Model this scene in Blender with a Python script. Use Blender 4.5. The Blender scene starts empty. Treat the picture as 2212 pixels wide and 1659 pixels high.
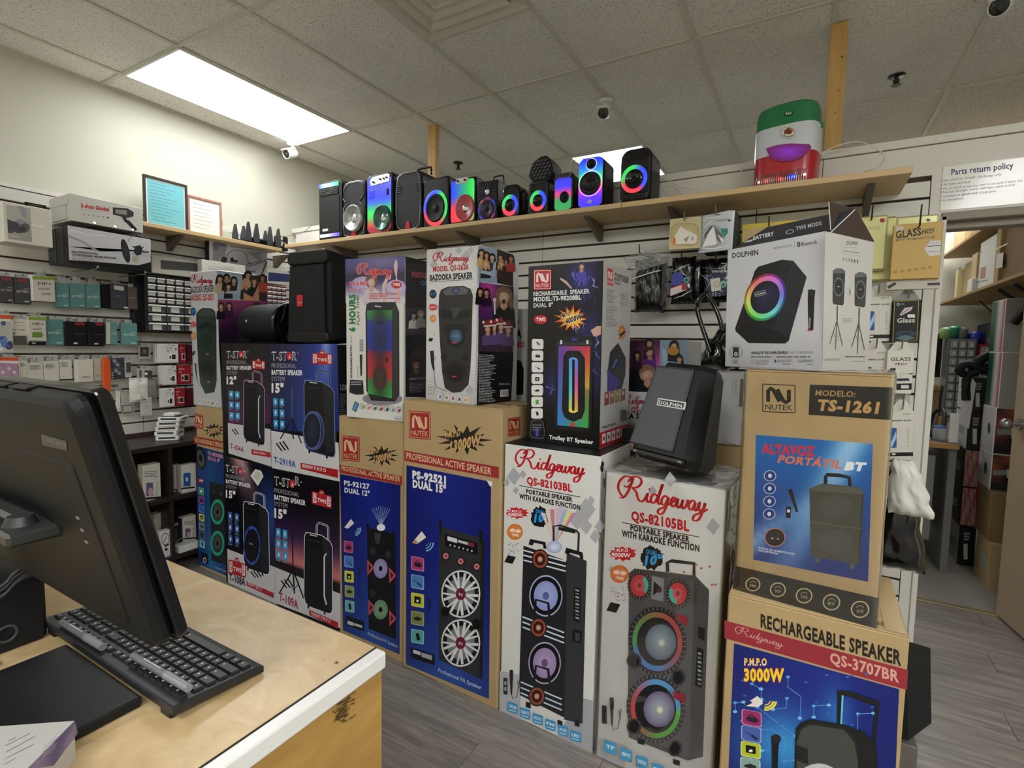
import bpy,bmesh,math,random
from mathutils import Vector as V,Matrix

# ---------------------------------------------------------------- camera, light, exposure
sc=bpy.context.scene
C=sc.collection
F,YAW,PITCH,ROLL,EYE=1110.75,0.52116,-0.074284,0.019369,1.5
def _axes():
 cy,sy,cp,sp=math.cos(YAW),math.sin(YAW),math.cos(PITCH),math.sin(PITCH)
 f=V((-sy*cp,cy*cp,sp));r=V((cy,sy,0));u=r.cross(f)
 cr,sr=math.cos(ROLL),math.sin(ROLL)
 return cr*r+sr*u,-sr*r+cr*u,f
RX,UY,FW=_axes()
cam=bpy.data.objects.new('camera',bpy.data.cameras.new('camera'))
cam.data.sensor_width=36.0
cam.data.lens=F/2212*36.0
cam.data.clip_start=0.01
m=Matrix((RX,UY,-FW)).transposed().to_4x4()
m.translation=V((0,0,EYE))
cam.matrix_world=m
C.objects.link(cam);sc.camera=cam
sc.view_settings.view_transform='Standard'
sc.view_settings.look='None'
sc.view_settings.gamma=1.0
sc.view_settings.exposure=0.0
sc.view_settings.use_curve_mapping=False
w=bpy.data.worlds.new('world');sc.world=w;w.use_nodes=True
w.node_tree.nodes['Background'].inputs[0].default_value=(0.9,0.95,1,1)
w.node_tree.nodes['Background'].inputs[1].default_value=0.05
LAMP=(11.0,20.0,12.0) # ceiling panels: in view, unseen fill behind the camera, added over the back room
sc.cycles.max_bounces=8
sc.cycles.diffuse_bounces=4
sc.cycles.glossy_bounces=3
sc.cycles.transmission_bounces=4
sc.cycles.transparent_max_bounces=8
sc.cycles.sample_clamp_indirect=6

# measured positions: the sight line of a point of the photograph met with a wall, front or shelf plane
def ray(px,py):return FW+RX*((px-1106)/F)-UY*((py-829.5)/F)
def onX(px,py,X):d=ray(px,py);t=X/d.x;return V((X,d.y*t,EYE+d.z*t))
def onY(px,py,Y):d=ray(px,py);t=Y/d.y;return V((d.x*t,Y,EYE+d.z*t))
def onZ(px,py,Z):d=ray(px,py);t=(Z-EYE)/d.z;return V((d.x*t,d.y*t,Z))

def PX(w):d=V(w)-V((0,0,EYE));return(1106+F*d.dot(RX)/d.dot(FW),829.5-F*d.dot(UY)/d.dot(FW))

# ---------------------------------------------------------------- colour and materials
def lin1(c):return c/12.92 if c<=0.04045 else((c+0.055)/1.055)**2.4
def rgb(h):
 if isinstance(h,(tuple,list)):return tuple(h[:3])
 h=h.lstrip('#')
 if len(h)==3:h=''.join(c*2 for c in h)
 return tuple(int(h[i:i+2],16)/255 for i in(0,2,4))
def lin(h):return tuple(lin1(c)for c in rgb(h))+(1.0,)
def mix(a,b,t):a,b=rgb(a),rgb(b);return tuple(a[i]+(b[i]-a[i])*t for i in range(3))
MATS={}
def mat(name,col,rough=0.5,metal=0.0,spec=0.5,bump=0,bscale=50,var=0,vscale=8,trans=0,alpha=1,coat=0,stretch=(1,1,1),emit=0):
 if name in MATS:return MATS[name]
 M=bpy.data.materials.new(name);M.use_nodes=True
 nt=M.node_tree;b=nt.nodes['Principled BSDF']
 b.inputs['Base Color'].default_value=lin(col)
 b.inputs['Roughness'].default_value=rough
 b.inputs['Metallic'].default_value=metal
 b.inputs['Specular IOR Level'].default_value=spec
 b.inputs['Coat Weight'].default_value=coat
 b.inputs['Coat Roughness'].default_value=0.08
 if trans:b.inputs['Transmission Weight'].default_value=trans
 if alpha<1:b.inputs['Alpha'].default_value=alpha
 if emit:
  b.inputs['Emission Color'].default_value=lin(col);b.inputs['Emission Strength'].default_value=emit
 if bump or var:
  g=nt.nodes.new('ShaderNodeNewGeometry');mp=nt.nodes.new('ShaderNodeMapping')
  mp.inputs['Scale'].default_value=stretch
  nt.links.new(g.outputs['Position'],mp.inputs[0])
 if var:
  n=nt.nodes.new('ShaderNodeTexNoise');n.inputs['Scale'].default_value=vscale;n.inputs['Detail'].default_value=4
  nt.links.new(mp.outputs[0],n.inputs['Vector'])
  r=nt.nodes.new('ShaderNodeMapRange');r.inputs[1].default_value=.3;r.inputs[2].default_value=.7
  r.inputs[3].default_value=1-var;r.inputs[4].default_value=1+var
  nt.links.new(n.outputs[0],r.inputs[0])
  mx=nt.nodes.new('ShaderNodeVectorMath');mx.operation='SCALE'
  mx.inputs[0].default_value=lin(col)[:3]
  nt.links.new(r.outputs[0],mx.inputs['Scale']);nt.links.new(mx.outputs[0],b.inputs['Base Color'])
 if bump:
  n=nt.nodes.new('ShaderNodeTexNoise');n.inputs['Scale'].default_value=bscale;n.inputs['Detail'].default_value=3
  nt.links.new(mp.outputs[0],n.inputs['Vector'])
  bp=nt.nodes.new('ShaderNodeBump');bp.inputs['Strength'].default_value=bump;bp.inputs['Distance'].default_value=0.002
  nt.links.new(n.outputs[0],bp.inputs['Height']);nt.links.new(bp.outputs[0],b.inputs['Normal'])
 MATS[name]=M
 return M
def attrmat(name,rough=0.4,emit=0,spec=0.5,coat=0):
 M=bpy.data.materials.new(name);M.use_nodes=True;nt=M.node_tree;b=nt.nodes['Principled BSDF']
 a=nt.nodes.new('ShaderNodeAttribute');a.attribute_name='Col'
 b.inputs['Roughness'].default_value=rough;b.inputs['Specular IOR Level'].default_value=spec
 b.inputs['Coat Weight'].default_value=coat
 nt.links.new(a.outputs['Color'],b.inputs['Base Color'])
 if emit:
  nt.links.new(a.outputs['Color'],b.inputs['Emission Color']);b.inputs['Emission Strength'].default_value=emit
 MATS[name]=M;return M
PRINT=attrmat('printed_ink',0.45,spec=.35)
PRINTG=attrmat('glossy_printed_ink',0.3,spec=.4,coat=.08)
LED=attrmat('led_glow',0.3,emit=1.0)
LEDSOFT=attrmat('led_soft_glow',0.3,emit=0.4)

black=mat('black_plastic','#101113',.42,spec=.35,bump=.15,bscale=600)
blackg=mat('glossy_black_plastic','#0c0d0f',.15)
blackm=mat('matt_black_plastic','#131416',.6,spec=.3,bump=.2,bscale=900)
grille=mat('black_metal_grille','#17181b',.5,spec=.35,metal=.2,bump=.5,bscale=1500)
greyd=mat('dark_grey_plastic','#3a3c40',.5)
greym=mat('mid_grey_plastic','#7c7d80',.5)
white=mat('white_plastic','#e4e4df',.4)
wcard=mat('white_card','#dcdcd8',.45)
wcard2=mat('warm_white_card','#d8d5ca',.5)
gcard=mat('light_grey_card','#c3c4c6',.4)
bcard=mat('black_card','#131316',.4,spec=.35)
kraft=mat('brown_corrugated_card','#b39a6e',.75,bump=.25,bscale=30,var=.06,vscale=6)
kraftl=mat('pale_brown_card','#c9b184',.7,bump=.2,bscale=40,var=.05)
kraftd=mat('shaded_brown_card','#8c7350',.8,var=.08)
tape=mat('clear_brown_tape','#b59a6a',.2,coat=.5)
metal=mat('brushed_steel','#a8a8a8',.3,metal=1)
metald=mat('dark_steel','#4c4c4c',.35,metal=.9)
chrome=mat('chrome','#dcdcdc',.1,metal=1)
red=mat('red_plastic','#c02024',.35)
redc=mat('red_card','#b3202c',.4)
teal=mat('teal_card','#649896',.4,var=.05,vscale=20)
dcard=mat('charcoal_card','#3f4146',.4)
orange=mat('orange_plastic','#df5b23',.35)
greenc=mat('green_card','#8aa63f',.45)
cable_w=mat('white_cable','#dcdad4',.45)
cable_k=mat('black_cable','#101010',.5)

# ---------------------------------------------------------------- mesh builder
class MB:
 def __init__(s):s.v=[];s.f=[];s.m=[];s.c=[];s.sm=[];s.mats=[]
 def mi(s,M):
  if M not in s.mats:s.mats.append(M)
  return s.mats.index(M)
 def add(s,vs,fs,M,cols=None,smooth=False,T=None):
  o=len(s.v);k=s.mi(M)
  for v in vs:s.v.append(tuple(T@V(v))if T else tuple(v))
  for f in fs:s.f.append(tuple(i+o for i in f));s.m.append(k);s.sm.append(smooth)
  s.c+=list(cols)if cols else[(1,1,1)]*len(vs)
  return s
 def box(s,x0,x1,y0,y1,z0,z1,M,c=0.0,T=None):
  if x0>x1:x0,x1=x1,x0
  if y0>y1:y0,y1=y1,y0
  if z0>z1:z0,z1=z1,z0
  if c<=0:
   vs=[(x,y,z)for x in(x0,x1)for y in(y0,y1)for z in(z0,z1)]
   return s.add(vs,[(0,1,3,2),(4,6,7,5),(0,4,5,1),(2,3,7,6),(0,2,6,4),(1,5,7,3)],M,T=T)
  c=min(c,(x1-x0)*.45,(y1-y0)*.45,(z1-z0)*.45)
  X,Y,Z=(x0,x1),(y0,y1),(z0,z1);vs=[];idx={}
  for i in(0,1):
   for j in(0,1):
    for k in(0,1):
     sx,sy,sz=(1-2*i)*c,(1-2*j)*c,(1-2*k)*c
     for a,p in enumerate(((X[i],Y[j]+sy,Z[k]+sz),(X[i]+sx,Y[j],Z[k]+sz),(X[i]+sx,Y[j]+sy,Z[k]))):
      idx[i,j,k,a]=len(vs);vs.append(p)
  fs=[]
  for i in(0,1):
   q=[(i,0,0,0),(i,1,0,0),(i,1,1,0),(i,0,1,0)];q=q[::-1]if i==0 else q;fs.append([idx[t]for t in q])
   q=[(0,i,0,1),(0,i,1,1),(1,i,1,1),(1,i,0,1)];q=q[::-1]if i==0 else q;fs.append([idx[t]for t in q])
   q=[(0,0,i,2),(1,0,i,2),(1,1,i,2),(0,1,i,2)];q=q[::-1]if i==0 else q;fs.append([idx[t]for t in q])
  for j in(0,1):
   for k in(0,1):
    q=[(0,j,k,1),(1,j,k,1),(1,j,k,2),(0,j,k,2)];fs.append([idx[t]for t in(q if j==k else q[::-1])][::-1])
    q=[(j,0,k,0),(j,1,k,0),(j,1,k,2),(j,0,k,2)];fs.append([idx[t]for t in(q if j==k else q[::-1])])
    q=[(j,k,0,0),(j,k,1,0),(j,k,1,1),(j,k,0,1)];fs.append([idx[t]for t in(q if j==k else q[::-1])][::-1])
  for i in(0,1):
   for j in(0,1):
    for k in(0,1):
     q=[idx[i,j,k,a]for a in range(3)]
     fs.append(q if(i+j+k)%2 else q[::-1])
  return s.add(vs,fs,M,T=T)
 def prism(s,pts,y0,y1,M,ch=0.0,M2=None,smooth=False,T=None,sc1=1.0):
 # pts (x,z) outline, extruded along y from y0 (front) to y1; ch rounds front and back rims
  n=len(pts);cx=sum(p[0]for p in pts)/n;cz=sum(p[1]for p in pts)/n
  w_=max(p[0]for p in pts)-min(p[0]for p in pts);h_=max(p[1]for p in pts)-min(p[1]for p in pts)
  def ring(y,ins,k=1.0):return[(cx+(p[0]-cx)*k*(1-2*ins/w_),y,cz+(p[1]-cz)*k*(1-2*ins/h_))for p in pts]
  rings=[ring(y0,ch),ring(y0+ch*.3,ch*.3),ring(y0+ch,0),ring(y1-ch,0,sc1),ring(y1,ch,sc1)]if ch else[ring(y0,0),ring(y1,0,sc1)]
  vs=[p for r in rings for p in r];R=len(rings);fs=[]
  for a in range(R-1):
   for i in range(n):
    j=(i+1)%n;fs.append((a*n+i,a*n+j,(a+1)*n+j,(a+1)*n+i))
  s.add(vs,fs,M,smooth=smooth,T=T)
  s.add([vs[i]for i in range(n)],[tuple(range(n))[::-1]],M2 or M,T=T)
  s.add(vs[-n:],[tuple(range(n))],M,T=T)
  return s
 def cyl(s,p0,p1,r0,M,r1=None,n=16,caps=True,smooth=True,T=None):
  r1=r0 if r1 is None else r1;p0,p1=V(p0),V(p1);d=(p1-p0).normalized()
  a=d.orthogonal().normalized();b=d.cross(a)
  vs=[tuple(p+(a*math.cos(t)+b*math.sin(t))*r)for p,r in((p0,r0),(p1,r1))for t in[2*math.pi*i/n for i in range(n)]]
  s.add(vs,[(i,(i+1)%n,n+(i+1)%n,n+i)for i in range(n)],M,smooth=smooth,T=T)
  if caps:s.add(vs,[tuple(range(n))[::-1],tuple(range(n,2*n))],M,T=T)
  return s
 def tube(s,pts,r,M,n=8,T=None,closed=False,flat=1.0,widths=None):
  pts=[V(p)for p in pts];N=len(pts);vs=[];up=V((0,0,1))
  for i,p in enumerate(pts):
   d=(pts[(i+1)%N if closed else min(i+1,N-1)]-pts[(i-1)%N if closed else max(i-1,0)]).normalized()
   a=d.cross(up)
   if a.length<.05:a=d.cross(V((0,1,0)))
   a.normalize();b=d.cross(a).normalized();k=widths[i]if widths else 1
   for t in range(n):
    an=2*math.pi*t/n;vs.append(tuple(p+(a*math.cos(an)+b*math.sin(an)*flat)*r*k))
  fs=[]
  for i in range(N if closed else N-1):
   for t in range(n):
    u_=(t+1)%n;j=(i+1)%N;fs.append((i*n+t,i*n+u_,j*n+u_,j*n+t))
  s.add(vs,fs,M,smooth=True,T=T)
  if not closed:s.add(vs,[tuple(range(n))[::-1],tuple(range((N-1)*n,N*n))],M,T=T)
  return s
 def lathe(s,prof,M,n=24,T=None,cols=None,axis='y',smooth=True,sx=1.0,sz=1.0):
 # prof: (radius, y) pairs; spun about the y axis (front faces -y) or z
  vs=[];cs=[]
  for k,(r,y)in enumerate(prof):
   for i in range(n):
    t=2*math.pi*i/n
    vs.append((r*math.cos(t)*sx,y,r*math.sin(t)*sz)if axis=='y' else(r*math.cos(t)*sx,r*math.sin(t)*sz,y))
    cs.append(cols(k,t)if callable(cols)else((1,1,1)if cols is None else cols[k]))
  fs=[]
  for k in range(len(prof)-1):
   for i in range(n):
    j=(i+1)%n;fs.append((k*n+i,(k+1)*n+i,(k+1)*n+j,k*n+j)if axis=='y' else(k*n+i,k*n+j,(k+1)*n+j,(k+1)*n+i))
  return s.add(vs,fs,M,cols=cs,smooth=smooth,T=T)
 def build(s,name,parent=None,label=None,T=None,flip=False,recalc=False):
  me=bpy.data.meshes.new(name)
  vs=[tuple(T@V(v))for v in s.v]if T else s.v
  me.from_pydata(vs,[],s.f)
  for M in s.mats:me.materials.append(M)
  me.polygons.foreach_set('material_index',s.m);me.polygons.foreach_set('use_smooth',s.sm)
  if any(c!=(1,1,1)for c in s.c):
   at=me.color_attributes.new('Col','FLOAT_COLOR','POINT');buf=[]
   for c in s.c:buf+=[lin1(max(0,x))for x in rgb(c)]+[1.0]
   at.data.foreach_set('color',buf)
  me.update()
  o=bpy.data.objects.new(name,me);C.objects.link(o)
  if parent is not None:o.parent=parent
  if label:o['label']=label
  return o
MWX={}
def thing(name,label,cat,loc=(0,0,0),rz=0,group=None,rot=None):
 o=bpy.data.objects.new(name,None);C.objects.link(o);o.empty_display_size=.05
 o.location=loc
 o.rotation_euler=rot if rot else(0,0,rz)
 o['label']=label;o['category']=cat
 if group:o['group']=group
 e=o.rotation_euler.to_matrix().to_4x4();e.translation=V(loc)
 MWX[o.name]=e
 return o
def tag(o,label,cat,group=None):
 o['label']=label;o['category']=cat
 if group:o['group']=group
 return o
def struct(o):o['kind']='structure';return o
def base(mb):
# centre of the bottom of a builder's contents, to stand a one-mesh thing's origin there
 xs=[v[0]for v in mb.v];ys=[v[1]for v in mb.v];zs=[v[2]for v in mb.v]
 return V(((min(xs)+max(xs))/2,(min(ys)+max(ys))/2,min(zs)))
def solo(mb,name,label,cat,group=None):
 b_=base(mb);mb.v=[(v[0]-b_.x,v[1]-b_.y,v[2]-b_.z)for v in mb.v]
 o=mb.build(name);o.location=b_;tag(o,label,cat,group)
 MWX[o.name]=Matrix.Translation(b_);return o
def rrect(w_,h_,r,n=4,x=0,z=0):
 pts=[]
 for cx,cz,a0 in((w_/2-r,h_/2-r,0),(-w_/2+r,h_/2-r,90),(-w_/2+r,-h_/2+r,180),(w_/2-r,-h_/2+r,270)):
  for i in range(n+1):
   a=math.radians(a0+90*i/n);pts.append((x+cx+r*math.cos(a),z+cz+r*math.sin(a)))
 return pts
def catmull(pts,k=5,closed=False):
 P=[V(p)for p in pts];n=len(P);out=[]
 for i in range(n if closed else n-1):
  p0,p1,p2,p3=(P[(i-1)%n],P[i],P[(i+1)%n],P[(i+2)%n])if closed else(P[max(i-1,0)],P[i],P[i+1],P[min(i+2,n-1)])
  for j in range(k):
   t=j/k;out.append(.5*((2*p1)+(p2-p0)*t+(2*p0-5*p1+4*p2-p3)*t*t+(3*p1-p0-3*p2+p3)*t**3))
 if not closed:out.append(P[-1])
 return out

 # ---------------------------------------------------------------- lettering
_TC={}
def text_mesh(s,bold=0.0):
 k=(s,bold)
 if k in _TC:return _TC[k]
 cu=bpy.data.curves.new('t','FONT');cu.body=s;cu.size=1.0;cu.resolution_u=2;cu.offset=bold;cu.space_character=1+max(0,bold)*2.2;cu.fill_mode='FRONT'
 o=bpy.data.objects.new('t',cu)
 me=bpy.data.meshes.new_from_object(o)
 vs=[(v.co.x,v.co.y)for v in me.vertices];fs=[tuple(p.vertices)for p in me.polygons]
 bpy.data.objects.remove(o);bpy.data.curves.remove(cu);bpy.data.meshes.remove(me)
 if not vs:vs=[(0,0)]
 _TC[k]=(vs,fs,min(v[0]for v in vs),max(v[0]for v in vs));return _TC[k]
CAP=max(v[1]for v in text_mesh('H')[0])
RIDGE=[[(1.1,.1),(.5,.5),(.05,1.3),(.2,2.3),(.9,3.0),(1.7,2.9),(1.8,2.2),(1.3,1.6),(.8,1.7)],
[(2.0,2.9),(1.75,1.9),(1.4,.8),(.9,.1),(.4,.05)],[(1.3,2.3),(1.9,3.05),(2.8,3.1),(3.15,2.5),(2.7,1.8),(1.9,1.6)],
[(2.0,1.6),(2.6,1.1),(3.0,.2),(3.5,0),(3.9,.5),(4.15,1.2),(4.1,.4),(4.3,.05),(4.7,.4)],[(4.25,1.7),(4.4,1.85)],
[(5.4,1.1),(5.0,1.25),(4.65,.7),(4.8,.1),(5.2,.2),(5.5,.9),(5.95,2.7)],[(5.95,2.7),(5.6,.6),(5.75,.05),(6.1,.4)],
[(6.8,1.1),(6.4,1.25),(6.05,.7),(6.2,.1),(6.6,.25),(6.9,1.15)],[(6.9,1.15),(6.75,0),(6.45,-1),(5.9,-1.2),(5.8,-.7),(6.5,-.2),(7.2,.4),(7.65,.8),(7.75,1.15),(7.45,1.2),(7.25,.6),(7.5,.05),(7.9,.3)],
[(7.9,.3),(8.1,1.2),(8.05,.3),(8.3,.05),(8.6,.5),(8.7,1.15),(8.65,.3),(8.9,.05),(9.25,.6),(9.3,1.15),(9.55,.9)],
[(10.2,1.1),(9.85,1.25),(9.5,.7),(9.65,.1),(10,.2),(10.25,1.1),(10.2,.3),(10.4,.05),(10.6,.4)],
[(10.6,.4),(10.75,1.2),(10.75,.3),(11.0,.1),(11.35,.6),(11.4,1.2),(11.2,0),(10.9,-1),(10.3,-1.2),(10.3,-.6),(11.2,0),(11.8,.5)]]

# flat print laid on a face: artwork is measured in a zoomed view of the photograph (ox, oy, scale) and laid onto the plane of the face
class Art:
 def __init__(s,parent,O,U,N,view=(0,0,1),mat_=None):
  M=MWX[parent.name]if parent is not None else Matrix.Identity(4)
  s.parent=parent;s.N=V(N).normalized();s.U=V(U).normalized();s.W=s.N.cross(s.U);s.O=V(O)
  if s.W.z<-.05:s.W=-s.W
  s.inv=M.inverted();s.mb=MB();s.k=1;s.view=view;s.M=mat_ or PRINT
 def at(s,x,y):
  ox,oy,k=s.view;d=ray(ox+x/k,oy+y/k);e=V((0,0,EYE))
  t=(s.O-e).dot(s.N)/d.dot(s.N);p=e+d*t-s.O
  return V((p.dot(s.U),p.dot(s.W)))
 def put(s,uv,faces,cols,M=None,up=True):
  off=s.N*(0.0003+s.k*0.00003)
  s.mb.add([s.inv@(s.O+s.U*p[0]+s.W*p[1]+off)for p in uv],faces,M or s.M,cols=[rgb(c)for c in cols])
  if up:s.k+=1
 def poly(s,pts,col,cols=None,M=None):
  uv=[s.at(*p)for p in pts];s.put(uv,[tuple(range(len(uv)))],cols or[col]*len(uv),M)
 def ngr(s,pts,cc,col,M=None): # fan from a centre colour
  n=len(pts);cx=sum(p[0]for p in pts)/n;cy=sum(p[1]for p in pts)/n
  uv=[s.at(*p)for p in pts]+[s.at(cx,cy)]
  s.put(uv,[(i,(i+1)%n,n)for i in range(n)],([col]*n if not isinstance(col,list)else col)+[cc],M)
 def grid(s,q,nx,ny,fn,M=None): # q = TL,TR,BR,BL
  a,b,c,d=[V((p[0],p[1]))for p in q];uv=[];cs=[]
  for j in range(ny+1):
   for i in range(nx+1):
    u,v=i/nx,j/ny;p=a.lerp(b,u).lerp(d.lerp(c,u),v);uv.append(s.at(p.x,p.y));cs.append(fn(u,v))
  s.put(uv,[(j*(nx+1)+i,j*(nx+1)+i+1,(j+1)*(nx+1)+i+1,(j+1)*(nx+1)+i)for j in range(ny)for i in range(nx)],cs,M)
 def epts(s,cx,cy,rx,ry,rot=0,n=20,a0=0,a1=360):
  r=math.radians(rot);full=abs(a1-a0)>=360;out=[]
  for i in range(n if full else n+1):
   a=math.radians(a0+(a1-a0)*i/n);x,y=rx*math.cos(a),-ry*math.sin(a)
   out.append((cx+x*math.cos(r)-y*math.sin(r),cy+x*math.sin(r)+y*math.cos(r)))
  return out
 def ell(s,cx,cy,rx,ry,col,rot=0,n=20,cc=None,M=None):
  if cc:s.ngr(s.epts(cx,cy,rx,ry,rot,n),cc,col,M)
  else:s.poly(s.epts(cx,cy,rx,ry,rot,n),col,M=M)
 def ring(s,cx,cy,rx,ry,k,col,rot=0,n=28,a0=0,a1=360,M=None):
  A=s.epts(cx,cy,rx,ry,rot,n,a0,a1);B=s.epts(cx,cy,rx*k,ry*k,rot,n,a0,a1);N=len(A)
  uv=[s.at(*p)for p in A+B];full=abs(a1-a0)>=360
  cf=(lambda i:col(a0+(a1-a0)*i/n))if callable(col)else(lambda i:col)
  s.put(uv,[(i,(i+1)%N,N+(i+1)%N,N+i)for i in range(N if full else N-1)],[cf(i)for i in range(N)]*2,M)
 def line(s,pts,w_,col,M=None):
  uv=[];cs=[];n=len(pts)
  for i,p in enumerate(pts):
   a=pts[max(i-1,0)];b=pts[min(i+1,n-1)];dx,dy=b[0]-a[0],b[1]-a[1];L=math.hypot(dx,dy)or 1
   ww=w_[i]if isinstance(w_,(list,tuple))else w_
   ox,oy=-dy/L*ww/2,dx/L*ww/2
   uv+=[s.at(p[0]+ox,p[1]+oy),s.at(p[0]-ox,p[1]-oy)];cs+=[col,col]
  s.put(uv,[(2*i,2*i+1,2*i+3,2*i+2)for i in range(n-1)],cs,M)
 def par(s,x,y,w_,h_,sl=0,col='#fff',r=0,lean=0,M=None): # parallelogram with rounded corners, sl = slope of its level edges
  pts=[]
  if r<=0:pts=[(0,0),(w_,0),(w_,h_),(0,h_)]
  else:
   for cx,cy,a0 in((w_-r,r,-90),(w_-r,h_-r,0),(r,h_-r,90),(r,r,180)):
    for i in range(4):
     a=math.radians(a0+30*i);pts.append((cx+r*math.cos(a),cy+r*math.sin(a)))
  s.poly([(x+p[0]+lean*p[1],y+p[1]+sl*p[0])for p in pts],col,M=M)
 def text(s,t,p0,p1,h,col,bold=0.0,sh=0.0,up=None,out=None,ow=.05,col2=None,M=None):
  if out:s.text(t,p0,p1,h,out,bold+ow,sh,up,M=M)
  vs,fs,x0,x1=text_mesh(t,bold);y_top=CAP
  a=s.at(*p0);b=s.at(*p1);upv=up or(0,-1);q=s.at(p0[0]+upv[0]*h,p0[1]+upv[1]*h)
  du=(b-a)/(x1-x0);dv=(q-a)/y_top;r0,r1=rgb(col),rgb(col2 or col)
  s.put([a+du*(v[0]-x0+sh*v[1])+dv*v[1]for v in vs],fs,[mix(r1,r0,min(1,max(0,v[1]/y_top)))for v in vs],M)
 def script(s,p0,p1,h,col,w_=.3,out=None,ow=.25,M=None):
  if out:s.script(p0,p1,h,out,w_+ow,M=M)
  a=s.at(*p0);b=s.at(*p1);q=s.at(p0[0],p0[1]-h);du=(b-a)/11.8;dv=(q-a)/3.1
  for st in RIDGE:
   pts=catmull([(x,y,0)for x,y in st],4);n=len(pts);uv=[]
   for i,p in enumerate(pts):
    d=(pts[min(i+1,n-1)]-pts[max(i-1,0)]).normalized();ww=w_*(.55+.6*abs(d.y))
    o=V((-d.y,d.x,0))*ww/2
    for g in(p+o,p-o):uv.append(a+du*(g.x+.12*g.y)+dv*g.y)
   s.put(uv,[(2*i,2*i+1,2*i+3,2*i+2)for i in range(n-1)],[col]*len(uv),M,up=False)
  s.k+=1
 def micro(s,x,y,w_,n,dy,h,col,sl=0,seed=0,dxl=0): # lines of print too small to read
  R=random.Random(seed);uv=[];fs=[]
  for i in range(n):
   cx=x+dxl*i;end=x+dxl*i+w_*(R.uniform(.55,1))
   while cx<end:
    L=min(R.uniform(.08,.3)*w_,end-cx);yy=y+i*dy+sl*(cx-x);k=len(uv)
    uv+=[s.at(cx,yy),s.at(cx+L,yy+sl*L),s.at(cx+L,yy+sl*L+h),s.at(cx,yy+h)];fs.append((k,k+1,k+2,k+3));cx+=L+.03*w_
  if uv:s.put(uv,fs,[col]*len(uv))
 def star(s,cx,cy,rx,ry,n,k,col,rot=0,cc=None):
  R=random.Random(int(cx*7+cy));pts=[]
  for i in range(2*n):
   a=math.pi*i/n+rot;r=(1 if i%2==0 else k)*R.uniform(.86,1.1)
   pts.append((cx+rx*r*math.cos(a),cy+ry*r*math.sin(a)))
  s.ngr(pts,cc or col,col)
 def logo(s,x,y,w_,h_,sl,bg,fg,frame=None,txt='NUTEK',lean=0):
  P=lambda u,v:(x+u*w_+lean*v*h_,y+v*h_+sl*u*w_)
  if bg:s.poly([P(0,0),P(1,0),P(1,1),P(0,1)],bg)
  f_=frame or fg
  for a,b in(((.05,.05),(.95,.05)),((.95,.05),(.95,.95)),((.95,.95),(.05,.95)),((.05,.95),(.05,.05))):
   s.line([P(*a),P(*b)],w_*.025,f_)
  lw=w_*.11
  s.line([P(.2,.62),P(.2,.26),P(.27,.18),P(.34,.22),P(.52,.60)],lw,fg)
  s.line([P(.45,.2),P(.63,.58),P(.7,.62),P(.78,.56),P(.78,.2)],lw,fg)
  s.text(txt,P(.12,.88),P(.88,.88),h_*.17,fg,.005)
 def tws(s,cx,cy,rx,ry,col='#c8242c',sl=0):
  s.ell(cx,cy,rx,ry,col);s.text('TWS',(cx-rx*.65,cy+ry*.35-sl*rx*.65),(cx+rx*.65,cy+ry*.35+sl*rx*.65),ry*.75,'#fff',.03)
 def person(s,x,y,r,hair,skin,cloth,hw=1.25,lean=0):
  s.ell(x,y-r*.15,r*hw,r*1.35,hair,n=12)
  s.poly([(x-r*1.7,y+r*4.5),(x-r*1.5,y+r*1.8),(x-r*.5,y+r*1.1),(x+r*.5,y+r*1.1),(x+r*1.5,y+r*1.8),(x+r*1.7,y+r*4.5)],cloth)
  s.poly([(x-r*.35,y+r*.6),(x+r*.35,y+r*.6),(x+r*.55,y+r*1.5),(x,y+r*2),(x-r*.55,y+r*1.5)],mix(skin,'#000',.12))
  R=random.Random(int(x*3+y));q=R.choice((-1,1));dk=mix(skin,'#000',.3)
  if R.random()<.6:s.poly([(x-r*1.1,y-r*.6),(x-r*.5,y-r*.2),(x-r*.6,y+r*1.2),(x-r*1.3,y+r*2.1),(x-r*1.5,y+r)],hair);s.poly([(x+r*1.1,y-r*.6),(x+r*1.4,y+r),(x+r*1.2,y+r*2),(x+r*.6,y+r*1.2),(x+r*.5,y-r*.2)],mix(hair,'#fff',.06))
  s.ell(x+q*r*.08,y+r*.05,r*.74,r,[mix(skin,'#000',.18)]*14,rot=lean+q*12,n=14,cc=mix(skin,'#fff',.18))
  s.ell(x-q*r*.1-r*.26,y-r*.12,r*.13,r*.06,dk,n=6);s.ell(x-q*r*.1+r*.30,y-r*.12,r*.13,r*.06,dk,n=6);s.line([(x-q*r*.12,y),(x-q*r*.18,y+r*.25)],r*.07,dk)
  s.ell(x-q*r*.08,y+r*.5,r*.26,r*.10,'#a8564e',n=8);s.line([(x-q*r*.08-r*.18,y+r*.47),(x-q*r*.08+r*.18,y+r*.47)],r*.07,'#efe2dc')
  s.poly([(x-r*.8,y-r*.15),(x-r*.75,y-r*.8),(x,y-r*1.25),(x+r*.75,y-r*.8),(x+r*.8,y-r*.15),(x+r*(.35 if q>0 else .6),y-r*.6),(x-r*(.55 if q>0 else .3),y-r*.62)],hair)
 def build(s,name='printed_artwork',label=None):
  return s.mb.build(name,s.parent,label)

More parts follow.
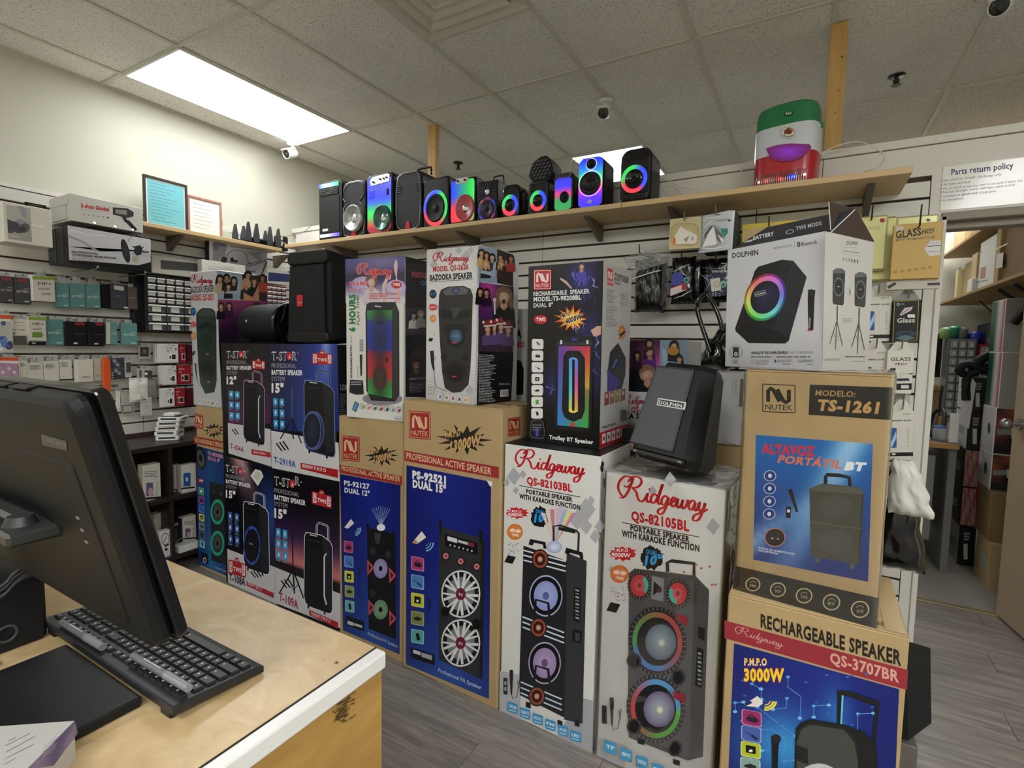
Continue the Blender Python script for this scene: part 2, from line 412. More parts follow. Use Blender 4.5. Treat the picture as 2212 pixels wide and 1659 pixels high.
  # ================================================================ THE ROOM
CEIL=3.073
WALLY=2.95 # face of the slatted partition
LW=-3.85 # face of the slatted panels on the left wall
wall_paint=mat('cream_wall_paint','#c5c4b3',.7,bump=.12,bscale=120,var=.03,vscale=1.5)
part_paint=mat('white_partition_paint','#dbd8cf',.55,bump=.05,bscale=80,var=.02)
slat_m=mat('white_melamine_slat','#d6d4cb',.38,var=.025,vscale=5)
groove_m=mat('brown_groove','#4a3430',.8)
trim_m=mat('grey_door_trim','#8b8377',.5)

def ceiling_mat():
 M=bpy.data.materials.new('fissured_ceiling_tile');M.use_nodes=True;nt=M.node_tree;b=nt.nodes['Principled BSDF']
 g=nt.nodes.new('ShaderNodeNewGeometry')
 n=nt.nodes.new('ShaderNodeTexNoise');n.inputs['Scale'].default_value=110;n.inputs['Detail'].default_value=2;n.inputs['Roughness'].default_value=.6
 n2=nt.nodes.new('ShaderNodeTexNoise');n2.inputs['Scale'].default_value=2.2
 nt.links.new(g.outputs['Position'],n.inputs['Vector']);nt.links.new(g.outputs['Position'],n2.inputs['Vector'])
 r=nt.nodes.new('ShaderNodeValToRGB');r.color_ramp.elements[0].position=.33;r.color_ramp.elements[0].color=lin('#b3b2aa')
 r.color_ramp.elements[1].position=.45;r.color_ramp.elements[1].color=lin('#eae9e3')
 nt.links.new(n.outputs[0],r.inputs[0])
 r2=nt.nodes.new('ShaderNodeMapRange');r2.inputs[1].default_value=.3;r2.inputs[2].default_value=.7;r2.inputs[3].default_value=.93;r2.inputs[4].default_value=1.05
 nt.links.new(n2.outputs[0],r2.inputs[0])
 s_=nt.nodes.new('ShaderNodeVectorMath');s_.operation='SCALE'
 nt.links.new(r.outputs[0],s_.inputs[0]);nt.links.new(r2.outputs[0],s_.inputs['Scale']);nt.links.new(s_.outputs[0],b.inputs['Base Color'])
 bp=nt.nodes.new('ShaderNodeBump');bp.inputs['Strength'].default_value=.5;bp.inputs['Distance'].default_value=.002
 nt.links.new(n.outputs[0],bp.inputs['Height']);nt.links.new(bp.outputs[0],b.inputs['Normal'])
 b.inputs['Roughness'].default_value=.9
 return M
def plank_mat(name,a,b_,c_):
 M=bpy.data.materials.new(name);M.use_nodes=True;nt=M.node_tree;b=nt.nodes['Principled BSDF']
 g=nt.nodes.new('ShaderNodeNewGeometry');oi=nt.nodes.new('ShaderNodeObjectInfo')
 mp=nt.nodes.new('ShaderNodeMapping');mp.inputs['Scale'].default_value=(1.6,16,1)
 nt.links.new(g.outputs['Position'],mp.inputs[0])
 ad=nt.nodes.new('ShaderNodeVectorMath');ad.operation='ADD';cb=nt.nodes.new('ShaderNodeCombineXYZ');ml=nt.nodes.new('ShaderNodeMath');ml.operation='MULTIPLY';ml.inputs[1].default_value=37
 nt.links.new(oi.outputs['Random'],ml.inputs[0]);nt.links.new(ml.outputs[0],cb.inputs[0]);nt.links.new(ml.outputs[0],cb.inputs[2])
 nt.links.new(mp.outputs[0],ad.inputs[0]);nt.links.new(cb.outputs[0],ad.inputs[1])
 n=nt.nodes.new('ShaderNodeTexNoise');n.inputs['Scale'].default_value=2.2;n.inputs['Detail'].default_value=7;n.inputs['Roughness'].default_value=.62;n.inputs['Distortion'].default_value=.6
 nt.links.new(ad.outputs[0],n.inputs['Vector'])
 r=nt.nodes.new('ShaderNodeValToRGB');e=r.color_ramp.elements
 e[0].position=.3;e[0].color=lin(a);e[1].position=.7;e[1].color=lin(c_);k=e.new(.5);k.color=lin(b_)
 nt.links.new(n.outputs[0],r.inputs[0])
 mr=nt.nodes.new('ShaderNodeMapRange');mr.inputs[3].default_value=.88;mr.inputs[4].default_value=1.1
 nt.links.new(oi.outputs['Random'],mr.inputs[0])
 s_=nt.nodes.new('ShaderNodeVectorMath');s_.operation='SCALE'
 nt.links.new(r.outputs[0],s_.inputs[0]);nt.links.new(mr.outputs[0],s_.inputs['Scale']);nt.links.new(s_.outputs[0],b.inputs['Base Color'])
 b.inputs['Roughness'].default_value=.38
 return M
tile_m=ceiling_mat()
plank_m=plank_mat('grey_vinyl_plank','#67625e','#837c76','#9c958d')
bar_m=mat('painted_ceiling_bar','#d0cdc2',.5)

# floor: vinyl planks laid along x up to the threshold, pale carpet behind it
mb=MB();mb.box(-4.0,3.5,-2.9,6.6,-.06,-.006,mat('floor_base','#4d4945',.8))
floor=struct(mb.build('floor'))
pm=MB();pm.box(-.609,.609,-.0895,.0895,-.006,0,plank_m,.0006);pmesh=None
Y=-.60;row=0
while Y<3.88:
 X=-3.29+((row*.43)%1.22)-.61-1.22*(((row*.43)%1.22)>.61)
 while X<3.4:
  vis=X>-4.95 and Y>-.7
  if vis:
   if pmesh is None:o=pm.build('plank',floor);pmesh=o.data
   else:o=bpy.data.objects.new('plank',pmesh);C.objects.link(o);o.parent=floor
   x1=min(X+.609,3.4)
   o.location=(X,Y+.09,0)
  X+=1.22
 Y+=.18;row+=1
mb=MB();mb.box(-4.0,3.5,-2.9,-.60,-.006,-.001,mat('pale_bounce_floor','#a8a198',.5));mb.build('floor_margin',floor)  # unseen floor, made paler to bounce light onto the ceiling
mb=MB();mb.box(-3.9,1.7,3.91,6.45,-.006,.004,mat('grey_back_room_floor','#8f8a83',.6,bump=.2,bscale=200,var=.06,vscale=3));mb.build('back_room_carpet',floor)
mb=MB();mb.box(-3.85,1.7,3.87,3.915,0,.009,mat('brass_threshold','#c2b48c',.3,metal=.7),.003);struct(mb.build('trim_1'))

# ceiling: slab, grid bars and lift-out tiles
GX=[-3.636+.61*i for i in range(-1,12)];GX[0]=-3.9;GX[-1]=3.4
GY=[1.594+1.22*i for i in range(-4,5)];GY[-1]=6.474;GY[0]=-2.9
mb=MB();mb.box(-4.0,3.5,-3.0,6.6,CEIL+.03,CEIL+.10,mat('ceiling_void','#8a877b',.9))
ceiling=struct(mb.build('ceiling'))
gb=MB()
for x in GX:gb.box(x-.012,x+.012,-2.9,6.45,CEIL-.006,CEIL,bar_m)
for y in GY:gb.box(-3.9,3.4,y-.012,y+.012,CEIL-.0055,CEIL+.0005,bar_m)
gb.box(-1.806,-1.196,2.204-.012,2.204+.012,CEIL-.0055,CEIL+.0005,bar_m)
gb.build('grid_bars',ceiling)
lamps=[(-3.636,1.594),(-1.806,4.034)]
unseen_lamps=[(.634,5.254),(2.464,-.846),(1.244,-.846),(1.244,-2.066),(-3.636,-2.066),(-.586,-2.066)]  # unseen fill panels; the first is added to brighten the back room
tmesh={}
def tile(x0,x1,y0,y1):
 k=(round(x1-x0,3),round(y1-y0,3))
 if k not in tmesh:
  t=MB();t.box(-(x1-x0)/2+.004,(x1-x0)/2-.004,-(y1-y0)/2+.004,(y1-y0)/2-.004,0,.014,tile_m);o=t.build('ceiling_tile',ceiling);tmesh[k]=o.data
 else:o=bpy.data.objects.new('ceiling_tile',tmesh[k]);C.objects.link(o);o.parent=ceiling
 o.location=((x0+x1)/2,(y0+y1)/2,CEIL+.0008+random.Random(x0*9+y0).uniform(0,.002))
for i in range(len(GX)-1):
 for j in range(len(GY)-1):
  x0,x1,y0,y1=GX[i],GX[i+1],GY[j],GY[j+1]
  if any(abs(x0-a)<.01 and abs(y0-b)<.01 for a,b in lamps+unseen_lamps):continue
  if abs(x0+1.806)<.01 and abs(y0-1.594)<.01:tile(x0,x1,2.204,y1);continue
  tile(x0,x1,y0,y1)
glows=[mat('light_panel_diffuser_'+n_,'#fcfdff',.5,emit=e_)for n_,e_ in zip(('a','b','c'),LAMP)]
frame_m=mat('white_lamp_frame','#d8d8d2',.4)
for k,(x,y)in enumerate(lamps+unseen_lamps):
 lab='flat ceiling light panel hidden from view over the back room' if k==2 else['bright flat ceiling light panel above the left wall display','bright ceiling light panel glimpsed behind the shelf of party speakers'][k]if k<2 else 'ceiling light panel behind the camera, '+['at the right end','to the right near the room centre','to the right at the rear','at the rear left corner','at the rear middle'][k-3]
 t=thing('ceiling_light',lab,'light',(x+.305,y+.61,CEIL-.006),group=None if k<3 else 'ceiling lights behind the camera')
 f_=MB()
 for a in((-.305,-.29,-.61,.61),(.29,.305,-.61,.61),(-.29,.29,-.61,-.595),(-.29,.29,.595,.61)):f_.box(a[0],a[1],a[2],a[3],-.004,.03,frame_m)
 f_.build('lamp_frame',t)
 MB().box(-.29,.29,-.595,.595,.002,.006,glows[0 if k<2 else(2 if k==2 else 1)]).build('diffuser',t)
 # square air diffuser in the ceiling
t=thing('air_vent','square stepped metal ceiling air vent at the top edge of the view','vent',(-1.501,1.899,CEIL-.006))
vm=mat('painted_vent_metal','#cfccc0',.5)
for i in range(4):
 a,b=.298-.066*i,.298-.066*i-.064;v=MB()
 z0,z1=-.004,.014
 for(sx,sy)in((1,0),(-1,0),(0,1),(0,-1)):
  if sx:v.add([(sx*a,-a,z0),(sx*a,a,z0),(sx*b,b,z1),(sx*b,-b,z1)],[(0,1,2,3)],vm)
  else:v.add([(-a,sy*a,z0),(a,sy*a,z0),(b,sy*b,z1),(-b,sy*b,z1)],[(0,1,2,3)],vm)
 v.build('vent_blade',t)
v=MB();v.box(-.1,.1,-.1,.1,.0,.004,vm,.002);v.box(-.298,.298,-.298,.298,.024,.028,mat('vent_inside','#8b8a84',.8));v.build('vent_plate',t)

# walls
mb=MB();mb.box(-4.05,-3.9,-2.9,6.6,0,CEIL+.03,wall_paint);struct(mb.build('wall_left'))
mb=MB();mb.box(-3.898,-3.86,-1.0,2.97,0,2.335,groove_m);mb.box(-3.898,LW+.002,-1.0,2.97,2.315,2.34,part_paint)
wl=struct(mb.build('wall_left_display'))
smesh={}
def slat(parent,x,y,z,lx,ly,h):
 k=(round(lx,4),round(ly,4),round(h,4))
 if k not in smesh:
  s_=MB();s_.box(-lx/2,lx/2,-ly/2,ly/2,0,h,slat_m,.002);o=s_.build('slat',parent);smesh[k]=o.data
 else:o=bpy.data.objects.new('slat',smesh[k]);C.objects.link(o);o.parent=parent
 o.location=(x,y,z);return o
z=1.934+.0763*4
while z>.8:
 for y0,y1 in((-.99,.52),(.52,1.74),(1.74,2.945)):slat(wl,-3.855,(y0+y1)/2,z+.005,.012,y1-y0-.003,.0763-.011)
 z-=.0763
DX0,DX1,DTOP=.475,1.24,2.085
mb=MB();mb.box(-3.9,DX0,WALLY+.03,WALLY+.13,0,2.44,part_paint);mb.box(DX0,DX1,WALLY+.03,WALLY+.13,DTOP+.03,2.44,part_paint);mb.box(DX1,3.4,WALLY+.03,WALLY+.13,0,2.44,part_paint)
mb.box(-3.9,3.4,WALLY-.005,WALLY+.135,2.425,2.462,part_paint,.003) # top cap
mb.box(.432,DX0,WALLY,WALLY+.03,0,2.42,part_paint);mb.box(DX0,DX1,WALLY,WALLY+.03,DTOP+.03,2.42,part_paint);mb.box(DX1,3.4,WALLY,WALLY+.03,0,2.42,part_paint)
mb.box(-3.85,.01,WALLY,WALLY+.03,2.29,2.42,part_paint);mb.box(.013,.432,WALLY,WALLY+.03,2.29,2.42,part_paint)
mb.box(-3.85,.43,WALLY+.018,WALLY+.03,0,2.288,groove_m)
wb=struct(mb.build('wall_back'))
z=2.033+.0798*3-.0
while z>-.02:
 for x0,x1 in((-3.84,-2.71),(-2.71,-1.49),(-1.49,-.27),(-.27,.43)):slat(wb,(x0+x1)/2,WALLY+.006,max(z-.0798,0)+.005,x1-x0-.003,.012,.0798-.011 if z>.08 else max(z-.011,.02))
 z-=.0798
 # door frame and the open door
mb=MB()
mb.box(DX0-.002,DX0+.02,WALLY-.008,WALLY+.14,0,DTOP+.02,part_paint,.003);mb.box(DX1-.02,DX1+.002,WALLY-.008,WALLY+.14,0,DTOP+.02,part_paint,.003)
mb.box(DX0,DX1,WALLY-.008,WALLY+.14,DTOP-.0,DTOP+.035,trim_m,.003);mb.box(DX0+.02,DX1-.02,WALLY+.04,WALLY+.12,DTOP-.03,DTOP,trim_m,.003)
struct(mb.build('trim_2'))
d0=V((1.155,3.09,0));d1=V((1.015,3.885,0));L=(d1-d0).length
M_=Matrix.Translation(d0)@Matrix.Rotation(math.atan2(d1.y-d0.y,d1.x-d0.x),4,'Z')
door_m=mat('beige_door_paint','#b09f84',.5,var=.05,vscale=3,bump=.05)
mb=MB();mb.box(0,L,-.04,0,.012,2.03,door_m,.002);door=struct(mb.build('door_1'));door.matrix_world=M_;MWX['door_1']=M_
mb=MB();mb.cyl((L-.07,0,1.125),(L-.07,.012,1.125),.033,metal,n=20);mb.cyl((L-.07,.01,1.125),(L-.07,.045,1.125),.012,metal)
mb.lathe([(0,.085),(.02,.084),(.027,.07),(.026,.05),(.014,.04)],metal,T=Matrix.Translation((L-.07,0,1.125)))
mb.build('door_knob',door,'round brushed steel door knob')
mb=MB();mb.box(L-.33,L-.125,.0005,.003,1.38,1.62,wcard,.0005);mb.build('door_notice',door,'white notice sheet on the door')
# remaining shell
mb=MB();mb.box(3.4,3.55,-2.9,6.6,0,CEIL+.03,wall_paint);struct(mb.build('wall_right'))
mb=MB();mb.box(-4.05,3.55,-3.05,-2.9,0,CEIL+.03,wall_paint);struct(mb.build('wall_front'))
mb=MB();mb.box(-4.05,3.55,6.48,6.6,0,CEIL+.03,wall_paint);struct(mb.build('wall_far'))
mb=MB();mb.box(1.68,1.8,WALLY+.14,6.45,0,CEIL+.03,wall_paint);struct(mb.build('wall_back_room'))

for y_,z_,r_ in((1.065,2.633,.008),(1.066,2.655,.004),(1.063,2.56,.003)):
 mb=MB();mb.cyl((-3.9,y_,z_),(-3.896,y_,z_),r_,metald,n=10);mb.build('screw',bpy.data.objects['wall_left'])
 # studs above the partition
pine=mat('pine_stud','#c99f5e',.55,var=.12,vscale=3,stretch=(14,14,1))
for x0,x1,y0,lab in((-2.462,-2.388,3.0,'pine stud rising to the ceiling behind the row of party speakers'),(.008,.082,2.99,'pine stud rising to the ceiling beside the green, white and red speaker')):
 mb=MB();mb.box(x0,x1,y0+.0,y0+.04,2.40,CEIL-.007,pine,.003)
 R=random.Random(3)
 for k in range(4):zz=2.5+.14*k+R.uniform(-.03,.03);xx=R.uniform(x0+.02,x1-.02);mb.cyl((xx,y0+.0003,zz),(xx,y0-.0004,zz),R.uniform(.003,.008),mat('wood_knot','#7a5226',.6),n=10)
 t=solo(mb,'wooden_post',lab,'post')

 # ceiling cameras and sprinklers
def dome_cam(px,py,lab,sc_=1.0,aim=-30):
 p=onZ(px,py,CEIL-.007)
 t=thing('security_camera',lab,'camera',(p.x,p.y,p.z),math.radians(aim))
 MB().lathe([(.0,-.0),(.045,0),(.045,-.012),(.03,-.02),(0,-.02)],white,axis='z',n=20).build('mounting_base',t)
 MB().cyl((0,0,-.015),(0,.0,-.05),.012,white).build('bracket',t)
 h=MB();h.lathe([(0,.055),(.025,.05),(.036,.03),(.038,0),(.038,-.05),(.04,-.052),(.034,-.056),(.034,-.045)],white,n=24);h.box(-.038,.038,-.066,.03,.026,.040,white,.006)
 TT=Matrix.Translation((0,-.015,-.085))@Matrix.Rotation(math.radians(22),4,'X')
 h.build('camera_body',t,T=TT)
 l=MB();l.lathe([(0,-.05),(.02,-.05),(.033,-.047)],blackg,n=20);l.lathe([(.0,-.054),(.012,-.053),(.013,-.049)],greyd,n=16);l.build('lens',t,T=TT)
dome_cam(632,309,'white bullet security camera hanging beside the left light panel',aim=5)
dome_cam(1308,216,'white security camera in the middle of the ceiling above the speaker shelf',aim=10)
dome_cam(2168,-28,'white security camera half cut off at the top right corner',aim=-20)
for px,py,lab in((990,352,'small ceiling sprinkler left of centre above the shelf speakers'),(1937,164,'dark ceiling sprinkler right of the pine stud')):
 p=onZ(px,py,CEIL-.001);t=thing('sprinkler',lab,'sprinkler',(p.x,p.y,p.z))
 MB().lathe([(0,-.004),(.04,-.004),(.042,0)],metald,axis='z',n=20).build('cover_ring',t)
 MB().cyl((0,0,-.002),(0,0,-.05),.01,metald).cyl((.014,0,-.02),(.008,0,-.05),.003,metald,n=6).cyl((-.014,0,-.02),(-.008,0,-.05),.003,metald,n=6).build('sprinkler_body',t)
 MB().cyl((0,0,-.05),(0,0,-.053),.024,metald).build('deflector',t)

 # return policy notice
t=thing('notice_sheet','white parts return policy notice on the wall over the doorway','sign',onY(2115,410,WALLY-.002))
a,b=onY(2030,455,WALLY-.002),onY(2290,330,WALLY-.002)
mb=MB();mb.box(a.x,b.x,WALLY-.003,WALLY-.0005,a.z+.0,b.z,mat('laminated_paper','#e2e0d8',.25,coat=.4));mb.build('sheet',t,T=MWX[t.name].inverted())
A=Art(t,(0,WALLY-.003,0),(1,0,0),(0,-1,0),(1560,180,3.393))
A.text('Parts return policy',(1680,672),(2135,622),42,'#3a3c66',.02)
for i,(x0,y0,x1,tx)in enumerate(((1605,722,2045,'• No refund or Credit - Exchange only'),(1605,752,1815,'• All Sales are final'),(1600,784,2200,'• We do NOT accept any returns on parts if there are'),(1610,808,2150,'Physical damage, water damage, used and/or'),(1610,838,2010,'removed or glued with crazy glue.'),(1592,868,1770,'• No exceptions'))):
 A.text(tx,(x0,y0),(x1,y0-(x1-x0)*.108),16,'#55557a')
A.build('printed_notice')

# ================================================================ CARTONS WITH PRINTED ARTWORK
class Box:
 def __init__(s,name,label,cat,BL,BR,z,h,depth,cm,flaps=True,tape_=True,ch=.004,group=None,flapmat=None,ang=None):
  a,b=V((*BL,0)),V((*BR,0));s.w=(b-a).length;s.h=h;s.d=depth;s.z=z
  s.U=(b-a).normalized();s.D=V((-s.U.y,s.U.x,0));s.A=a
  c=(a+b)/2+s.D*depth/2
  s.t=thing(name,label,cat,(c.x,c.y,z),math.atan2(s.U.y,s.U.x),group)
  w2,d2=s.w/2,depth/2;top=h-.004 if flaps else h
  s.body=MB().box(-w2,w2,-d2,d2,0,top,cm,ch).build('carton_body',s.t)
  if flaps:
   for sg in(-1,1):
    f=MB();y0,y1=(-d2+.001,-.0015)if sg<0 else(.0015,d2-.001)
    f.box(-w2+.002,w2-.002,y0,y1,top,h,flapmat or cm,.0012);f.build('top_flap',s.t)
   if tape_:MB().box(-w2+.001,w2-.001,-.024,.024,h,h+.0006,tape).build('tape_strip',s.t)
 def front(s,view,M=None):return Art(s.t,s.A+V((0,0,s.z)),s.U,-s.D,view,M)
 def side(s,view,M=None):return Art(s.t,s.A+s.U*s.w+V((0,0,s.z)),s.D,s.U,view,M)
 def left(s,view,M=None):return Art(s.t,s.A+s.D*s.d+V((0,0,s.z)),-s.D,-s.U,view,M)
 def top(s,view,M=None):return Art(s.t,s.A+V((0,0,s.z+s.h+.0006)),s.U,(0,0,1),view,M)
Z3=(400,500,4.147);Z4=(400,860,3.317);Z7=(730,520,4.146);Z8=(720,860,2.37)
A1=(1120,540,3.77);A2=(1070,930,2.277);A3=(1270,960,2.374);A4=(1330,440,2.765);A5=(1550,450,4.485);A6=(1560,780,2.766);A7=(1540,1260,4.157)
A8=(1830,430,2.911)
def icon_tile(A,x,y,w_,h_,sl,bg,kind,r=6,edge='#ffffff'):
 A.par(x,y,w_,h_,sl,mix(bg,edge,.5),r);A.par(x+w_*.05,y+h_*.04,w_*.9,h_*.92,sl,bg,r)
 P=lambda u,v:(x+u*w_,y+v*h_+sl*u*w_)
 if kind=='plug':A.poly([P(.2,.55),P(.35,.4),P(.75,.42),P(.85,.6),P(.7,.75),P(.3,.72)],'#26262c');A.line([P(.3,.4),P(.5,.25),P(.7,.4)],w_*.05,'#26262c')
 elif kind=='mic':A.line([P(.2,.4),P(.55,.6)],w_*.05,'#23355f');A.line([P(.5,.55),P(.8,.78)],w_*.14,'#23355f')
 elif kind=='card':A.par(x+w_*.25,y+h_*.28,w_*.5,h_*.5,sl,'#141414',r*.4);A.ell(*P(.5,.55),w_*.1,h_*.1,'#f4f4e8',n=8)
 elif kind=='usb':A.poly([P(.2,.5),P(.5,.35),P(.8,.45),P(.78,.6),P(.45,.68),P(.2,.62)],'#2a2b22')
 elif kind=='remote':A.poly([P(.35,.3),P(.6,.22),P(.72,.7),P(.45,.8)],'#141414')
 elif kind=='wave':
  for k in(.15,.3,.45):A.ring(*P(.35,.65),w_*k,h_*k,.75,'#333',a0=0,a1=90,n=6)
 elif kind=='batt':A.par(x+w_*.32,y+h_*.22,w_*.36,h_*.6,sl,'#5aa83f',r*.3)
 else:A.ell(*P(.5,.5),w_*.22,h_*.22,'#eef4ff',n=10)
def driver(A,cx,cy,rx,ry,cone='#2a2b30',rim='#55575c',glow=None,cap='#0e0e10',rot=0,spokes=0,spokec='#c9c9cc',bg='#111114'):
 A.ell(cx,cy,rx,ry,rim,rot,28);A.ell(cx,cy,rx*.93,ry*.93,bg,rot,28)
 if glow:A.ring(cx,cy,rx*.93,ry*.93,.78,glow,rot)
 A.ell(cx,cy,rx*.72,ry*.72,cone,rot,24,cc=mix(cone,'#ffffff',.28))
 for i in range(spokes):
  a=2*math.pi*i/spokes+.2;c_,s_=math.cos(a),math.sin(a)
  A.line([(cx+rx*.2*c_,cy+ry*.2*s_),(cx+rx*.9*math.cos(a-.12),cy+ry*.9*math.sin(a-.12))],rx*.13,spokec);A.line([(cx+rx*.3*c_,cy+ry*.3*s_),(cx+rx*.92*math.cos(a+.18),cy+ry*.92*math.sin(a+.18))],rx*.09,spokec)
 if spokes:A.ring(cx,cy,rx*1.0,ry*1.0,.93,spokec,rot)
 A.ell(cx,cy,rx*.2,ry*.2,cap,rot,12)
def rainbow(a):
 import colorsys;return colorsys.hsv_to_rgb((a/360)%1,.75,.9)
def handset(A,x,y,s_,col='#1b1b1f'): # phone with notes bursting from it
 A.poly([(x,y+s_*.9),(x+s_*.45,y),(x+s_*1.5,y+s_*.25),(x+s_*1.05,y+s_*1.15)],col)
 R=random.Random(int(x+y))
 for i in range(22):A.ell(x+s_*R.uniform(.5,2.1),y-s_*R.uniform(.1,1.7),s_*.08,s_*.08,R.choice(['#a7808c','#8c8090','#c4a0a8']),n=5)
def corded_mic(A,x,y,h_,sl=0):
 A.poly([(x-h_*.05,y),(x+h_*.06,y),(x+h_*.07,y+h_*.2),(x+h_*.035,y+h_*.85),(x-h_*.015,y+h_*.85),(x-h_*.055,y+h_*.2)],'#26272b')
 A.line([(x+h_*.01,y+h_*.85),(x+h_*.05,y+h_),(x+h_*.2,y+h_*.95),(x+h_*.26,y+h_*.6),(x+h_*.3,y+h_*.35),(x+h_*.22,y+h_*.4),(x+h_*.28,y+h_*.65)],h_*.02,'#26272b')
def dn(pts,dx=0,dy=0):return[(x+dx,y+dy)for x,y in pts]

# ---- brown carton, far left of the row
B=Box('speaker_carton','narrow brown speaker carton at the left end of the floor row','box',(-3.412,1.845),(-3.078,1.832),0,1.0755,.40,kraft,group=None)
A=B.front(Z4)
A.logo(68,105,63,105,.28,'#a3342c','#d9b98a','#c9a26c');A.star(208,232,72,58,12,.55,'#2c2419');A.text('5000W',(165,258),(250,245),36,'#c9a26c',.05)
A.poly([(60,270),(300,315),(302,372),(62,325)],'#a04236');A.text('RECHARGEABLE SPEAKER',(72,312),(290,358),28,'#d9b98a',.02)
A.grid([(78,340),(285,395),(300,1275),(95,1190)],6,12,lambda u,v:mix('#16306c','#2f86b8',max(0,.9-abs(u-.5)*1.6)*(.25+.6*v)))
A.text('TS-98208BL',(162,405),(275,432),24,'#d78f9d',.04);A.text('DUAL 8"',(165,440),(250,462),24,'#d78f9d',.04)
A.ell(115,430,36,85,'#202127',-8);A.ell(112,430,24,60,'#55585f',-8);A.ell(112,430,12,30,'#1a1a1c',-8)
A.poly([(175,595),(285,625),(300,1200),(190,1160)],'#25282c');A.tws(115,592,20,15,sl=.2)
for cy in(815,1040):driver(A,232,cy,50,92,'#2b2f33','#2d9372',glow='#32a888',bg='#17191b')
for cx in(205,258):driver(A,cx,670+(cx-205)*.3,20,34,'#232529','#3b3e42')
for i,(k,c_)in enumerate((('x','#3aa86a'),('plug','#8f3a86'),('mic','#3a6fd0'),('card','#cfd24a'),('usb','#6d8c8c'),('remote','#2a4a52'),('remote','#59b7cc'))):icon_tile(A,97+i*1.5,635+i*63,38,52,.3,c_,k,5)
A.poly([(112,1100),(165,1118),(168,1190),(115,1172)],'#1a1d24');A.ell(142,1160,13,20,'#d8dde4');A.ell(142,1160,8,13,'#1a1d24');A.text('Professional PA Speaker',(215,1215),(300,1250),14,'#bcd0e8')
A.build('printed_artwork')

# ---- T-STAR boxes
bluei='#3fa4dc'
# T-104A (upper left)
def radio_badge(A,x,y,w_,h_,sl):
 A.par(x,y+h_*.22,w_,h_*.78,sl,'#b9262b',w_*.05);A.poly([(x+w_*.3,y+h_*.35+sl*w_*.3),(x+w_*.42,y+sl*w_*.4),(x+w_*.58,y+sl*w_*.6),(x+w_*.7,y+h_*.35+sl*w_*.7)],'#b9262b')
 for u in(.06,.78):
  A.par(x+w_*u,y+h_*.3+sl*w_*u,w_*.17,h_*.6,sl,'#f2eeee',w_*.03);A.ring(x+w_*(u+.085),y+h_*.45+sl*w_*u,w_*.05,h_*.1,.5,'#b9262b');A.ring(x+w_*(u+.085),y+h_*.72+sl*w_*u,w_*.06,h_*.12,.5,'#b9262b')
 A.text('TWS',(x+w_*.28,y+h_*.78+sl*w_*.28),(x+w_*.74,y+h_*.78+sl*w_*.74),h_*.22,'#f6eeee',.03)
 A.ring(x+w_*.5,y+h_*.24+sl*w_*.5,w_*.12,h_*.14,.7,'#f6eeee',a0=30,a1=150,n=8)
 A.ell(x+w_*.5,y+h_*.24+sl*w_*.5,w_*.02,h_*.03,'#fff',n=6)
def heading(A,x,y,k,sl,sz,bw=.012):
# four line heading, k = cap height of the logo
 L=lambda t,yy,x1,hh,c_,b_,xo=0,**kw:A.text(t,(x+xo,y+yy),(x+x1,y+yy+sl*(x1-xo)),hh,c_,b_,**kw)
 for t,a0,a1 in(('T-ST',0,1.92),('R',2.55,3.15)):
  L(t,k,a1*k,k,'#e6e6e8',.03,a0*k,sh=.0);A.k+=1;L(t,k*.93,(a1-.05)*k,k*.86,'#1a1418',-.005,(a0+.05)*k)
 A.ell(x+2.22*k,y+k*.45+sl*2.2*k,k*.34,k*.52,'#c8202a',n=14);A.text('A',(x+2.08*k,y+k*.85+sl*2*k),(x+2.4*k,y+k*.85+sl*2.4*k),k*.6,'#f2e8e8',.0)
 A.ring(x+3.28*k,y+k*.05+sl*3.2*k,k*.08,k*.1,.6,'#ddd',n=8)
 L('PROFESSIONAL',k*1.95,3.05*k,k*.55,'#b9b4be',-.008)
 L('BATTERY SPEAKER',k*2.8,3.85*k,k*.55,'#f4f4f6',.035)
 L('SYSTEM',k*3.6,1.6*k,k*.55,'#b9b4be',-.008)
 L(sz,k*5.0,1.5*k,k*1.05,'#f6f6f8',.05)
def trolley(A,bx,outline='#b9c4d6',body='#15161a',ring_=None,strip=None,side_=.0,lean=0,feet=True):
# bx = (x, ytop, w, h, slope): rounded cabinet with pull handle
 x,y,w_,h_,sl=bx
 P=lambda u,v:(x+u*w_+lean*v*h_,y+v*h_+sl*u*w_)
 A.line([P(.45,.02),P(.45,-.13),P(.52,-.165),P(.80,-.15),P(.86,-.12),P(.86,.05)],w_*.07,outline);A.line([P(.45,.02),P(.45,-.13),P(.52,-.165),P(.80,-.15),P(.86,-.12),P(.86,.05)],w_*.035,body)
 prof=[(.02,.06),(.06,.01),(.12,0),(.62,0),(.72,.02),(.92,.06),(1,.12),(1,.95),(.96,1.0),(.86,1.01),(.2,.97),(.05,.93),(0,.85)]
 A.poly([P(u*1.04-.02,v*1.02-.01)for u,v in prof],outline);A.poly([P(u,v)for u,v in prof],body)
 A.poly([P(.66,.02),P(.92,.065),P(.985,.125),P(.985,.94),P(.7,.98)],mix(body,'#5a6270',.22))
 A.poly([P(.08,.03),P(.6,.03),P(.6,.16),P(.1,.15)],'#0b0b0e');A.line([P(.2,.02),P(.45,.02)],h_*.012,'#dfe3ea')
 for k in range(5):A.ell(*P(.15+.09*k,.09),w_*.02,h_*.012,'#4c5664',n=6)
 if ring_:A.ring(*P(.35,.68),w_*.32,h_*.27,.84,ring_);A.ell(*P(.35,.68),w_*.25,h_*.21,'#1c1e24',cc='#2c2f38')
 if strip:
  A.line([P(.80,.22),P(.72,.27),P(.72,.8),P(.80,.9)],w_*.05,strip)
 if feet:A.par(*P(.12,.95),w_*.06,h_*.05,sl,body);A.par(*P(.7,.99),w_*.06,h_*.05,sl,body)
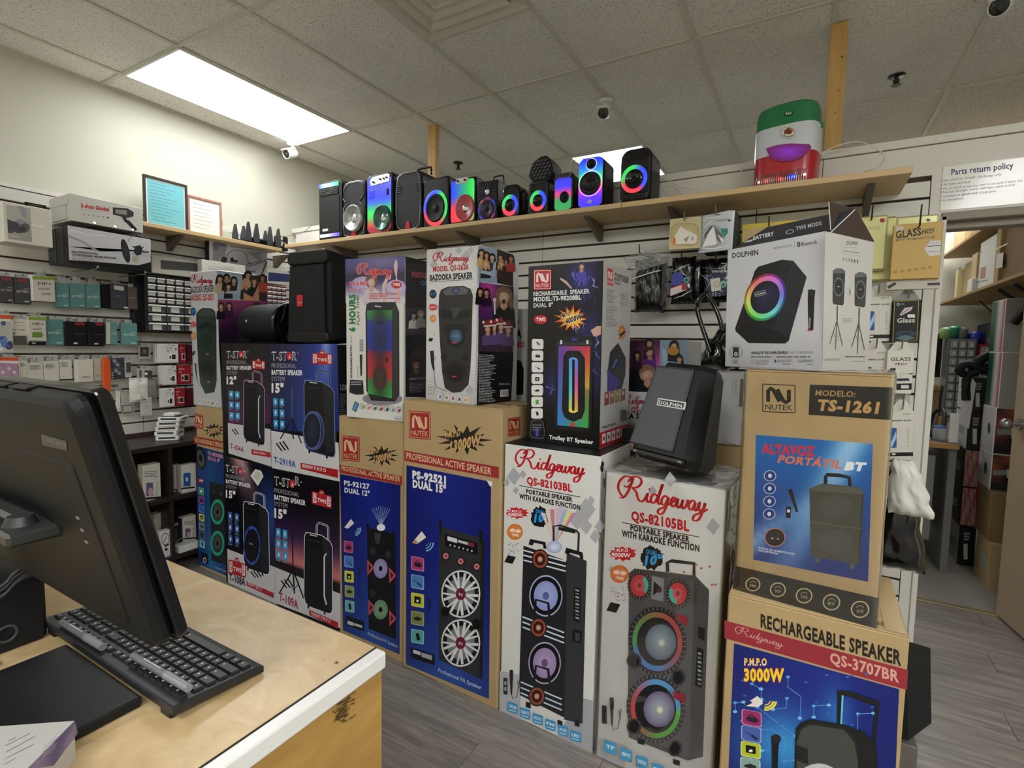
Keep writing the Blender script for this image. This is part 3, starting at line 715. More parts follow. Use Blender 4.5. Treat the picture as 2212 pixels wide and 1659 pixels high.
def stand(A,x,y,h_,col='#101014',edge='#9aa6bd'):
 A.line([(x,y),(x+h_*.01,y+h_*.62)],h_*.018,edge);A.line([(x,y),(x+h_*.01,y+h_*.62)],h_*.012,col)
 for dx,dy in((-.2,.32),(.03,.32),(.17,.40)):A.line([(x+h_*.01,y+h_*.55),(x+h_*dx,y+h_*(.62+dy*.9))],h_*.02,col)
 A.line([(x-h_*.09,y+h_*.75),(x+h_*.02,y+h_*.85),(x+h_*.1,y+h_*.75)],h_*.012,col)
def mics(A,x,y,k,n=3):
 for i in range(n):A.line([(x+i*k*.32,y-i*k*.1),(x+i*k*.32+k*.55,y+k*.75-i*k*.06)],k*.13,'#141418')
def pic6(A,x,y,w_,h_,dx,dy,sl,col=bluei):
 for j in range(3):
  for i in range(2):
   xx,yy=x+i*dx+j*1.5,y+j*dy+i*dx*sl;A.par(xx,yy,w_,h_,sl,col,w_*.15);A.ell(xx+w_/2,yy+h_*.5+sl*w_/2,w_*.2,h_*.25,'#dff2ff',n=8);A.micro(xx,yy+h_*1.1,w_,2,h_*.12,h_*.06,'#8aa0b8',sl,i+j)

B=Box('speaker_box','black and purple 12 inch speaker box, upper left of the four stacked dark boxes','box',(-3.062,1.810),(-2.537,1.806),.797,.686,.36,bcard,tape_=False)
A=B.front(Z3)
A.grid([(352,1008),(740,1010),(765,1720),(388,1720)],8,14,lambda u,v:mix('#1c1517','#8f2f86',max(0,min(1,(v-.45)*1.2))*(.35+.65*math.exp(-((u-.1)*3)**2)+.5*math.exp(-((u-1)*3)**2))),M=PRINTG)
heading(A,372,1075,58,.0,'12"');radio_badge(A,600,1135,115,95,.05)
A.view=Z4
A.poly([(306,178),(612,222),(620,492),(312,395)],'#d2d2d4');pic6(A,315,-54,32,48,44,76,.10)
trolley(A,(420,-130,150,445,.12),'#d9a6d8',strip='#cfd6e2');mics(A,338,222,55,2)
A.text('T-104A',(325,358),(422,388),34,'#a3276e',.02);A.poly([(477,365),(614,388),(616,425),(478,402)],'#b52a30');A.text('3000W P.M.P.O',(490,393),(580,408),15,'#f0d8d8',.02)
A.build('printed_artwork')

B=Box('speaker_box','blue speaker box with a tripod stand picture, upper right of four dark boxes','box',(-2.531,1.790),(-2.046,1.79),.797,.689,.36,bcard,tape_=False)
A=B.front(Z3)
A.grid([(745,1008),(1362,1008),(1385,1790),(768,1790)],12,14,lambda u,v:mix(mix('#0c1238','#1b3796',math.exp(-((u-.78+v*.1)*2.6)**2)),'#a9c2ff',.75*math.exp(-((u-.8-(.35-v)*.12)*14)**2)*max(0,1-v*1.3)+.15*math.exp(-((u-.4)*4)**2)*v),M=PRINTG)
heading(A,775,1080,72,.02,'15"');radio_badge(A,1138,1062,180,125,.04)
A.view=Z4
A.poly([(616,232),(1100,320),(1108,598),(622,500)],'#d5d5d8');pic6(A,632,-2,32,52,46,78,.10)
stand(A,765,-80,410);trolley(A,(850,-130,215,520,.13),'#7f93c4',ring_='#46558a',lean=.02)
A.ring(912,232,68,140,.88,'#50639c');A.ell(912,232,58,122,'#1b1e28',cc='#30364a');A.line([(880,200),(945,270)],3,'#1a1a1e')
mics(A,655,322,75,3);A.text('T-2919A',(638,462),(795,498),42,'#2457a6',.02);A.poly([(830,462),(1098,512),(1098,572),(830,505)],'#b01f27');A.text('8000W P.M.P.O',(842,495),(1012,530),24,'#f2dede',.025)
A.build('printed_artwork')
A=B.side(Z3);A.text('T-STAR',(1385,1425),(1450,1420),50,'#c7c7d0',.01);A.micro(1385,1455,60,11,17,8,'#8a8c98');A.build('printed_side')

B=Box('speaker_box','black speaker box with pink and white light beams, lower left of four dark boxes','box',(-3.058,1.808),(-2.537,1.803),0,.795,.36,bcard,tape_=False)
A=B.front(Z4)
A.grid([(284,412),(634,505),(646,1212),(302,1080)],12,16,lambda u,v:mix(mix('#0d0d14','#2e4f9e',.9*math.exp(-((u-.93)*3.5)**2-((v-.5)*2.6)**2)),'#e0a8b0',.65*math.exp(-((u-.22-v*.5)*9)**2)*max(0,1-v*1.8)+.75*math.exp(-((u-.36-v*.62)*10)**2)*max(0,1-v*2)),M=PRINTG)
A.poly([(302,1080),(646,1212),(652,1475),(308,1322)],'#d0d1d4')
heading(A,292,478,46,.20,'15"');pic6(A,308,812,30,58,48,82,.22,'#3d5fae')
A.poly([(505,508),(545,520),(562,560),(522,630),(468,555)],'#e6e6e0');A.poly([(508,525),(538,530),(545,562),(520,600),(490,560)],'#cdd2c8')
trolley(A,(415,740,180,490,.17),'#e8f0ff',lean=.02);A.ring(480,1055,62,140,.85,lambda a:'#3c63c4' if int(a/18)%2 else '#27408a');A.ell(480,1055,48,115,'#14151a');A.text('T-STAR',(460,1045),(486,1052),10,'#ccd',.02)
radio_badge(A,312,1125,124,128,.28);mics(A,472,1240,62,3)
A.text('T-108A',(318,1308),(432,1345),52,'#20283e',.02);A.poly([(442,1310),(636,1395),(636,1432),(442,1342)],'#b12730');A.text('8000W P.M.P.O',(450,1335),(550,1382),22,'#ecc8c8',.02)
A.build('printed_artwork')

B=Box('speaker_box','purple speaker box with a sunset print, lower right of the four stacked dark boxes','box',(-2.531,1.790),(-2.046,1.79),0,.788,.36,bcard,tape_=False)
A=B.front(Z4)
A.grid([(634,512),(1100,618),(1112,1405),(648,1225)],6,22,lambda u,v:mix(mix(mix('#120f16','#3a2150',min(1,max(0,(v-.3)*3))),'#d07a78',min(1,max(0,(v-.62)*4.5))),'#120f16',1.0 if v>.90 else(.0)),M=PRINTG)
A.poly([(647,1212),(1112,1402),(1114,1650),(652,1470)],'#d0d1d4')
heading(A,640,562,58,.20,'15"');radio_badge(A,908,640,142,115,.26);pic6(A,652,928,33,60,48,80,.24)
stand(A,770,965,480,edge='#30303a');trolley(A,(855,960,200,540,.2),'#e0e4ec',strip='#dce4ec');mics(A,690,1305,72,3)
A.text('T-109A',(675,1445),(812,1512),58,'#b02848',.02);A.poly([(892,1515),(1098,1605),(1098,1650),(892,1552)],'#b12730');A.text('9000W P.M.P.O',(905,1552),(1045,1612),24,'#f0d4d4',.02)
A.build('printed_artwork')

# ---- two tall brown NUTEK cartons
def neon(u,v):return mix(mix('#18288a','#101a62',abs(u-.5)*1.4),'#3a8cc8',max(0,v-.45)*.85*(1-abs(u-.55)))
B=Box('speaker_carton','tall brown carton with a blue print marked 12000W, left of the tallest carton','box',(-2.028,1.790),(-1.575,1.760),0,1.136,.36,kraft)
A=B.front(Z8)
A.logo(42,190,94,128,.09,'#a32c30','#dcb68a');A.star(248,293,85,56,12,.5,'#241e18');A.text('P.M.P.D',(180,285),(232,278),22,'#c9a26c',.04,sh=.2);A.text('12000W',(205,332),(300,312),34,'#c9a26c',.05,sh=.15)
A.poly([(30,340),(353,400),(353,445),(32,382)],'#9c2f30');A.text('PROFESSIONAL ACTIVE SPEAKER',(42,370),(342,428),24,'#dcb88e',.02)
A.grid([(35,388),(345,445),(340,1312),(50,1188)],8,16,neon,M=PRINTG)
A.text('PS-92127',(56,445),(186,466),24,'#eceef4',.035);A.text('DUAL 12"',(58,482),(186,502),24,'#eceef4',.035)
for i in range(9):A.line([(245,655),(195+12*i,590-abs(4-i)*(-4)-40)],1.6,'#a9c4e8')
A.poly([(172,662),(318,695),(322,1235),(182,1180)],'#121316');A.par(172,640,12,60,.2,'#121316');A.par(303,675,12,60,.2,'#121316');A.ell(245,662,22,18,'#e8eef6',cc='#ffffff')
driver(A,243,872,50,70,'#8f86bc','#26262c');driver(A,243,1082,52,70,'#5f8f6c','#26262c')
for x,y in((190,865),(302,905),(196,1070),(303,1125)):A.poly([(x-16,y-40),(x+18,y-2),(x+16,y+10),(x-14,y+42)],'#c05058');A.poly([(x-8,y-18),(x+8,y+2),(x-7,y+20)],'#3a1c22')
A.ell(205,782,14,20,'#2e3036');A.ell(282,802,14,20,'#2e3036');A.ell(203,998,14,20,'#2e3036')
A.poly([(210,690),(245,690),(240,735),(228,750),(215,730)],'#3b3e46')
A.poly([(58,662),(92,618),(108,640),(76,668)],'#ece8e4');
for k in(18,26,34):A.ring(110,668,k,k*1.1,.85,'#8fd0f0',a0=-80,a1=10,n=8)
for i,(k,c_)in enumerate((('plug','#b03a78'),('mic','#4b84cc'),('card','#cfd23c'),('usb','#8c9a60'),('remote','#68b4b4'))):icon_tile(A,56+i*1.6,728+i*76,47,58,.17,c_,k)
A.line([(138,870),(132,930)],7,'#1c2c5c');A.line([(132,930),(130,1000),(150,1030)],2,'#1c2c5c')
A.poly([(66,1112),(158,1142),(160,1192),(68,1160)],'#15161c');A.poly([(75,1138),(105,1147),(105,1165),(75,1156)],'#cfd4da');A.poly([(108,1150),(150,1163),(150,1176),(108,1163)],'#c2c8ce')
A.text('Professional PA Speaker',(178,1210),(332,1278),16,'#c8d8f0',.0,sh=.1)
A.build('printed_artwork')

B=Box('speaker_carton','tallest brown carton, blue print with two spoked woofers, marked 13000W','box',(-1.566,1.752),(-1.034,1.728),0,1.25,.29,kraft)
A=B.front(Z8)
A.logo(387,63,112,142,.07,'#a32c30','#dcb68a');A.star(672,215,140,80,13,.5,'#241e18');A.text('P.M.P.D',(572,205),(650,192),34,'#c9a26c',.04,sh=.1);A.text('13000W',(598,275),(755,238),50,'#c9a26c',.05,sh=.1)
A.poly([(364,268),(848,352),(848,412),(364,320)],'#a03236');A.text('PROFESSIONAL ACTIVE SPEAKER',(374,308),(810,392),30,'#e0bd92',.025)
A.grid([(375,343),(808,428),(797,1540),(372,1362)],10,20,neon,M=PRINTG)
A.poly([(785,420),(815,428),(812,455),(800,448)],'#e8e4dc')
A.text('PS-92521',(405,408),(577,440),36,'#f4f4ee',.055);A.text('DUAL 15"',(407,455),(577,487),36,'#f4f4ee',.055)
A.poly([(541,655),(777,722),(762,1440),(540,1338)],'#2f3136');A.par(543,622,14,70,.25,'#16171a');A.par(748,675,18,70,.25,'#16171a')
A.poly([(757,725),(777,728),(764,1438),(748,1430)],'#1d1e22')
A.poly([(572,695),(740,742),(738,802),(572,756)],'#0d0e11');A.poly([(585,706),(635,720),(635,742),(585,728)],'#dfe2e8');A.poly([(640,724),(690,738),(690,752),(640,738)],'#c8ccd2')
for k in range(6):A.ell(600+22*k,752+6*k,5,6,'#b6bac2',n=8)
A.poly([(690,735),(722,744),(722,764),(690,755)],'#802c3c')
for x,y in((577,808),(653,835),(735,862)):A.ell(x,y,22,25,'#1c1d20');A.ell(x,y,15,17,'#b03a48',cc='#f2d0d4');A.ell(x,y,6,7,'#551820')
for cx,cy in((654,1002),(654,1252)):
 driver(A,cx,cy,100,122,'#6f7a80','#e6e6e8',spokes=9,spokec='#e4e4e6',cap='#6a1c3a',bg='#15161a');A.ell(cx,cy,26,32,'#7c2348',cc='#54142c');A.text('N',(cx-9,cy+9),(cx+9,cy+12),16,'#e8d8dc',.02)
A.ell(575,1092,22,26,'#0d0e10');A.ell(735,1155,22,28,'#0d0e10')
A.poly([(405,740),(455,680),(478,712),(432,745)],'#f2ece6');A.poly([(405,740),(420,722),(440,742)],'#c89058')
for k in(16,30,44):A.ring(474,738,k,k*1.05,.84,'#7ec0ec',a0=-85,a1=0,n=8)
for i,(k,c_)in enumerate((('plug','#b0407c'),('mic','#4f86c8'),('card','#cdd23a'),('usb','#7c8c54'),('remote','#5aacac'))):icon_tile(A,401,806+i*93,66,70,.18,c_,k,7)
A.line([(497,1025),(488,1090)],10,'#1b2a58');A.line([(488,1090),(484,1140),(512,1150),(520,1200)],2.5,'#1b2a58')
A.poly([(400,1275),(520,1312),(520,1365),(400,1325)],'#14151b');A.poly([(412,1285),(450,1297),(450,1315),(412,1303)],'#d4d8de');A.poly([(455,1300),(508,1316),(508,1340),(455,1322)],'#aab0b8')
A.text('Professional PA Speaker',(540,1398),(760,1490),20,'#b8cdea',.015,sh=.1)
A.build('printed_artwork')
A=B.side(Z8);A.logo(893,103,65,95,-.12,'#8f2a2e','#c09a6a');A.build('printed_side')

# ---- white Ridgeway floor boxes
def grey_squares(A,L):
 for x,y,k in L:A.poly([(x,y-k),(x+k*.8,y-k*.05),(x+k*.1,y+k),(x-k*.75,y+k*.1)],'#adafb4')
B=Box('speaker_box','tall white box picturing blue and violet cones, right of the tallest brown carton','box',(-1.024,1.735),(-.620,1.724),0,1.117,.33,wcard,flapmat=bcard,tape_=False)
A=B.front(A2,PRINTG)
grey_squares(A,((90,225,45),(55,255,22),(135,215,22),(100,295,20),(445,390,60),(400,440,48),(445,470,40),(490,520,35),(470,345,25)))
A.grid([(22,1180),(130,1205),(120,1440),(20,1385)],3,3,lambda u,v:'#b9bbc0');A.poly([(420,1310),(482,1330),(478,1590),(300,1510)],'#a9abb2')
A.script((95,175),(440,222),88,'#c51f2b',.31)
A.text('QS-82103BL',(155,262),(378,302),34,'#c51f2b',.045);A.line([(118,270),(418,327)],3.5,'#1a1a1c');A.text('PORTABLE SPEAKER',(152,308),(380,350),20,'#1a1a1c',.045);A.text('WITH KARAOKE FUNCTION',(118,333),(418,391),22,'#1a1a1c',.045)
A.star(105,405,58,30,12,.78,'#c9252f');A.text('P.M.P.O',(68,400),(128,404),11,'#fff',.01,sh=.15);A.text('9000W',(62,420),(134,424),16,'#fff',.02,sh=.15)
A.star(220,425,48,53,16,.93,'#16181c');A.text('DUAL',(200,405),(242,412),18,'#2a9ae0',.04);A.text('10"',(190,450),(258,446),36,'#2a9ae0',.06,sh=.15)
A.ell(97,498,39,40,'#d97828',cc='#eda060');A.text('TWS',(82,518),(116,522),10,'#fff',.03);A.ell(85,490,14,9,'#f8e2cc',n=8);A.ell(113,494,14,9,'#f8e2cc',n=8)
for i,c_ in enumerate(('#e8c8c8','#f0dcb0','#c05a6a','#e4b8c8','#c8b0e0','#7fa8e0','#f0e060','#d05a90')):
 x=225+22*i;A.poly([(290,560),(x,372+abs(3.5-i)*9),(x+20,374+abs(3.5-i)*9)],mix(c_,'#dcdcd8',.35))
handset(A,45,612,38);
A.line([(288,545),(288,470),(320,466),(400,492),(412,505),(408,600)],10,'#2c2d31');A.line([(312,480),(395,498)],16,'#232428');A.ell(292,572,38,30,'#9db0d8',cc='#e6ecf8')
A.poly([(140,565),(352,640),(358,655),(340,1410),(122,1300),(120,1200)],'#232428');A.poly([(352,600),(450,640),(430,1440),(340,1420),(352,800)],'#34363a')
A.poly([(165,560),(172,532),(248,548),(252,580),(238,580),(236,560),(190,550),(185,565)],'#1b1c1f');A.poly([(342,600),(350,575),(430,598),(434,632),(418,630),(415,612),(368,600),(362,612)],'#1b1c1f')
for yy in(588,612,636):A.line([(140,yy),(348,yy+55)],7,'#d8e2ea');
for yy in(915,940,965):A.line([(135,yy),(340,yy+78)],7,'#cfe0ec')
for yy in(1235,1262,1288):A.line([(126,yy),(328,yy+85)],7,'#c4d8ea')
driver(A,250,812,82,102,'#8e9ad6','#b2b8dc',cap='#5a64a8');driver(A,244,1142,80,104,'#9c84b4','#b6a8c8',cap='#6a5484')
for cx,cy in((222,632),(214,968),(206,1305)):A.ell(cx,cy,42,50,'#1c1d20');A.ell(cx,cy,36,43,'#99503f',cc='#6a2c20');A.ell(cx,cy,26,31,'#3c1814');A.ell(cx,cy,13,15,'#b46a54',cc='#dba')
for cy in(880,1205):A.line([(192,cy+30),(202,cy-50),(262,cy-32),(268,cy+35)],13,'#1d1e23')
A.poly([(390,765),(422,775),(418,942),(385,932)],'#1a1b1e');
for k in range(9):A.par(396,778+17*k,18,8,.3,'#6c7076' if k%2 else '#a8acb2')
A.poly([(383,975),(428,985),(424,1045),(380,1035)],'#141518');A.par(393,990,24,40,.2,'#3c3f44')
for x,y in((152,1330),(308,1420),(392,1420)):A.par(x,y,24,28,.3,'#1b1c1f')
A.par(42,1212,20,82,.2,'#2c2d31',3);A.ell(52,1240,7,11,'#9a9ca0',n=8);A.ell(52,1268,7,11,'#9a9ca0',n=8);corded_mic(A,80,1175,140)
for i,tx in enumerate(('TF/USB','REMOTE','DISCO','FM','AUX','LED')):
 x,y=62+62*i,1328+28*i;A.par(x,y,50,50,.32,'#3f9ad0',6);A.text(tx,(x+6,y+30),(x+44,y+42),14,'#f0f8ff',.02);A.micro(x+8,y+40,36,1,6,5,'#d0e8f8',.3)
A.build('printed_artwork')
A=B.side(A2);A.ell(527,165,8,14,'#222');A.ell(524,185,8,20,'#2a1a1e');A.build('hand_hole_print')

B=Box('speaker_box','tall white box in clear film, picturing red and green ringed cones, under the tilted speaker','box',(-.598,1.722),(-.200,1.703),0,1.062,.33,wcard,tape_=False)
B105=B
A=B.front(A3,PRINTG)
grey_squares(A,((420,180,40),(330,240,30),(640,420,45),(120,640,20),(60,420,35)))
A.poly([(50,1500),(200,1545),(190,1659),(45,1600)],'#c2c4c8')
A.script((148,270),(612,352),118,'#c51f2b',.31)
A.text('QS-82105BL',(222,388),(520,445),46,'#c51f2b',.045);A.line([(175,400),(572,475)],4,'#1a1a1c');A.text('PORTABLE SPEAKER',(218,440),(522,502),27,'#1a1a1c',.045);A.text('WITH KARAOKE FUNCTION',(174,470),(572,550),30,'#1a1a1c',.045)
A.star(178,560,78,38,12,.78,'#c9252f');A.text('P.M.P.O',(128,548),(206,552),15,'#fff',.01,sh=.15);A.text('9000W',(120,576),(216,580),21,'#fff',.02,sh=.15)
A.star(328,582,62,62,18,.94,'#16181c');A.text('DUAL',(300,560),(358,568),22,'#3ba0dc',.04);A.text('10"',(290,618),(378,612),44,'#3ba0dc',.06,sh=.15)
A.ell(162,664,48,46,'#d4722c',cc='#f0a070');A.text('TWS',(145,690),(184,696),13,'#fff',.03);A.ell(147,655,17,11,'#f8e2cc',n=8);A.ell(182,660,17,11,'#f8e2cc',n=8)
handset(A,95,808,48)
R=random.Random(4)
for i in range(9):A.ell(480+R.uniform(0,190),590+R.uniform(0,160),7,6,'#c8506a',n=7)
A.line([(412,690),(408,605),(430,596),(545,610),(545,705)],18,'#222327');A.ell(418,672,42,20,'#c9a0ac',cc='#e8d0d8')
A.poly([(210,660),(240,635),(552,672),(622,745),(590,1600),(512,1620),(210,1500)],'#4a4c50');A.poly([(545,675),(622,748),(590,1600),(512,1620),(540,1000)],'#393b3f')
A.poly([(212,655),(545,700),(520,1600),(205,1470)],'#56585c')
A.poly([(330,672),(390,688),(388,806),(325,790)],'#8d9094');A.poly([(338,700),(380,735),(335,775)],'#1d1e22');A.ell(367,745,13,15,'#3a3c40')
for cx,cy,f_ in((266,722,0),(462,762,1)):
 A.ell(cx,cy,62,78,'#2a2b2f')
 for k in range(24):a=k*math.pi/12;A.line([(cx+50*math.cos(a),cy+62*math.sin(a)),(cx+60*math.cos(a),cy+75*math.sin(a))],3,'#9a9ca0')
 A.ell(cx,cy,46,56,'#c23a48',cc='#e06a70');A.ring(cx,cy,46,56,.55,lambda a,f_=f_:('#58b8a8' if(a>(150 if f_ else-40)and a<(270 if f_ else 60))or(not f_ and a>320)else '#c8404c'));A.ell(cx,cy,14,17,'#b85a68',cc='#3a2028')
for cx,cy in((358,1008),(350,1350)):
 A.ell(cx,cy,150,180,'#222327',-8)
 for k in range(40):a=k*math.pi/20;A.line([(cx+132*math.cos(a),cy+160*math.sin(a)),(cx+148*math.cos(a),cy+178*math.sin(a))],4,'#85878b')
 A.ring(cx,cy,128,152,.82,(lambda a:mix('#4fae5c','#c4484c',(1+math.cos(math.radians(a-10)))/2)if math.sin(math.radians(a))>-.1 else mix('#5c8fd0','#c4484c',max(0,math.cos(math.radians(a)))))if cy<1100 else(lambda a:mix('#5c9ad0','#c4484c',max(0,-math.cos(math.radians(a))))if math.sin(math.radians(a))>-.2 else mix('#60b848','#c4484c',max(0,-math.cos(math.radians(a))))),-6)
 A.ell(cx,cy,104,124,'#17181c',-6);A.ell(cx+18,cy+2,80,92,'#5f7484' if cy<1100 else '#6f5f86',cc='#a8b4bc');A.ring(cx+18,cy+2,60,70,.96,'#7f90a0');A.ring(cx+18,cy+2,42,48,.95,'#8ea0ae');A.ell(cx+22,cy+6,18,20,'#b8b8a8',cc='#eeeedd')
for x,y in((240,1105),(465,1190),(240,1440),(448,1552)):A.ell(x,y,38,42,'#3c3e42');A.ell(x,y,27,32,'#121316')
for x,y in((478,888),(468,1285)):A.poly([(x-30,y-25),(x+35,y-8),(x+32,y+38),(x-28,y+8)],'#8e2c36')
A.poly([(568,930),(602,945),(600,1002),(566,985)],'#1b1c1f');A.poly([(562,1035),(595,1048),(585,1245),(552,1230)],'#1d1e21')
for k in range(8):A.par(566,1060+22*k,18,9,.3,'#7a7e84' if k%2 else '#adb1b6')
for x,y in((258,1500),(440,1605)):A.par(x,y,34,26,.3,'#26272a')
A.par(76,1332,25,92,.1,'#2c2d31',3);corded_mic(A,125,1292,165)
for i,tx in enumerate(('TF','REMOTE','DISCO','FM','AUX','LED')):
 x,y=88+81*i,1508+38*i;A.par(x,y,60,62,.3,'#4a9ecc',7);A.text(tx,(x+8,y+40),(x+52,y+54),17,'#f0f8ff',.02)
A.build('printed_artwork')

# ---- crumpled clear film around a carton
def film(B,name,amp=.006,off=.004,seed=1,zs=1.0,nx=26,nz=70,dn_=0.0,zmin=0.0):
 M=MATS.get('clear_film')
 if not M:
  M=bpy.data.materials.new('clear_film');M.use_nodes=True;nt=M.node_tree;nt.nodes.clear()
  o_=nt.nodes.new('ShaderNodeOutputMaterial');mx=nt.nodes.new('ShaderNodeMixShader');tr=nt.nodes.new('ShaderNodeBsdfTransparent');gl=nt.nodes.new('ShaderNodeBsdfGlossy');fr=nt.nodes.new('ShaderNodeLayerWeight')
  fr.inputs[0].default_value=.38;gl.inputs['Roughness'].default_value=.12;gl.inputs['Color'].default_value=(1,1,1,1);tr.inputs[0].default_value=(.97,.97,.97,1)
  nt.links.new(fr.outputs['Facing'],mx.inputs[0]);nt.links.new(tr.outputs[0],mx.inputs[1]);nt.links.new(gl.outputs[0],mx.inputs[2]);nt.links.new(mx.outputs[0],o_.inputs[0])
  MATS['clear_film']=M
 from mathutils import noise
 mb=MB();w2,d2,h=B.w/2+off,B.d/2+off,B.h+off;per=[]
 nd=max(6,int(nx*B.d/B.w));
 for i in range(nx):per.append((-w2+2*w2*i/nx,-d2,0,-1))
 for i in range(nd):per.append((w2,-d2+2*d2*i/nd,1,0))
 for i in range(nx):per.append((w2-2*w2*i/nx,d2,0,1))
 for i in range(nd):per.append((-w2,d2-2*d2*i/nd,-1,0))
 n=len(per);vs=[]
 for j in range(nz+1):
  z_=zmin+(h-zmin)*j/nz;e=max(0,(j/nz-.85)/.15)+max(0,(.06-j/nz)/.06)
  for k,(x,y,ax,ay)in enumerate(per):
   q=V((x*5+seed,y*5,z_*3));s1=noise.noise(q*2.2);s2=noise.noise(V((x*18,y*18+seed,z_*7)));s3=1-abs(noise.noise(V((x*9+seed*3,y*9,z_*14))))*2
   dd=abs(amp*(.5*s1+.5*s2)*(.6+1.3*e)+amp*.5*s3*(.4+e))
   cx=ax if(ax or ay)else 0
   if abs(abs(x)-w2)<1e-6 and ay:vs.append((x+math.copysign(dd*.7,x),y+ay*dd,z_));continue
   vs.append((x+ax*dd,y+ay*dd,z_))
 fs=[(j*n+i,j*n+(i+1)%n,(j+1)*n+(i+1)%n,(j+1)*n+i)for j in range(nz)for i in range(n)]
 mb.add(vs,fs,M,smooth=True)
 tv=[];m_=22
 for a in range(m_+1):
  for b in range(m_+1):
   x,y=-w2+2*w2*a/m_,-d2+2*d2*b/m_;tv.append((x,y,h+abs(noise.noise(V((x*16,y*16,seed))))*amp*1.6))
 mb.add(tv,[(a*(m_+1)+b,(a+1)*(m_+1)+b,(a+1)*(m_+1)+b+1,a*(m_+1)+b+1)for a in range(m_)for b in range(m_)],M,smooth=False)
 mb.build(name,B.t,'crumpled clear plastic film')
film(B105,'plastic_wrap',amp=.009,off=.005,seed=2)

# ================================================================ SECOND ROW OF BOXES
# QS-2821 bazooka box on the far left carton
def party(A,pts_bg,people):
 for q,c in pts_bg:A.poly(q,c)
 for p in people:A.person(*p)
B=Box('speaker_box','narrow white bazooka speaker box standing on the leftmost brown carton','box',(-3.446,1.850),(-3.140,1.850),1.0765,.85,.29,gcard,tape_=False,flaps=False)
A=B.front(Z3,PRINTG)
A.script((52,458),(245,462),70,'#c4404c',.38)
A.text('BAZOOKA SPEAKER',(50,553),(257,538),55,'#18181a',.03);A.line([(52,572),(258,560)],4,'#18181a');A.text('MODEL QS-2821',(55,620),(257,612),42,'#b8323c',.045)
A.ell(73,718,24,38,'#1c4c8c');A.text('5"',(62,735),(84,733),30,'#3fa0e0',.04);A.star(75,832,32,32,12,.75,'#c8606c');A.ell(75,936,24,36,'#cf7a44',cc='#e8b088')
A.poly([(100,735),(130,700),(160,686),(240,690),(268,715),(280,800),(282,1200),(283,1340),(262,1440),(180,1455),(135,1360),(118,1200),(100,850)],'#27332f')
A.poly([(118,730),(160,698),(240,700),(262,728),(258,760),(200,750),(125,765)],'#43494a');A.poly([(115,845),(190,810),(268,842),(262,880),(190,870),(120,890)],'#161c1b');A.ell(190,990,55,85,'#1b2724');A.ell(205,1250,55,100,'#1b2322');A.par(190,1095,22,8,0,'#c88');A.par(200,1343,22,9,0,'#caa')
A.line([(92,1180),(100,1280),(110,1330)],[13,10,6],'#26282b');A.line([(110,1330),(125,1375),(150,1395)],3,'#333');A.poly([(60,1100),(80,1065),(94,1075),(76,1115)],'#2c2c32')
for i,c_ in enumerate(('#9a9','#aaa8a4','#b88','#666','#c9a')):A.ell(132+38*i,1515+8*i,13,22,'#eeeeee');A.ell(132+38*i,1515+8*i,9,15,c_)
A.build('printed_artwork')
A=B.side(Z3,PRINTG)
A.poly([(284,352),(520,385),(520,605),(290,605)],'#a3b4c6');A.poly([(510,385),(735,398),(730,625),(515,612)],'#3a2c2a')
A.person(310,425,28,'#1c1614','#cf9c80','#c8b496');A.person(370,415,26,'#171312','#b98664','#221c1c');A.person(435,440,26,'#1a1412','#d8a78c','#26262c');A.person(385,495,24,'#2a1c16','#dba88c','#1a1a1c')
A.poly([(355,555),(500,560),(512,470),(470,450),(460,530),(360,540)],'#a9bccf')
A.person(560,395,30,'#1e1814','#c18e6c','#1a1818');A.person(690,420,28,'#1c1210','#a9745a','#b84a38');A.person(545,465,32,'#c9a070','#dba680','#2a2228');A.person(615,450,28,'#4a2c20','#d2997a','#1c1a1e')
A.poly([(520,620),(520,545),(600,590),(655,480),(660,620)],'#cc9470')
A.grid([(290,608),(740,628),(735,1000),(300,1045)],5,5,lambda u,v:mix('#a8427e','#241430',min(1,v*1.4+.3*u)));A.person(320,670,26,'#3a2018','#cf9a80','#221828');A.person(392,665,24,'#3a241c','#c99076','#402048');A.person(640,680,30,'#2a1a1a','#c28a70','#20142c')
A.poly([(300,1045),(735,1000),(735,1560),(332,1584)],'#101014');A.micro(335,1155,50,26,15.5,8,'#8c8c92',0,3)
A.build('printed_party_photos')

# QS-L885 box
B=Box('speaker_box','white and purple 6 hours play time speaker box on a tall brown carton','box',(-1.944,1.763),(-1.613,1.800),1.1365,.760,.27,wcard,tape_=False,flapmat=bcard)
A=B.front(Z7,PRINTG)
A.grid([(66,165),(600,140),(600,560),(70,560)],10,14,lambda u,v:mix(mix('#4a3f86','#1f1a3c',math.exp(-((v-.42)*7)**2)),'#dddde0',min(1,max(0,(v-.52)*2.6))*.96+.25*math.exp(-((u-.6)*3)**2-((v-.1)*5)**2)))
A.ell(230,390,110,70,'#a79ac8',n=24,cc='#c9bedd');A.ell(520,420,90,70,'#b9a9d4',n=24,cc='#d4c8e4')
A.person(302,370,46,'#6a4a48','#e0b8a6','#cfc2cc');A.poly([(400,560),(395,400),(430,330),(455,330),(425,430),(440,560)],'#d8b8b4');A.poly([(505,560),(520,330),(500,235),(510,180),(528,168),(536,215),(528,320),(560,480),(555,560)],'#d6b4b8');A.ell(462,320,16,30,'#d8b6ae')
A.script((168,300),(482,300),92,'#cf2f3e',.36,out='#e4a8b0',ow=.2)
A.text('QS-L885',(98,400),(266,398),32,'#cf2f4a',.045,out='#f2e6ee',ow=.03);A.text('DUAL 8"',(96,458),(215,456),28,'#c8485a',.03,out='#f2e6ee',ow=.03);A.tws(525,394,48,34)
for k in range(3):A.micro(280,470+20*k,285,1,1,11,'#c86a78',0,k)
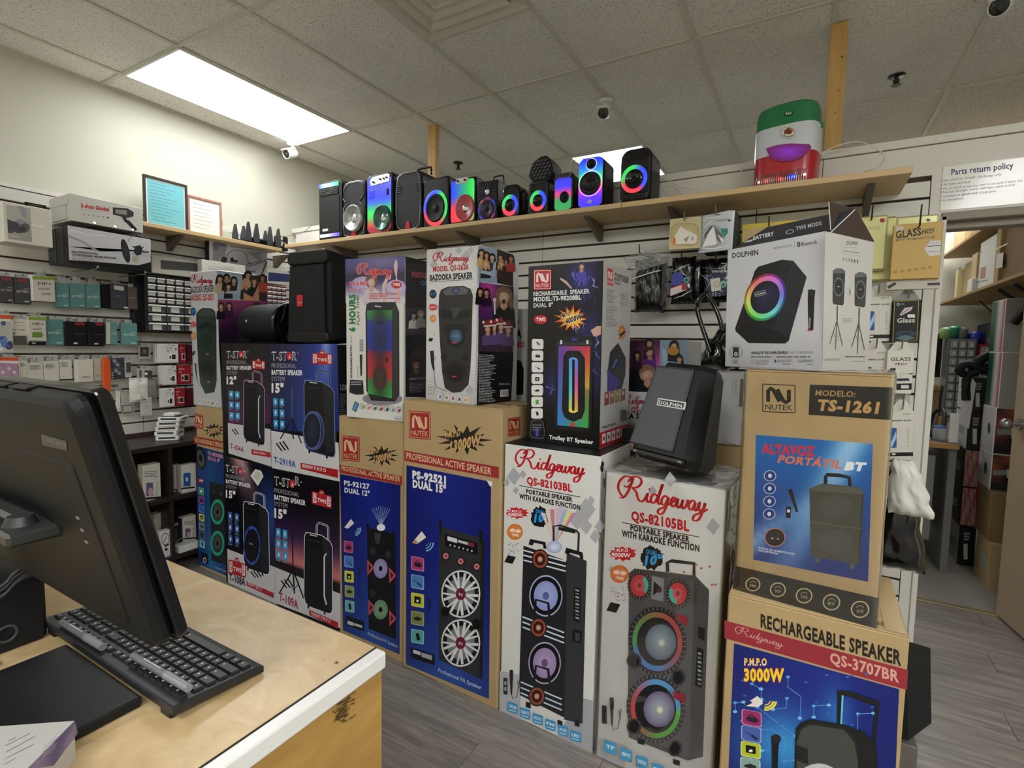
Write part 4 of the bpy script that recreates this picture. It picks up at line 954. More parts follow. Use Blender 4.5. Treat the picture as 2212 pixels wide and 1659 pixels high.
A.text('6 HOURS',(155,815),(155,480),50,'#1d7a3e',.06,up=(-1,0));A.text('PLAY TIME',(196,752),(192,490),24,'#20202c',.0,up=(-1,0));A.text('RECHARGEABLE BATTERY',(128,1228),(126,930),15,'#222',.04,up=(-1,0));A.text('UP TO',(128,915),(126,850),13,'#444',.0,up=(-1,0))
A.ell(400,1415,180,60,'#8a8a92',cc='#707078');A.poly([(258,565),(290,552),(515,548),(550,640),(552,1380),(515,1440),(300,1432),(255,1340),(248,640)],'#1a1b1e');A.poly([(515,548),(550,640),(552,1380),(515,1440),(490,1410),(492,600)],'#2c2e33')
def pan(u,v):
 st=[(0,'#3f9a4c'),(.10,'#3d7a50'),(.14,'#2b3aa8'),(.45,'#2338a8'),(.50,'#a02c48'),(.62,'#c03038'),(.78,'#c83a3c'),(.84,'#3c8a48'),(1,'#45b04c')]
 for i in range(len(st)-1):
  if st[i][0]<=v<=st[i+1][0]:c=mix(st[i][1],st[i+1][1],(v-st[i][0])/(st[i+1][0]-st[i][0]));break
 else:c=rgb(st[-1][1])
 return mix(c,'#15151c',.62*math.exp(-((u-.5)*3.2)**2))
A.grid([(262,625),(488,620),(485,1412),(270,1370)],8,24,pan)
A.ell(375,880,68,130,'#26306a',cc='#1c2250');A.ell(378,1230,62,110,'#4a2028',cc='#3a3a2c');A.ell(370,735,20,18,'#1a1a40');A.ell(440,1068,14,18,'#28202c');A.script((332,592),(388,592),14,'#e8e8ec',.5)
A.line([(208,1020),(210,1210)],[24,14],'#202126');A.line([(178,1120),(180,1222),(212,1222)],2.5,'#55565a');A.par(196,885,32,105,0,'#7f828a',3);A.micro(200,895,26,7,13,6,'#d0d2d8')
A.poly([(110,1245),(225,1250),(234,1375),(165,1380),(104,1358)],'#17181c');A.micro(120,1262,100,2,20,6,'#c8ccd4')
A.poly([(128,1510),(155,1436),(192,1460),(162,1534)],'#1e2a44');A.poly([(134,1508),(158,1446),(184,1462),(160,1522)],'#5a90cc')
for i,c_ in enumerate(('#7ab06a','#e0806a','#4a5a68','#a02c34','#283c5a','#7090b8','#a83038')):A.ring(220+54*i,1482+5*i,22,26,.86,mix(c_,'#666',.3));A.ell(228+54*i,1490+5*i,12,14,c_,n=8)
A.par(505,1570,62,34,.08,'#9a9a9e',6);A.par(508,1573,56,28,.08,'#e6e6e6',5);A.text('2823',(512,1598),(560,1602),16,'#444',.02)
A.build('printed_artwork')
A=B.side(Z7,PRINTG)
A.poly([(604,140),(800,188),(800,1400),(604,1400)],'#131316');A.grid([(610,200),(800,215),(800,560),(612,600)],4,4,lambda u,v:mix('#2c2c33','#14141a',u*.5+v*.5));A.text('PORTABLE',(660,322),(830,338),42,'#b0303c',.05,out='#e0c8c8',ow=.02);A.text('QS-L',(738,392),(840,398),34,'#4a8ac8',.04)
A.poly([(608,605),(800,600),(800,842),(612,842)],'#3e3b3e');A.person(675,670,26,'#1d1a1a','#b0a09a','#d0ccc8');A.person(740,660,26,'#9a8e80','#c8bab0','#a8a0a0')
A.ell(720,1110,80,150,'#3a2a26');A.person(700,1110,45,'#201818','#7a5648','#2a2020');A.text('CARACTERISTICAS',(640,1248),(830,1235),18,'#a8a8a8',.02);A.micro(638,1275,150,7,13,6,'#7a7a7e',-.05)
A.build('printed_side')

# QS-2626 box
B=Box('speaker_box','white bazooka speaker box with party photos on its side, on the tallest brown carton','box',(-1.494,1.815),(-1.181,1.775),1.2505,.657,.27,gcard,tape_=False,flaps=False)
A=B.front(Z7,PRINTG)
A.grid([(797,80),(1252,42),(1228,1474),(792,1420)],4,8,lambda u,v:mix('#dcdcde','#a9aaae',max(0,v-.75)*2.2+max(0,.1-v)*3))
for x,y,k in((905,110,50),(860,215,48),(1080,85,38),(1150,130,50),(1190,85,34),(840,1330,60),(930,1390,45),(1180,1340,45),(860,1050,30)):A.poly([(x,y-k),(x+k*.8,y-k*.05),(x+k*.1,y+k),(x-k*.75,y+k*.1)],'#b4b5ba')
A.script((848,188),(1172,180),80,'#c2303c',.34)
A.text('MODEL QS-2626',(852,278),(1168,255),42,'#b8262f',.045);A.text('BAZOOKA SPEAKER',(824,357),(1207,335),48,'#141416',.05);A.line([(826,370),(1208,346)],4,'#141416')
A.ell(852,478,32,40,'#17243c');A.text('5.5"',(832,488),(874,486),22,'#3a90d0',.03);A.star(852,596,46,36,12,.78,'#d2444e');A.text('2000W',(820,606),(884,602),15,'#f4dede',.01);A.ell(852,697,28,34,'#e08a30',cc='#f0b880')
handset(A,808,868,32);A.line([(843,985),(850,1100),(862,1160)],[34,26,14],'#1b1c20');A.line([(862,1160),(868,1260),(885,1310),(920,1325),(975,1350)],4,'#26272a')
A.poly([(908,490),(925,440),(990,410),(1130,405),(1190,432),(1210,490),(1205,640),(1200,900),(1188,1150),(1170,1290),(1110,1352),(1030,1362),(960,1320),(935,1180),(915,900),(903,640)],'#2b2c2d')
A.poly([(940,455),(1000,418),(1130,415),(1172,440),(1150,480),(970,490)],'#5c5f63');A.ell(1058,448,34,30,'#24253a',cc='#6a72a8');A.poly([(925,610),(1040,640),(1195,612),(1190,680),(1050,715),(930,690)],'#141516');A.poly([(1010,600),(1110,600),(1045,712)],'#3b3d3f')
A.poly([(930,790),(980,750),(1120,745),(1172,790),(1150,830),(955,830)],'#1a1b1d');A.ell(1060,870,84,88,'#15161a');A.ell(1060,855,60,62,'#2a4a66',cc='#6a98b8')
for k in range(7):A.line([(1010+16*k,800+abs(3-k)*6),(1000+20*k,900)],2,'#18222c');A.line([(1005,812+13*k),(1118,812+13*k)],2,'#18222c')
A.ell(1055,1170,100,95,'#1b1c1e');A.ell(1055,1175,62,62,'#0d0e10');A.par(1022,908,46,12,0,'#c03040');A.par(1022,1210,46,12,0,'#b83040')
A.ell(950,1045,26,34,'#151618');A.ell(1140,1045,26,34,'#151618')
A.par(808,1272,46,122,.08,'#d8d8da',4)
for j in range(8):
 for i in range(3):A.ell(818+13*i,1290+13*j,4,4,'#222226',n=6)
for i,c_ in enumerate(('#4a6aa0','#508a58','#a83038','#2a2a2e','#d08830')):A.ell(922+57*i,1398+7*i,20,25,'#f2f2f2');A.ell(922+57*i,1398+7*i,14,18,c_,n=10,cc=mix(c_,'#fff',.4))
A.build('printed_artwork')
A=B.side(Z7,PRINTG)
A.poly([(1257,45),(1425,75),(1425,380),(1257,370)],'#8fa0b4');A.poly([(1425,75),(1570,125),(1568,410),(1425,380)],'#2a1c1c')
for a_ in((1285,110,26,'#1c1614','#d2a080','#caa678'),(1330,130,24,'#1a1412','#c08c6c','#26262a'),(1378,150,26,'#161212','#d8ac90','#2a2c34'),(1320,210,28,'#c08e50','#dcae8c','#1c1c20')):A.person(*a_)
A.poly([(1275,290),(1400,320),(1420,190),(1392,190),(1380,280),(1280,265)],'#9fb4cc')
for a_ in((1450,150,24,'#1c1412','#b88464','#1c1a1c'),(1465,210,28,'#b98850','#cf9a74','#332024'),(1505,190,24,'#2e1a14','#b07a5c','#1a1518'),(1545,160,26,'#140e0e','#96644c','#9c2c28')):A.person(*a_)
A.grid([(1257,372),(1568,412),(1565,720),(1252,690)],6,6,lambda u,v:mix(mix('#5a2470','#c0408c',math.exp(-((u-.3)*4)**2-((v-.2)*3)**2)),'#0e0c16',max(0,u-.35)*1.3+v*.2))
for a_ in((1268,455,26,'#241410','#c89478','#141218'),(1325,465,28,'#2c1a18','#b88070','#261226'),(1480,500,62,'#7a5a44','#e0b496','#141216')):A.person(*a_)
A.line([(1395,530),(1398,660)],14,'#d8d8dc');A.ell(1396,530,14,18,'#c8ccd4');A.ell(1478,545,16,22,'#5a1c20')
A.poly([(1252,690),(1565,712),(1560,1000),(1248,990)],'#3a2c3c')
for i,(x,y)in enumerate(((1335,790),(1400,785),(1450,770),(1515,800))):
 A.person(x,y,32,'#40281e','#d8a68c','#5c4a78');A.poly([(x-38,y-28),(x,y-92),(x+38,y-34),(x,y-45)],'#a3262c');A.line([(x-38,y-25),(x+38,y-30)],14,'#ddd4d0');A.ell(x-40+i*3,y-60,12,14,'#e0dcd8',n=8)
A.poly([(1248,990),(1562,1000),(1542,1432),(1232,1476)],'#0f0f12')
A.micro(1250,1018,160,30,14.2,6,'#a9a9ac',.06,5);A.par(1444,1335,72,62,-.06,'#d8d8d4');
for k in range(14):A.line([(1450+4.5*k,1340),(1450+4.5*k,1385)],1+(k*7%3),'#1a1a1a')
for k in range(4):A.par(1432+26*k,1275,20,18,-.1,'#74747a',3)
A.build('printed_party_photos')

# TS-98208BL box
B=Box('speaker_box','black trolley speaker box with a rainbow lit picture and a yellow 4000W burst','box',(-.980,1.834),(-.664,1.822),1.1175,.698,.20,bcard,tape_=False,flaps=False)
A=B.front(A1,PRINTG)
A.grid([(83,135),(690,87),(655,1623),(66,1545)],12,30,lambda u,v:mix('#0d0d10','#3c3a9a',.8*math.exp(-((u-.72)*5)**2-((v-.08)*9)**2)+.55*math.exp(-((u-.85)*6)**2-((v-.38)*8)**2)+.5*math.exp(-((u-.36)*6)**2-((v-.66)*9)**2)+.4*math.exp(-((u-.93)*7)**2-((v-.62)*9)**2)))
R=random.Random(11)
for i in range(60):
 x,y=R.choice(((480,200),(530,170),(600,320),(640,700),(650,860),(270,1120),(500,600)));x+=R.gauss(0,38);y+=R.gauss(0,50)
 if 100<x<650:A.line([(x,y),(x+R.uniform(-30,30),y+R.uniform(10,40)),(x+R.uniform(-25,45),y+R.uniform(40,80))],[1,R.uniform(4,12),1],R.choice(['#5a5cc8','#7a7ce0','#44409c','#8a80d8','#a8a4e8']))
A.poly([(345,225),(395,255),(440,310),(430,318),(385,275),(340,240)],'#c4a8a4');A.person(515,135,26,'#3a2c2a','#c8a092','#4a48b0');A.poly([(590,655),(640,620),(676,618),(672,690),(615,705)],'#c9a294')
A.logo(126,163,144,163,-.03,'#c2262e','#f0e8e8')
A.text('RECHARGEABLE  SPEAKER',(125,375),(580,352),32,'#e8e8ea',.03);A.text('MODEL:TS-98208BL',(125,420),(514,403),33,'#e8e8ea',.04);A.text('DUAL 8"',(125,468),(283,462),32,'#e8e8ea',.03)
A.tws(183,567,56,37,'#c02730');A.star(435,560,140,110,13,.52,'#c8401c',cc='#f8d848');A.star(438,565,112,84,13,.55,'#f0a830',cc='#fbe87c')
A.text('P.M.P.O',(345,562),(425,528),32,'#1a1414',.04,out='#f8f4e8',ow=.05);A.text('4000W',(385,605),(520,560),42,'#1a1414',.05,out='#f8f4e8',ow=.05)
for i,k in enumerate(('wave','plug','mic','card','usb','batt','remote')):A.par(112-.7*i,724+94*i,94,84,.01,'#e4e4e4',16);icon_tile(A,124-.7*i,736+94*i,70,62,0,'#e4e4e4',k,4,'#e4e4e4')
A.poly([(318,700),(335,698),(595,700),(614,720),(600,1440),(560,1475),(320,1462),(295,1430),(305,760)],'#1c1d21');A.poly([(312,750),(608,752),(605,775),(312,772)],'#34363b');A.par(342,735,18,32,0,'#cfd4dc',4);A.par(556,735,18,32,0,'#cfd4dc',4);A.par(435,718,48,22,0,'#3a3aa0',4)
A.grid([(330,780),(588,785),(572,1448),(320,1425)],8,20,lambda u,v:mix(mix('#6a3fb0','#d8343c',u),mix('#3a8ae0','#3fb048',u),v)if v>.5 or u<.5 else mix(mix('#6a3fb0','#d8343c',u),mix('#4a58d0','#c8d030',u),v*1.6 if v<.6 else 1))
A.poly([(370,860),(400,820),(500,820),(545,880),(545,1300),(520,1370),(450,1398),(390,1370),(356,1300)],'#131419');A.ell(450,1300,90,92,'#1d1e23',cc='#26272d');A.ell(455,930,80,85,'#1b1c22')
for k in range(24):
 v=k/23;y=900+v*400
 A.par(415,y-4,26,20,0,mix(mix('#5aa0f0','#58d0e0',v*1.5 if v<.66 else 1),'#f0e060',max(0,v-.6)*2.4));A.par(462,y-4,26,20,0,mix(mix('#6a8af0','#e860b0',min(1,v*2.2)),'#f8c050',max(0,v-.5)*2))
A.ring(451,900,37,26,.35,'#64a0ea',a0=0,a1=180);A.ring(451,1300,37,26,.35,'#f4e060',a0=180,a1=360)
A.line([(453,912),(447,1285)],14,'#14141a');A.par(428,1403,34,34,0,'#d8442c',4)
A.poly([(110,1390),(140,1380),(185,1382),(208,1400),(224,1500),(205,1536),(120,1530),(95,1500)],'#6b6c72');A.poly([(113,1394),(142,1384),(183,1386),(204,1403),(219,1498),(202,1531),(123,1525),(100,1498)],'#17181c');A.par(146,1450,22,65,.05,'#4a48c0');A.micro(120,1420,80,3,20,8,'#7a7c84')
A.text('Trolley BT Speaker',(255,1536),(615,1580),30,'#f0f0f0',.04)
A.build('printed_artwork')
A=B.side(A1,PRINTG)
A.poly([(692,88),(922,172),(886,1562),(657,1624)],'#b4b3b1')
A.logo(720,143,50,140,.25,'#b8262c','#e8d8d8',lean=0);A.text('RECHARGEABLE SPEAKER',(782,210),(898,248),26,'#2a2a2c',.04);A.text('MODEL:TS-98208BL',(780,245),(895,270),24,'#2a2a2c',.04);A.text('DUAL 8"',(780,275),(830,290),22,'#2a2a2c',.03)
A.micro(718,320,85,10,11.5,4,'#66666a',.12,1);A.micro(828,355,62,8,13,4,'#66666a',.12,2);A.micro(713,455,100,15,12,4,'#6a6a6e',.05,3)
A.star(842,672,44,82,11,.5,'#a8401c',cc='#f0b840');A.poly([(820,690),(862,650),(868,672),(826,712)],'#2a221c')
A.poly([(810,755),(745,830),(728,960),(722,1150),(840,1130),(870,1010),(872,880)],'#16171b');A.poly([(810,765),(865,880),(860,990),(815,1060),(735,960),(750,835)],'#24262c');A.poly([(722,970),(830,1075),(800,1140),(722,1155)],'#3a2c80');A.line([(765,960),(800,890)],14,'#4a68c0')
for i,c_ in enumerate(('#7a3a34','#8a5a52','#6f8a40','#7a3a38')):A.poly([(700+44*i,1160-8*i),(735+44*i,1150-8*i),(735+44*i,1255-12*i),(698+44*i,1272-12*i)],c_);A.ell(717+44*i,1190-8*i,10,18,'#c8a088')
for k in range(11):A.line([(828+5*k,1302),(828+5*k,1400-k)],1.5+(k*5%3),'#2a2a2c')
A.text('Trolley BT Speaker',(678,1455),(790,1418),18,'#333',.03);A.poly([(657,1490),(884,1415),(884,1530),(655,1618)],'#b4262c')
for i in range(5):A.poly([(678+39*i,1500-13*i),(708+39*i,1490-13*i),(706+39*i,1570-14*i),(676+39*i,1582-14*i)],'#dcd4d2');A.ell(692+39*i,1535-13*i,8,18,'#555',n=8)
A.build('printed_side')

# QS-3707BR carton and TS-1261 carton
B=Box('speaker_carton','large brown carton marked RECHARGEABLE SPEAKER, with a yellow 3000W, at the bottom right','box',(-.168,1.607),(.262,1.600),0,.78,.40,kraft)
A=B.front(A7)
A.text('RECHARGEABLE SPEAKER',(428,390),(1692,738),112,'#241f1a',.035)
A.poly([(104,332),(1752,778),(1742,958),(104,492)],'#98303a');A.script((195,445),(628,575),72,'#d0a090',.2);A.text('QS-3707BR',(1052,712),(1672,890),92,'#d2a594',.03)
def circ(u,v):return mix(mix('#192a88','#121856',max(abs(u-.5),v*.4)),'#3fa4e8',.9*math.exp(-((u-.33)*4)**2-((v-.62)*4)**2)+.5*math.exp(-((u-.63)*12)**2-((v-.3)*5)**2))
A.grid([(190,538),(1672,950),(1625,2060),(130,1900)],16,18,circ,M=PRINTG)
A.text('P.M.P.O',(282,735),(484,738),60,'#f2d23a',.03,out='#c02424',ow=.05,col2='#f8f0d0');A.text('3000W',(278,875),(640,880),105,'#f4d832',.04,out='#c02424',ow=.04)
for a_ in(((435,950),(435,1040)),((675,840),(672,930),(790,1015),(790,1100),(780,1210)),((905,1100),(1040,1092)),((905,1100),(905,1200)),((1300,1170),(1440,1165)),((1300,1170),(1298,1350)),((200,1070),(275,1065)),((200,1070),(200,1150)),((665,1030),(662,1115),(540,1130)),((430,1310),(530,1310),(650,1400),(650,1490),(440,1500)),((640,1590),(740,1585)),((350,900),(430,945)),((400,1110),(740,1370))):
 A.line(a_,5,'#6fa8e4');A.ell(*a_[-1],20,14,'#7cc4f4',n=10);A.ell(*a_[0],18,13,'#5aa0e4',n=10)
R=random.Random(5)
for i in range(14):A.ell(R.uniform(250,1500),R.uniform(750,1300),16,10,'#3c68c4',n=7)
A.poly([(275,1068),(318,1090),(420,1040),(450,1075),(405,1108),(300,1098)],'#f0e8e4');A.poly([(335,1050),(400,1008),(452,1055),(400,1106)],'#ece4de');A.poly([(275,1060),(318,1085),(300,1098)],'#181818')
for k in(50,80,108):A.ring(470,1050,k,k*.85,.78,'#e8dc5a',a0=-95,a1=-5,n=8)
for i,(k,c_)in enumerate((('plug','#9c2f6c'),('mic','#4a66b4'),('card','#b8cc34'),('usb','#8ab0a8'),('remote','#6ab4b4'))):icon_tile(A,258-4*i,1122+142*i,182,138,.19,c_,k,22)
A.line([(1132,1290),(1138,975)],36,'#1a1b20');A.line([(1445,1420),(1478,1075)],36,'#1a1b20');A.line([(1115,975),(1240,990),(1370,1040),(1490,1078)],48,'#1d1e23');A.line([(1165,1000),(1150,1280)],16,'#6ac8e8')
A.poly([(745,1300),(790,1245),(880,1215),(1180,1262),(1360,1330),(1465,1440),(1480,1560),(1478,2050),(725,2000),(738,1400)],'#1c1d1f');A.poly([(770,1330),(860,1262),(1180,1310),(1275,1430),(1300,1560),(1310,2040),(760,2000),(750,1420)],'#484a46');A.line([(760,1400),(790,1300),(880,1250),(1170,1300),(1270,1400),(1300,1560)],14,'#2a2b2c')
A.ell(950,1800,210,190,'#c4c6cc',cc='#e8eaf0');A.ell(950,1810,170,150,'#2b2c30');A.poly([(750,1440),(850,1480),(855,1620),(745,1580)],'#1a1b1d')
for k in range(5):A.line([(755,1455+28*k),(845,1490+28*k)],8,'#303234')
A.line([(568,1370),(560,1450),(555,1800)],[90,62,40],'#17181b');A.ell(568,1390,44,42,'#24252a')
A.build('printed_artwork')
A=B.top(A7);A.text('RECHARGEABLE SPEAKER',(1280,340),(1628,400),26,'#54401f',.03);A.line([(1480,335),(1580,352)],3,'#54401f')
A.build('printed_lid')
MB().box(B.w/2-.05,B.w/2-.006,-B.d/2+.01,B.d/2-.01,B.h+.0008,B.h+.0016,tape).build('tape_strip',B.t)

B=Box('speaker_carton','brown carton with a blue square picture of a grey trolley speaker, wrapped in clear film','box',(-.155,1.645),(.190,1.607),.7820,.661,.33,kraft)
A=B.front(A6)
A.logo(232,128,214,182,.04,None,'#2a251f','#2a251f');A.poly([(524,140),(1020,158),(1006,352),(517,320)],'#2b2924')
A.text('MODELO:',(556,205),(795,215),32,'#b8935c',.02,sh=.12);A.text('TS-1261',(565,292),(932,312),60,'#c39c62',.05,sh=.15)
def bl(u,v):
 b_=mix('#1468b4','#0f2c78',min(1,max(0,(v-.15)*1.1+.2*abs(u-.3))));k=.95*math.exp(-((u+.55*v-.82)*7)**2)*(1-.6*v)+.8*math.exp(-((u+1.2*v-1.02)*9)**2)*max(0,v-.35)*1.8;return mix(b_,'#a9d4f4',min(.9,k))
A.grid([(202,440),(900,495),(872,1318),(186,1185)],18,20,bl,M=PRINTG)
A.text('ALTAVOZ',(235,548),(556,568),52,'#d0304a',.06);A.text('PORTÁTIL',(330,605),(712,642),42,'#e07a58',.04,sh=.25);A.text('BT',(728,648),(848,655),44,'#f4f4f4',.07,sh=.25)
for i in range(4):A.ring(286-1.5*i,685+76*i,37,33,.9,'#dce8f4');A.ell(286-1.5*i,685+76*i,29,26,'#223c7c');A.ell(286-1.5*i,685+76*i,12,14,'#dfe8f4',n=7)
A.line([(405,765),(425,830),(448,900)],[26,20,14],'#16181c');A.poly([(385,866),(412,868),(408,938),(380,934)],'#14161a');A.ell(397,895,9,10,'#e8e8e8')
A.ell(316,1053,64,58,'#c27c78');A.ell(316,1053,57,51,'#1a1b1f');A.poly([(268,1030),(300,1012),(350,1020),(368,1060),(350,1095),(285,1088)],'#25262b');A.ell(300,1058,6,4,'#ddd');A.ell(334,1062,6,4,'#ddd');A.text('FUENTE DE ALIMENTACION',(218,1120),(432,1158),11,'#d8e8f8',.03);A.text('INCORPORADA',(218,1135),(336,1156),11,'#d8e8f8',.03)
A.line([(617,760),(618,690),(628,678),(700,682),(760,695),(765,780)],22,'#1d1f22')
A.poly([(521,760),(600,730),(820,752),(848,795),(822,1215),(530,1165)],'#4c4c40');A.poly([(521,760),(600,735),(820,757),(848,797),(560,775)],'#5f5e52');A.poly([(845,797),(822,1215),(812,1210),(835,800)],'#35352d');A.line([(536,960),(700,985),(832,1002)],4,'#6c6b60');A.ell(680,870,105,70,'#52524a',cc='#56564c');A.ell(680,1080,105,75,'#52524a',cc='#56564c')
A.poly([(555,1172),(585,1178),(583,1205),(556,1200)],'#5a5c5e');A.poly([(762,1208),(795,1214),(790,1242),(762,1236)],'#5a5c5e')
A.poly([(78,1222),(935,1415),(920,1600),(64,1370)],'#2b2a26')
for i in range(5):
 x,y=184+146*i+3.5*i*i,1333+30*i+1.8*i*i;r_=45+2.6*i;A.ring(x,y,r_,r_*.92,.85,'#c8ba92');A.text(('FM','SD','TWS','BT','AUX')[i],(x-r_*.4,y+r_*.3),(x+r_*.4,y+r_*.38),r_*.32,'#b0a684',.02);A.ring(x,y+r_*.1,r_*.5,r_*.55,.85,'#a39a78',a0=30,a1=150,n=8)
A.build('printed_artwork')
A=B.left(A6)
A.poly([(110,108),(128,105),(124,270),(100,275)],'#2b2924');A.build('printed_side')
film(B,'plastic_wrap',amp=.006,off=.003,seed=7,nx=20,nz=46)

# DOLPHIN box with open lid, on the TS-1261 carton
a_,b_=V((-.235,1.818)),V((.033,1.660))
B=Box('speaker_box','silver grey party speaker box with its lid flaps open, on the film wrapped brown carton','box',a_,b_,1.4455,.378,.232,gcard,tape_=False,flaps=False)
A=B.front(A5,PRINTG)
A.grid([(101,405),(1040,222),(1010,1560),(74,1530)],8,10,lambda u,v:mix('#d0d1d6','#8f9096',max(0,v-.7)*1.6+.1*(1-u)))
def dol(A,p0,p1,h_,col):A.text('DOLPHIN',p0,p1,h_,col,.03)
dol(A,(142,482),(395,450),46,'#2a2a30');A.text('wavesync',(540,398),(720,370),32,'#5c5c64',-.005);A.line([(748,322),(748,384)],2.5,'#55555c');A.ell(786,350,17,25,'#2a2a30');A.text('B',(779,362),(793,360),24,'#ddd',.0);A.text('Bluetooth',(812,366),(962,342),34,'#3c3c42',.02)
A.poly([(172,1165),(395,565),(362,605),(175,1160)],'#222');A.poly([(395,565),(625,497),(735,508),(865,665),(690,1285),(655,1310),(300,1305),(175,1190),(172,1160),(362,610)],'#17181d')
A.poly([(735,508),(865,665),(690,1285),(655,1310),(560,1180),(745,540)],'#23252c');A.poly([(625,497),(735,508),(742,540),(560,1190),(430,1140),(445,1120),(545,1130),(590,600)],'#1e2026');A.line([(738,530),(560,1175)],4,'#4a4e5a');A.line([(770,545),(600,1180)],3,'#3a3e48');A.poly([(560,1180),(300,1130),(185,1190),(300,1305),(655,1310),(700,1260)],'#101115')
A.ring(462,862,175,222,.86,(lambda a:mix(rainbow((a+205)%360),'#ffffff',.3)),rot=28);A.ring(462,862,192,240,.74,(lambda a:mix(rainbow((a+205)%360),'#17181d',.35)),rot=28);A.ring(462,862,172,215,.78,(lambda a:mix(rainbow((a+205)%360),'#ffffff',.35)),rot=28)
A.ell(475,868,120,158,'#1b1a2e',rot=28,cc='#2c2a58');A.ell(500,920,40,48,'#23232e',rot=20);A.line([(360,838),(472,812)],44,'#c8c8d0');A.line([(362,838),(470,813)],38,'#17181d');dol(A,(368,848),(462,826),18,'#d8d8dc')
A.line([(915,790),(908,870),(905,1180)],[72,66,48],'#16171a');A.ell(912,815,35,30,'#202125');A.text('DOLPHIN',(900,1160),(904,1060),14,'#d8d8dc',.02,up=(-1,0));A.par(872,1178,40,12,0,'#c85a5a',4)
A.ring(180,1393,62,66,.95,'#26262a');A.par(150,1345,58,98,.02,'#2a2b30',4);A.ring(180,1412,17,18,.55,'#f2f2f2');A.micro(145,1470,62,4,10,4,'#55555c')
A.text('SINGLE 8" RECHARGEABLE',(330,1412),(680,1408),22,'#3a3a40',.03);A.text('PARTY SPEAKER',(690,1410),(930,1404),22,'#77777e',-.01);A.micro(325,1432,215,1,1,14,'#77777e');A.micro(575,1432,350,1,1,14,'#77777e')
A.text('SOUND',(372,1498),(500,1494),26,'#6c6c74',.0);A.ring(340,1486,17,20,.8,'#8a8a90');A.text('5',(552,1494),(572,1493),26,'#2a2a30',.04);A.text('HOURS',(585,1494),(720,1490),26,'#6c6c74',.0);A.text('2400W',(778,1494),(930,1490),26,'#6c6c74',.0);A.micro(375,1504,120,1,1,8,'#77777e');A.micro(630,1506,90,1,1,8,'#77777e');A.micro(870,1508,60,1,1,8,'#77777e')
A.build('printed_artwork')
A=B.side(A5,PRINTG)
A.grid([(1042,222),(1512,328),(1456,1570),(1012,1562)],4,8,lambda u,v:mix('#c3c1bc','#8a8780',max(0,v-.6)*.9))
dol(A,(1248,352),(1356,356),34,'#4a4a48');A.micro(1222,370,148,1,1,14,'#b0aea8',.05);A.text('SINGLE 8" PARTY SPEAKER',(1218,418),(1375,440),12,'#5c5a56',.03);A.line([(1200,435),(1395,468)],2,'#8a8884')
for i in range(6):A.ell(1218+27*i,492+5*i,7,20,'#8f8d88' if i<3 else '#4c4a48',n=8)
for cx,x0,y0,w_,h_,sl in((1170,1115,582,120,360,.08),(1385,1328,620,115,340,.07)):
 A.poly([(x0,y0+20),(x0+w_*.3,y0-2),(x0+w_*.7,y0),(x0+w_,y0+25),(x0+w_-14,y0+h_-20),(x0+w_-25,y0+h_),(x0+8,y0+h_-12),(x0-2,y0+h_-30)],'#2b2c2e');A.poly([(x0,y0+20),(x0+w_*.3,y0-2),(x0+w_*.7,y0),(x0+w_,y0+25),(x0+w_,y0+45),(x0,y0+48)],'#5c5e60')
 A.ring(x0+w_*.46,y0+h_*.5,48,92,.82,'#5c6a72');A.ell(x0+w_*.46,y0+h_*.5,36,72,'#17181a');dol(A,(x0+w_*.34,y0+h_*.5),(x0+w_*.58,y0+h_*.5),8,'#ccc')
 bx=x0+w_*.36;A.line([(bx,y0+h_),(bx-3,y0+h_+165)],11,'#3f3c38')
 for dx,dy in((-70,370),(-14,430),(56,390)):A.line([(bx-5,y0+h_+150),(bx+dx-5,y0+dy+360)],7,'#4a4640')
 A.line([(bx-38,y0+h_+260),(bx-4,y0+h_+345),(bx+28,y0+h_+265)],4,'#4a4640')
for k in(12,24):A.ring(1262,815,k,k*1.8,.8,'#77746e',a0=-60,a1=60,n=8)
A.micro(1205,1066,110,3,17,5,'#a88a84');A.text('wavesync',(1036,1478),(1188,1472),36,'#8f8a7c',-.01);A.micro(1230,1432,205,1,1,11,'#55524c');A.micro(1290,1478,140,1,1,6,'#8a8780')
A.build('printed_side')
# open lid: long dark flap leaning up from the front edge, side flap folding in
w2,d2,h=B.w/2,B.d/2,B.h
M_in=mat('dark_lid_print','#2b2d36',.35);M_br=mat('brown_flap_inside','#3d3027',.7)
def flap(name,c,M1,M2,th=.003):
 n=(V(c[1])-V(c[0])).cross(V(c[3])-V(c[0])).normalized()*th;mb=MB()
 mb.add([V(p)for p in c],[(0,1,2,3)],M1).add([V(p)-n for p in c],[(3,2,1,0)],M2)
 vs=[V(p)for p in c]+[V(p)-n for p in c];mb.add(vs,[(0,4,5,1),(1,5,6,2),(2,6,7,3),(3,7,4,0)],wcard);return mb.build(name,B.t)
flap('lid_flap',[(-w2,-d2,h),(w2,-d2,h),(w2+.005,-d2+.105,h+.076),(-w2+.05,-d2+.105,h+.076)],M_in,M_br)
flap('side_flap',[(w2,-d2+.006,h),(w2,d2,h),(w2-.05,d2-.015,h+.105),(w2-.05,-d2+.075,h+.105)],M_br,M_br)
flap('rear_flap',[(w2,d2,h),(-w2,d2,h),(-w2+.02,d2-.06,h+.02),(w2-.02,d2-.06,h+.02)],M_in,M_br)
Mw=MWX[B.t.name];c0=Mw@V((-w2,-d2,h));c1=Mw@V((w2,-d2,h));c3=Mw@V((-w2+.05,-d2+.105,h+.076))
U_=(c1-c0).normalized();N_=(c1-c0).cross(c3-c0).normalized()
A=Art(B.t,c0,U_,N_,A5)
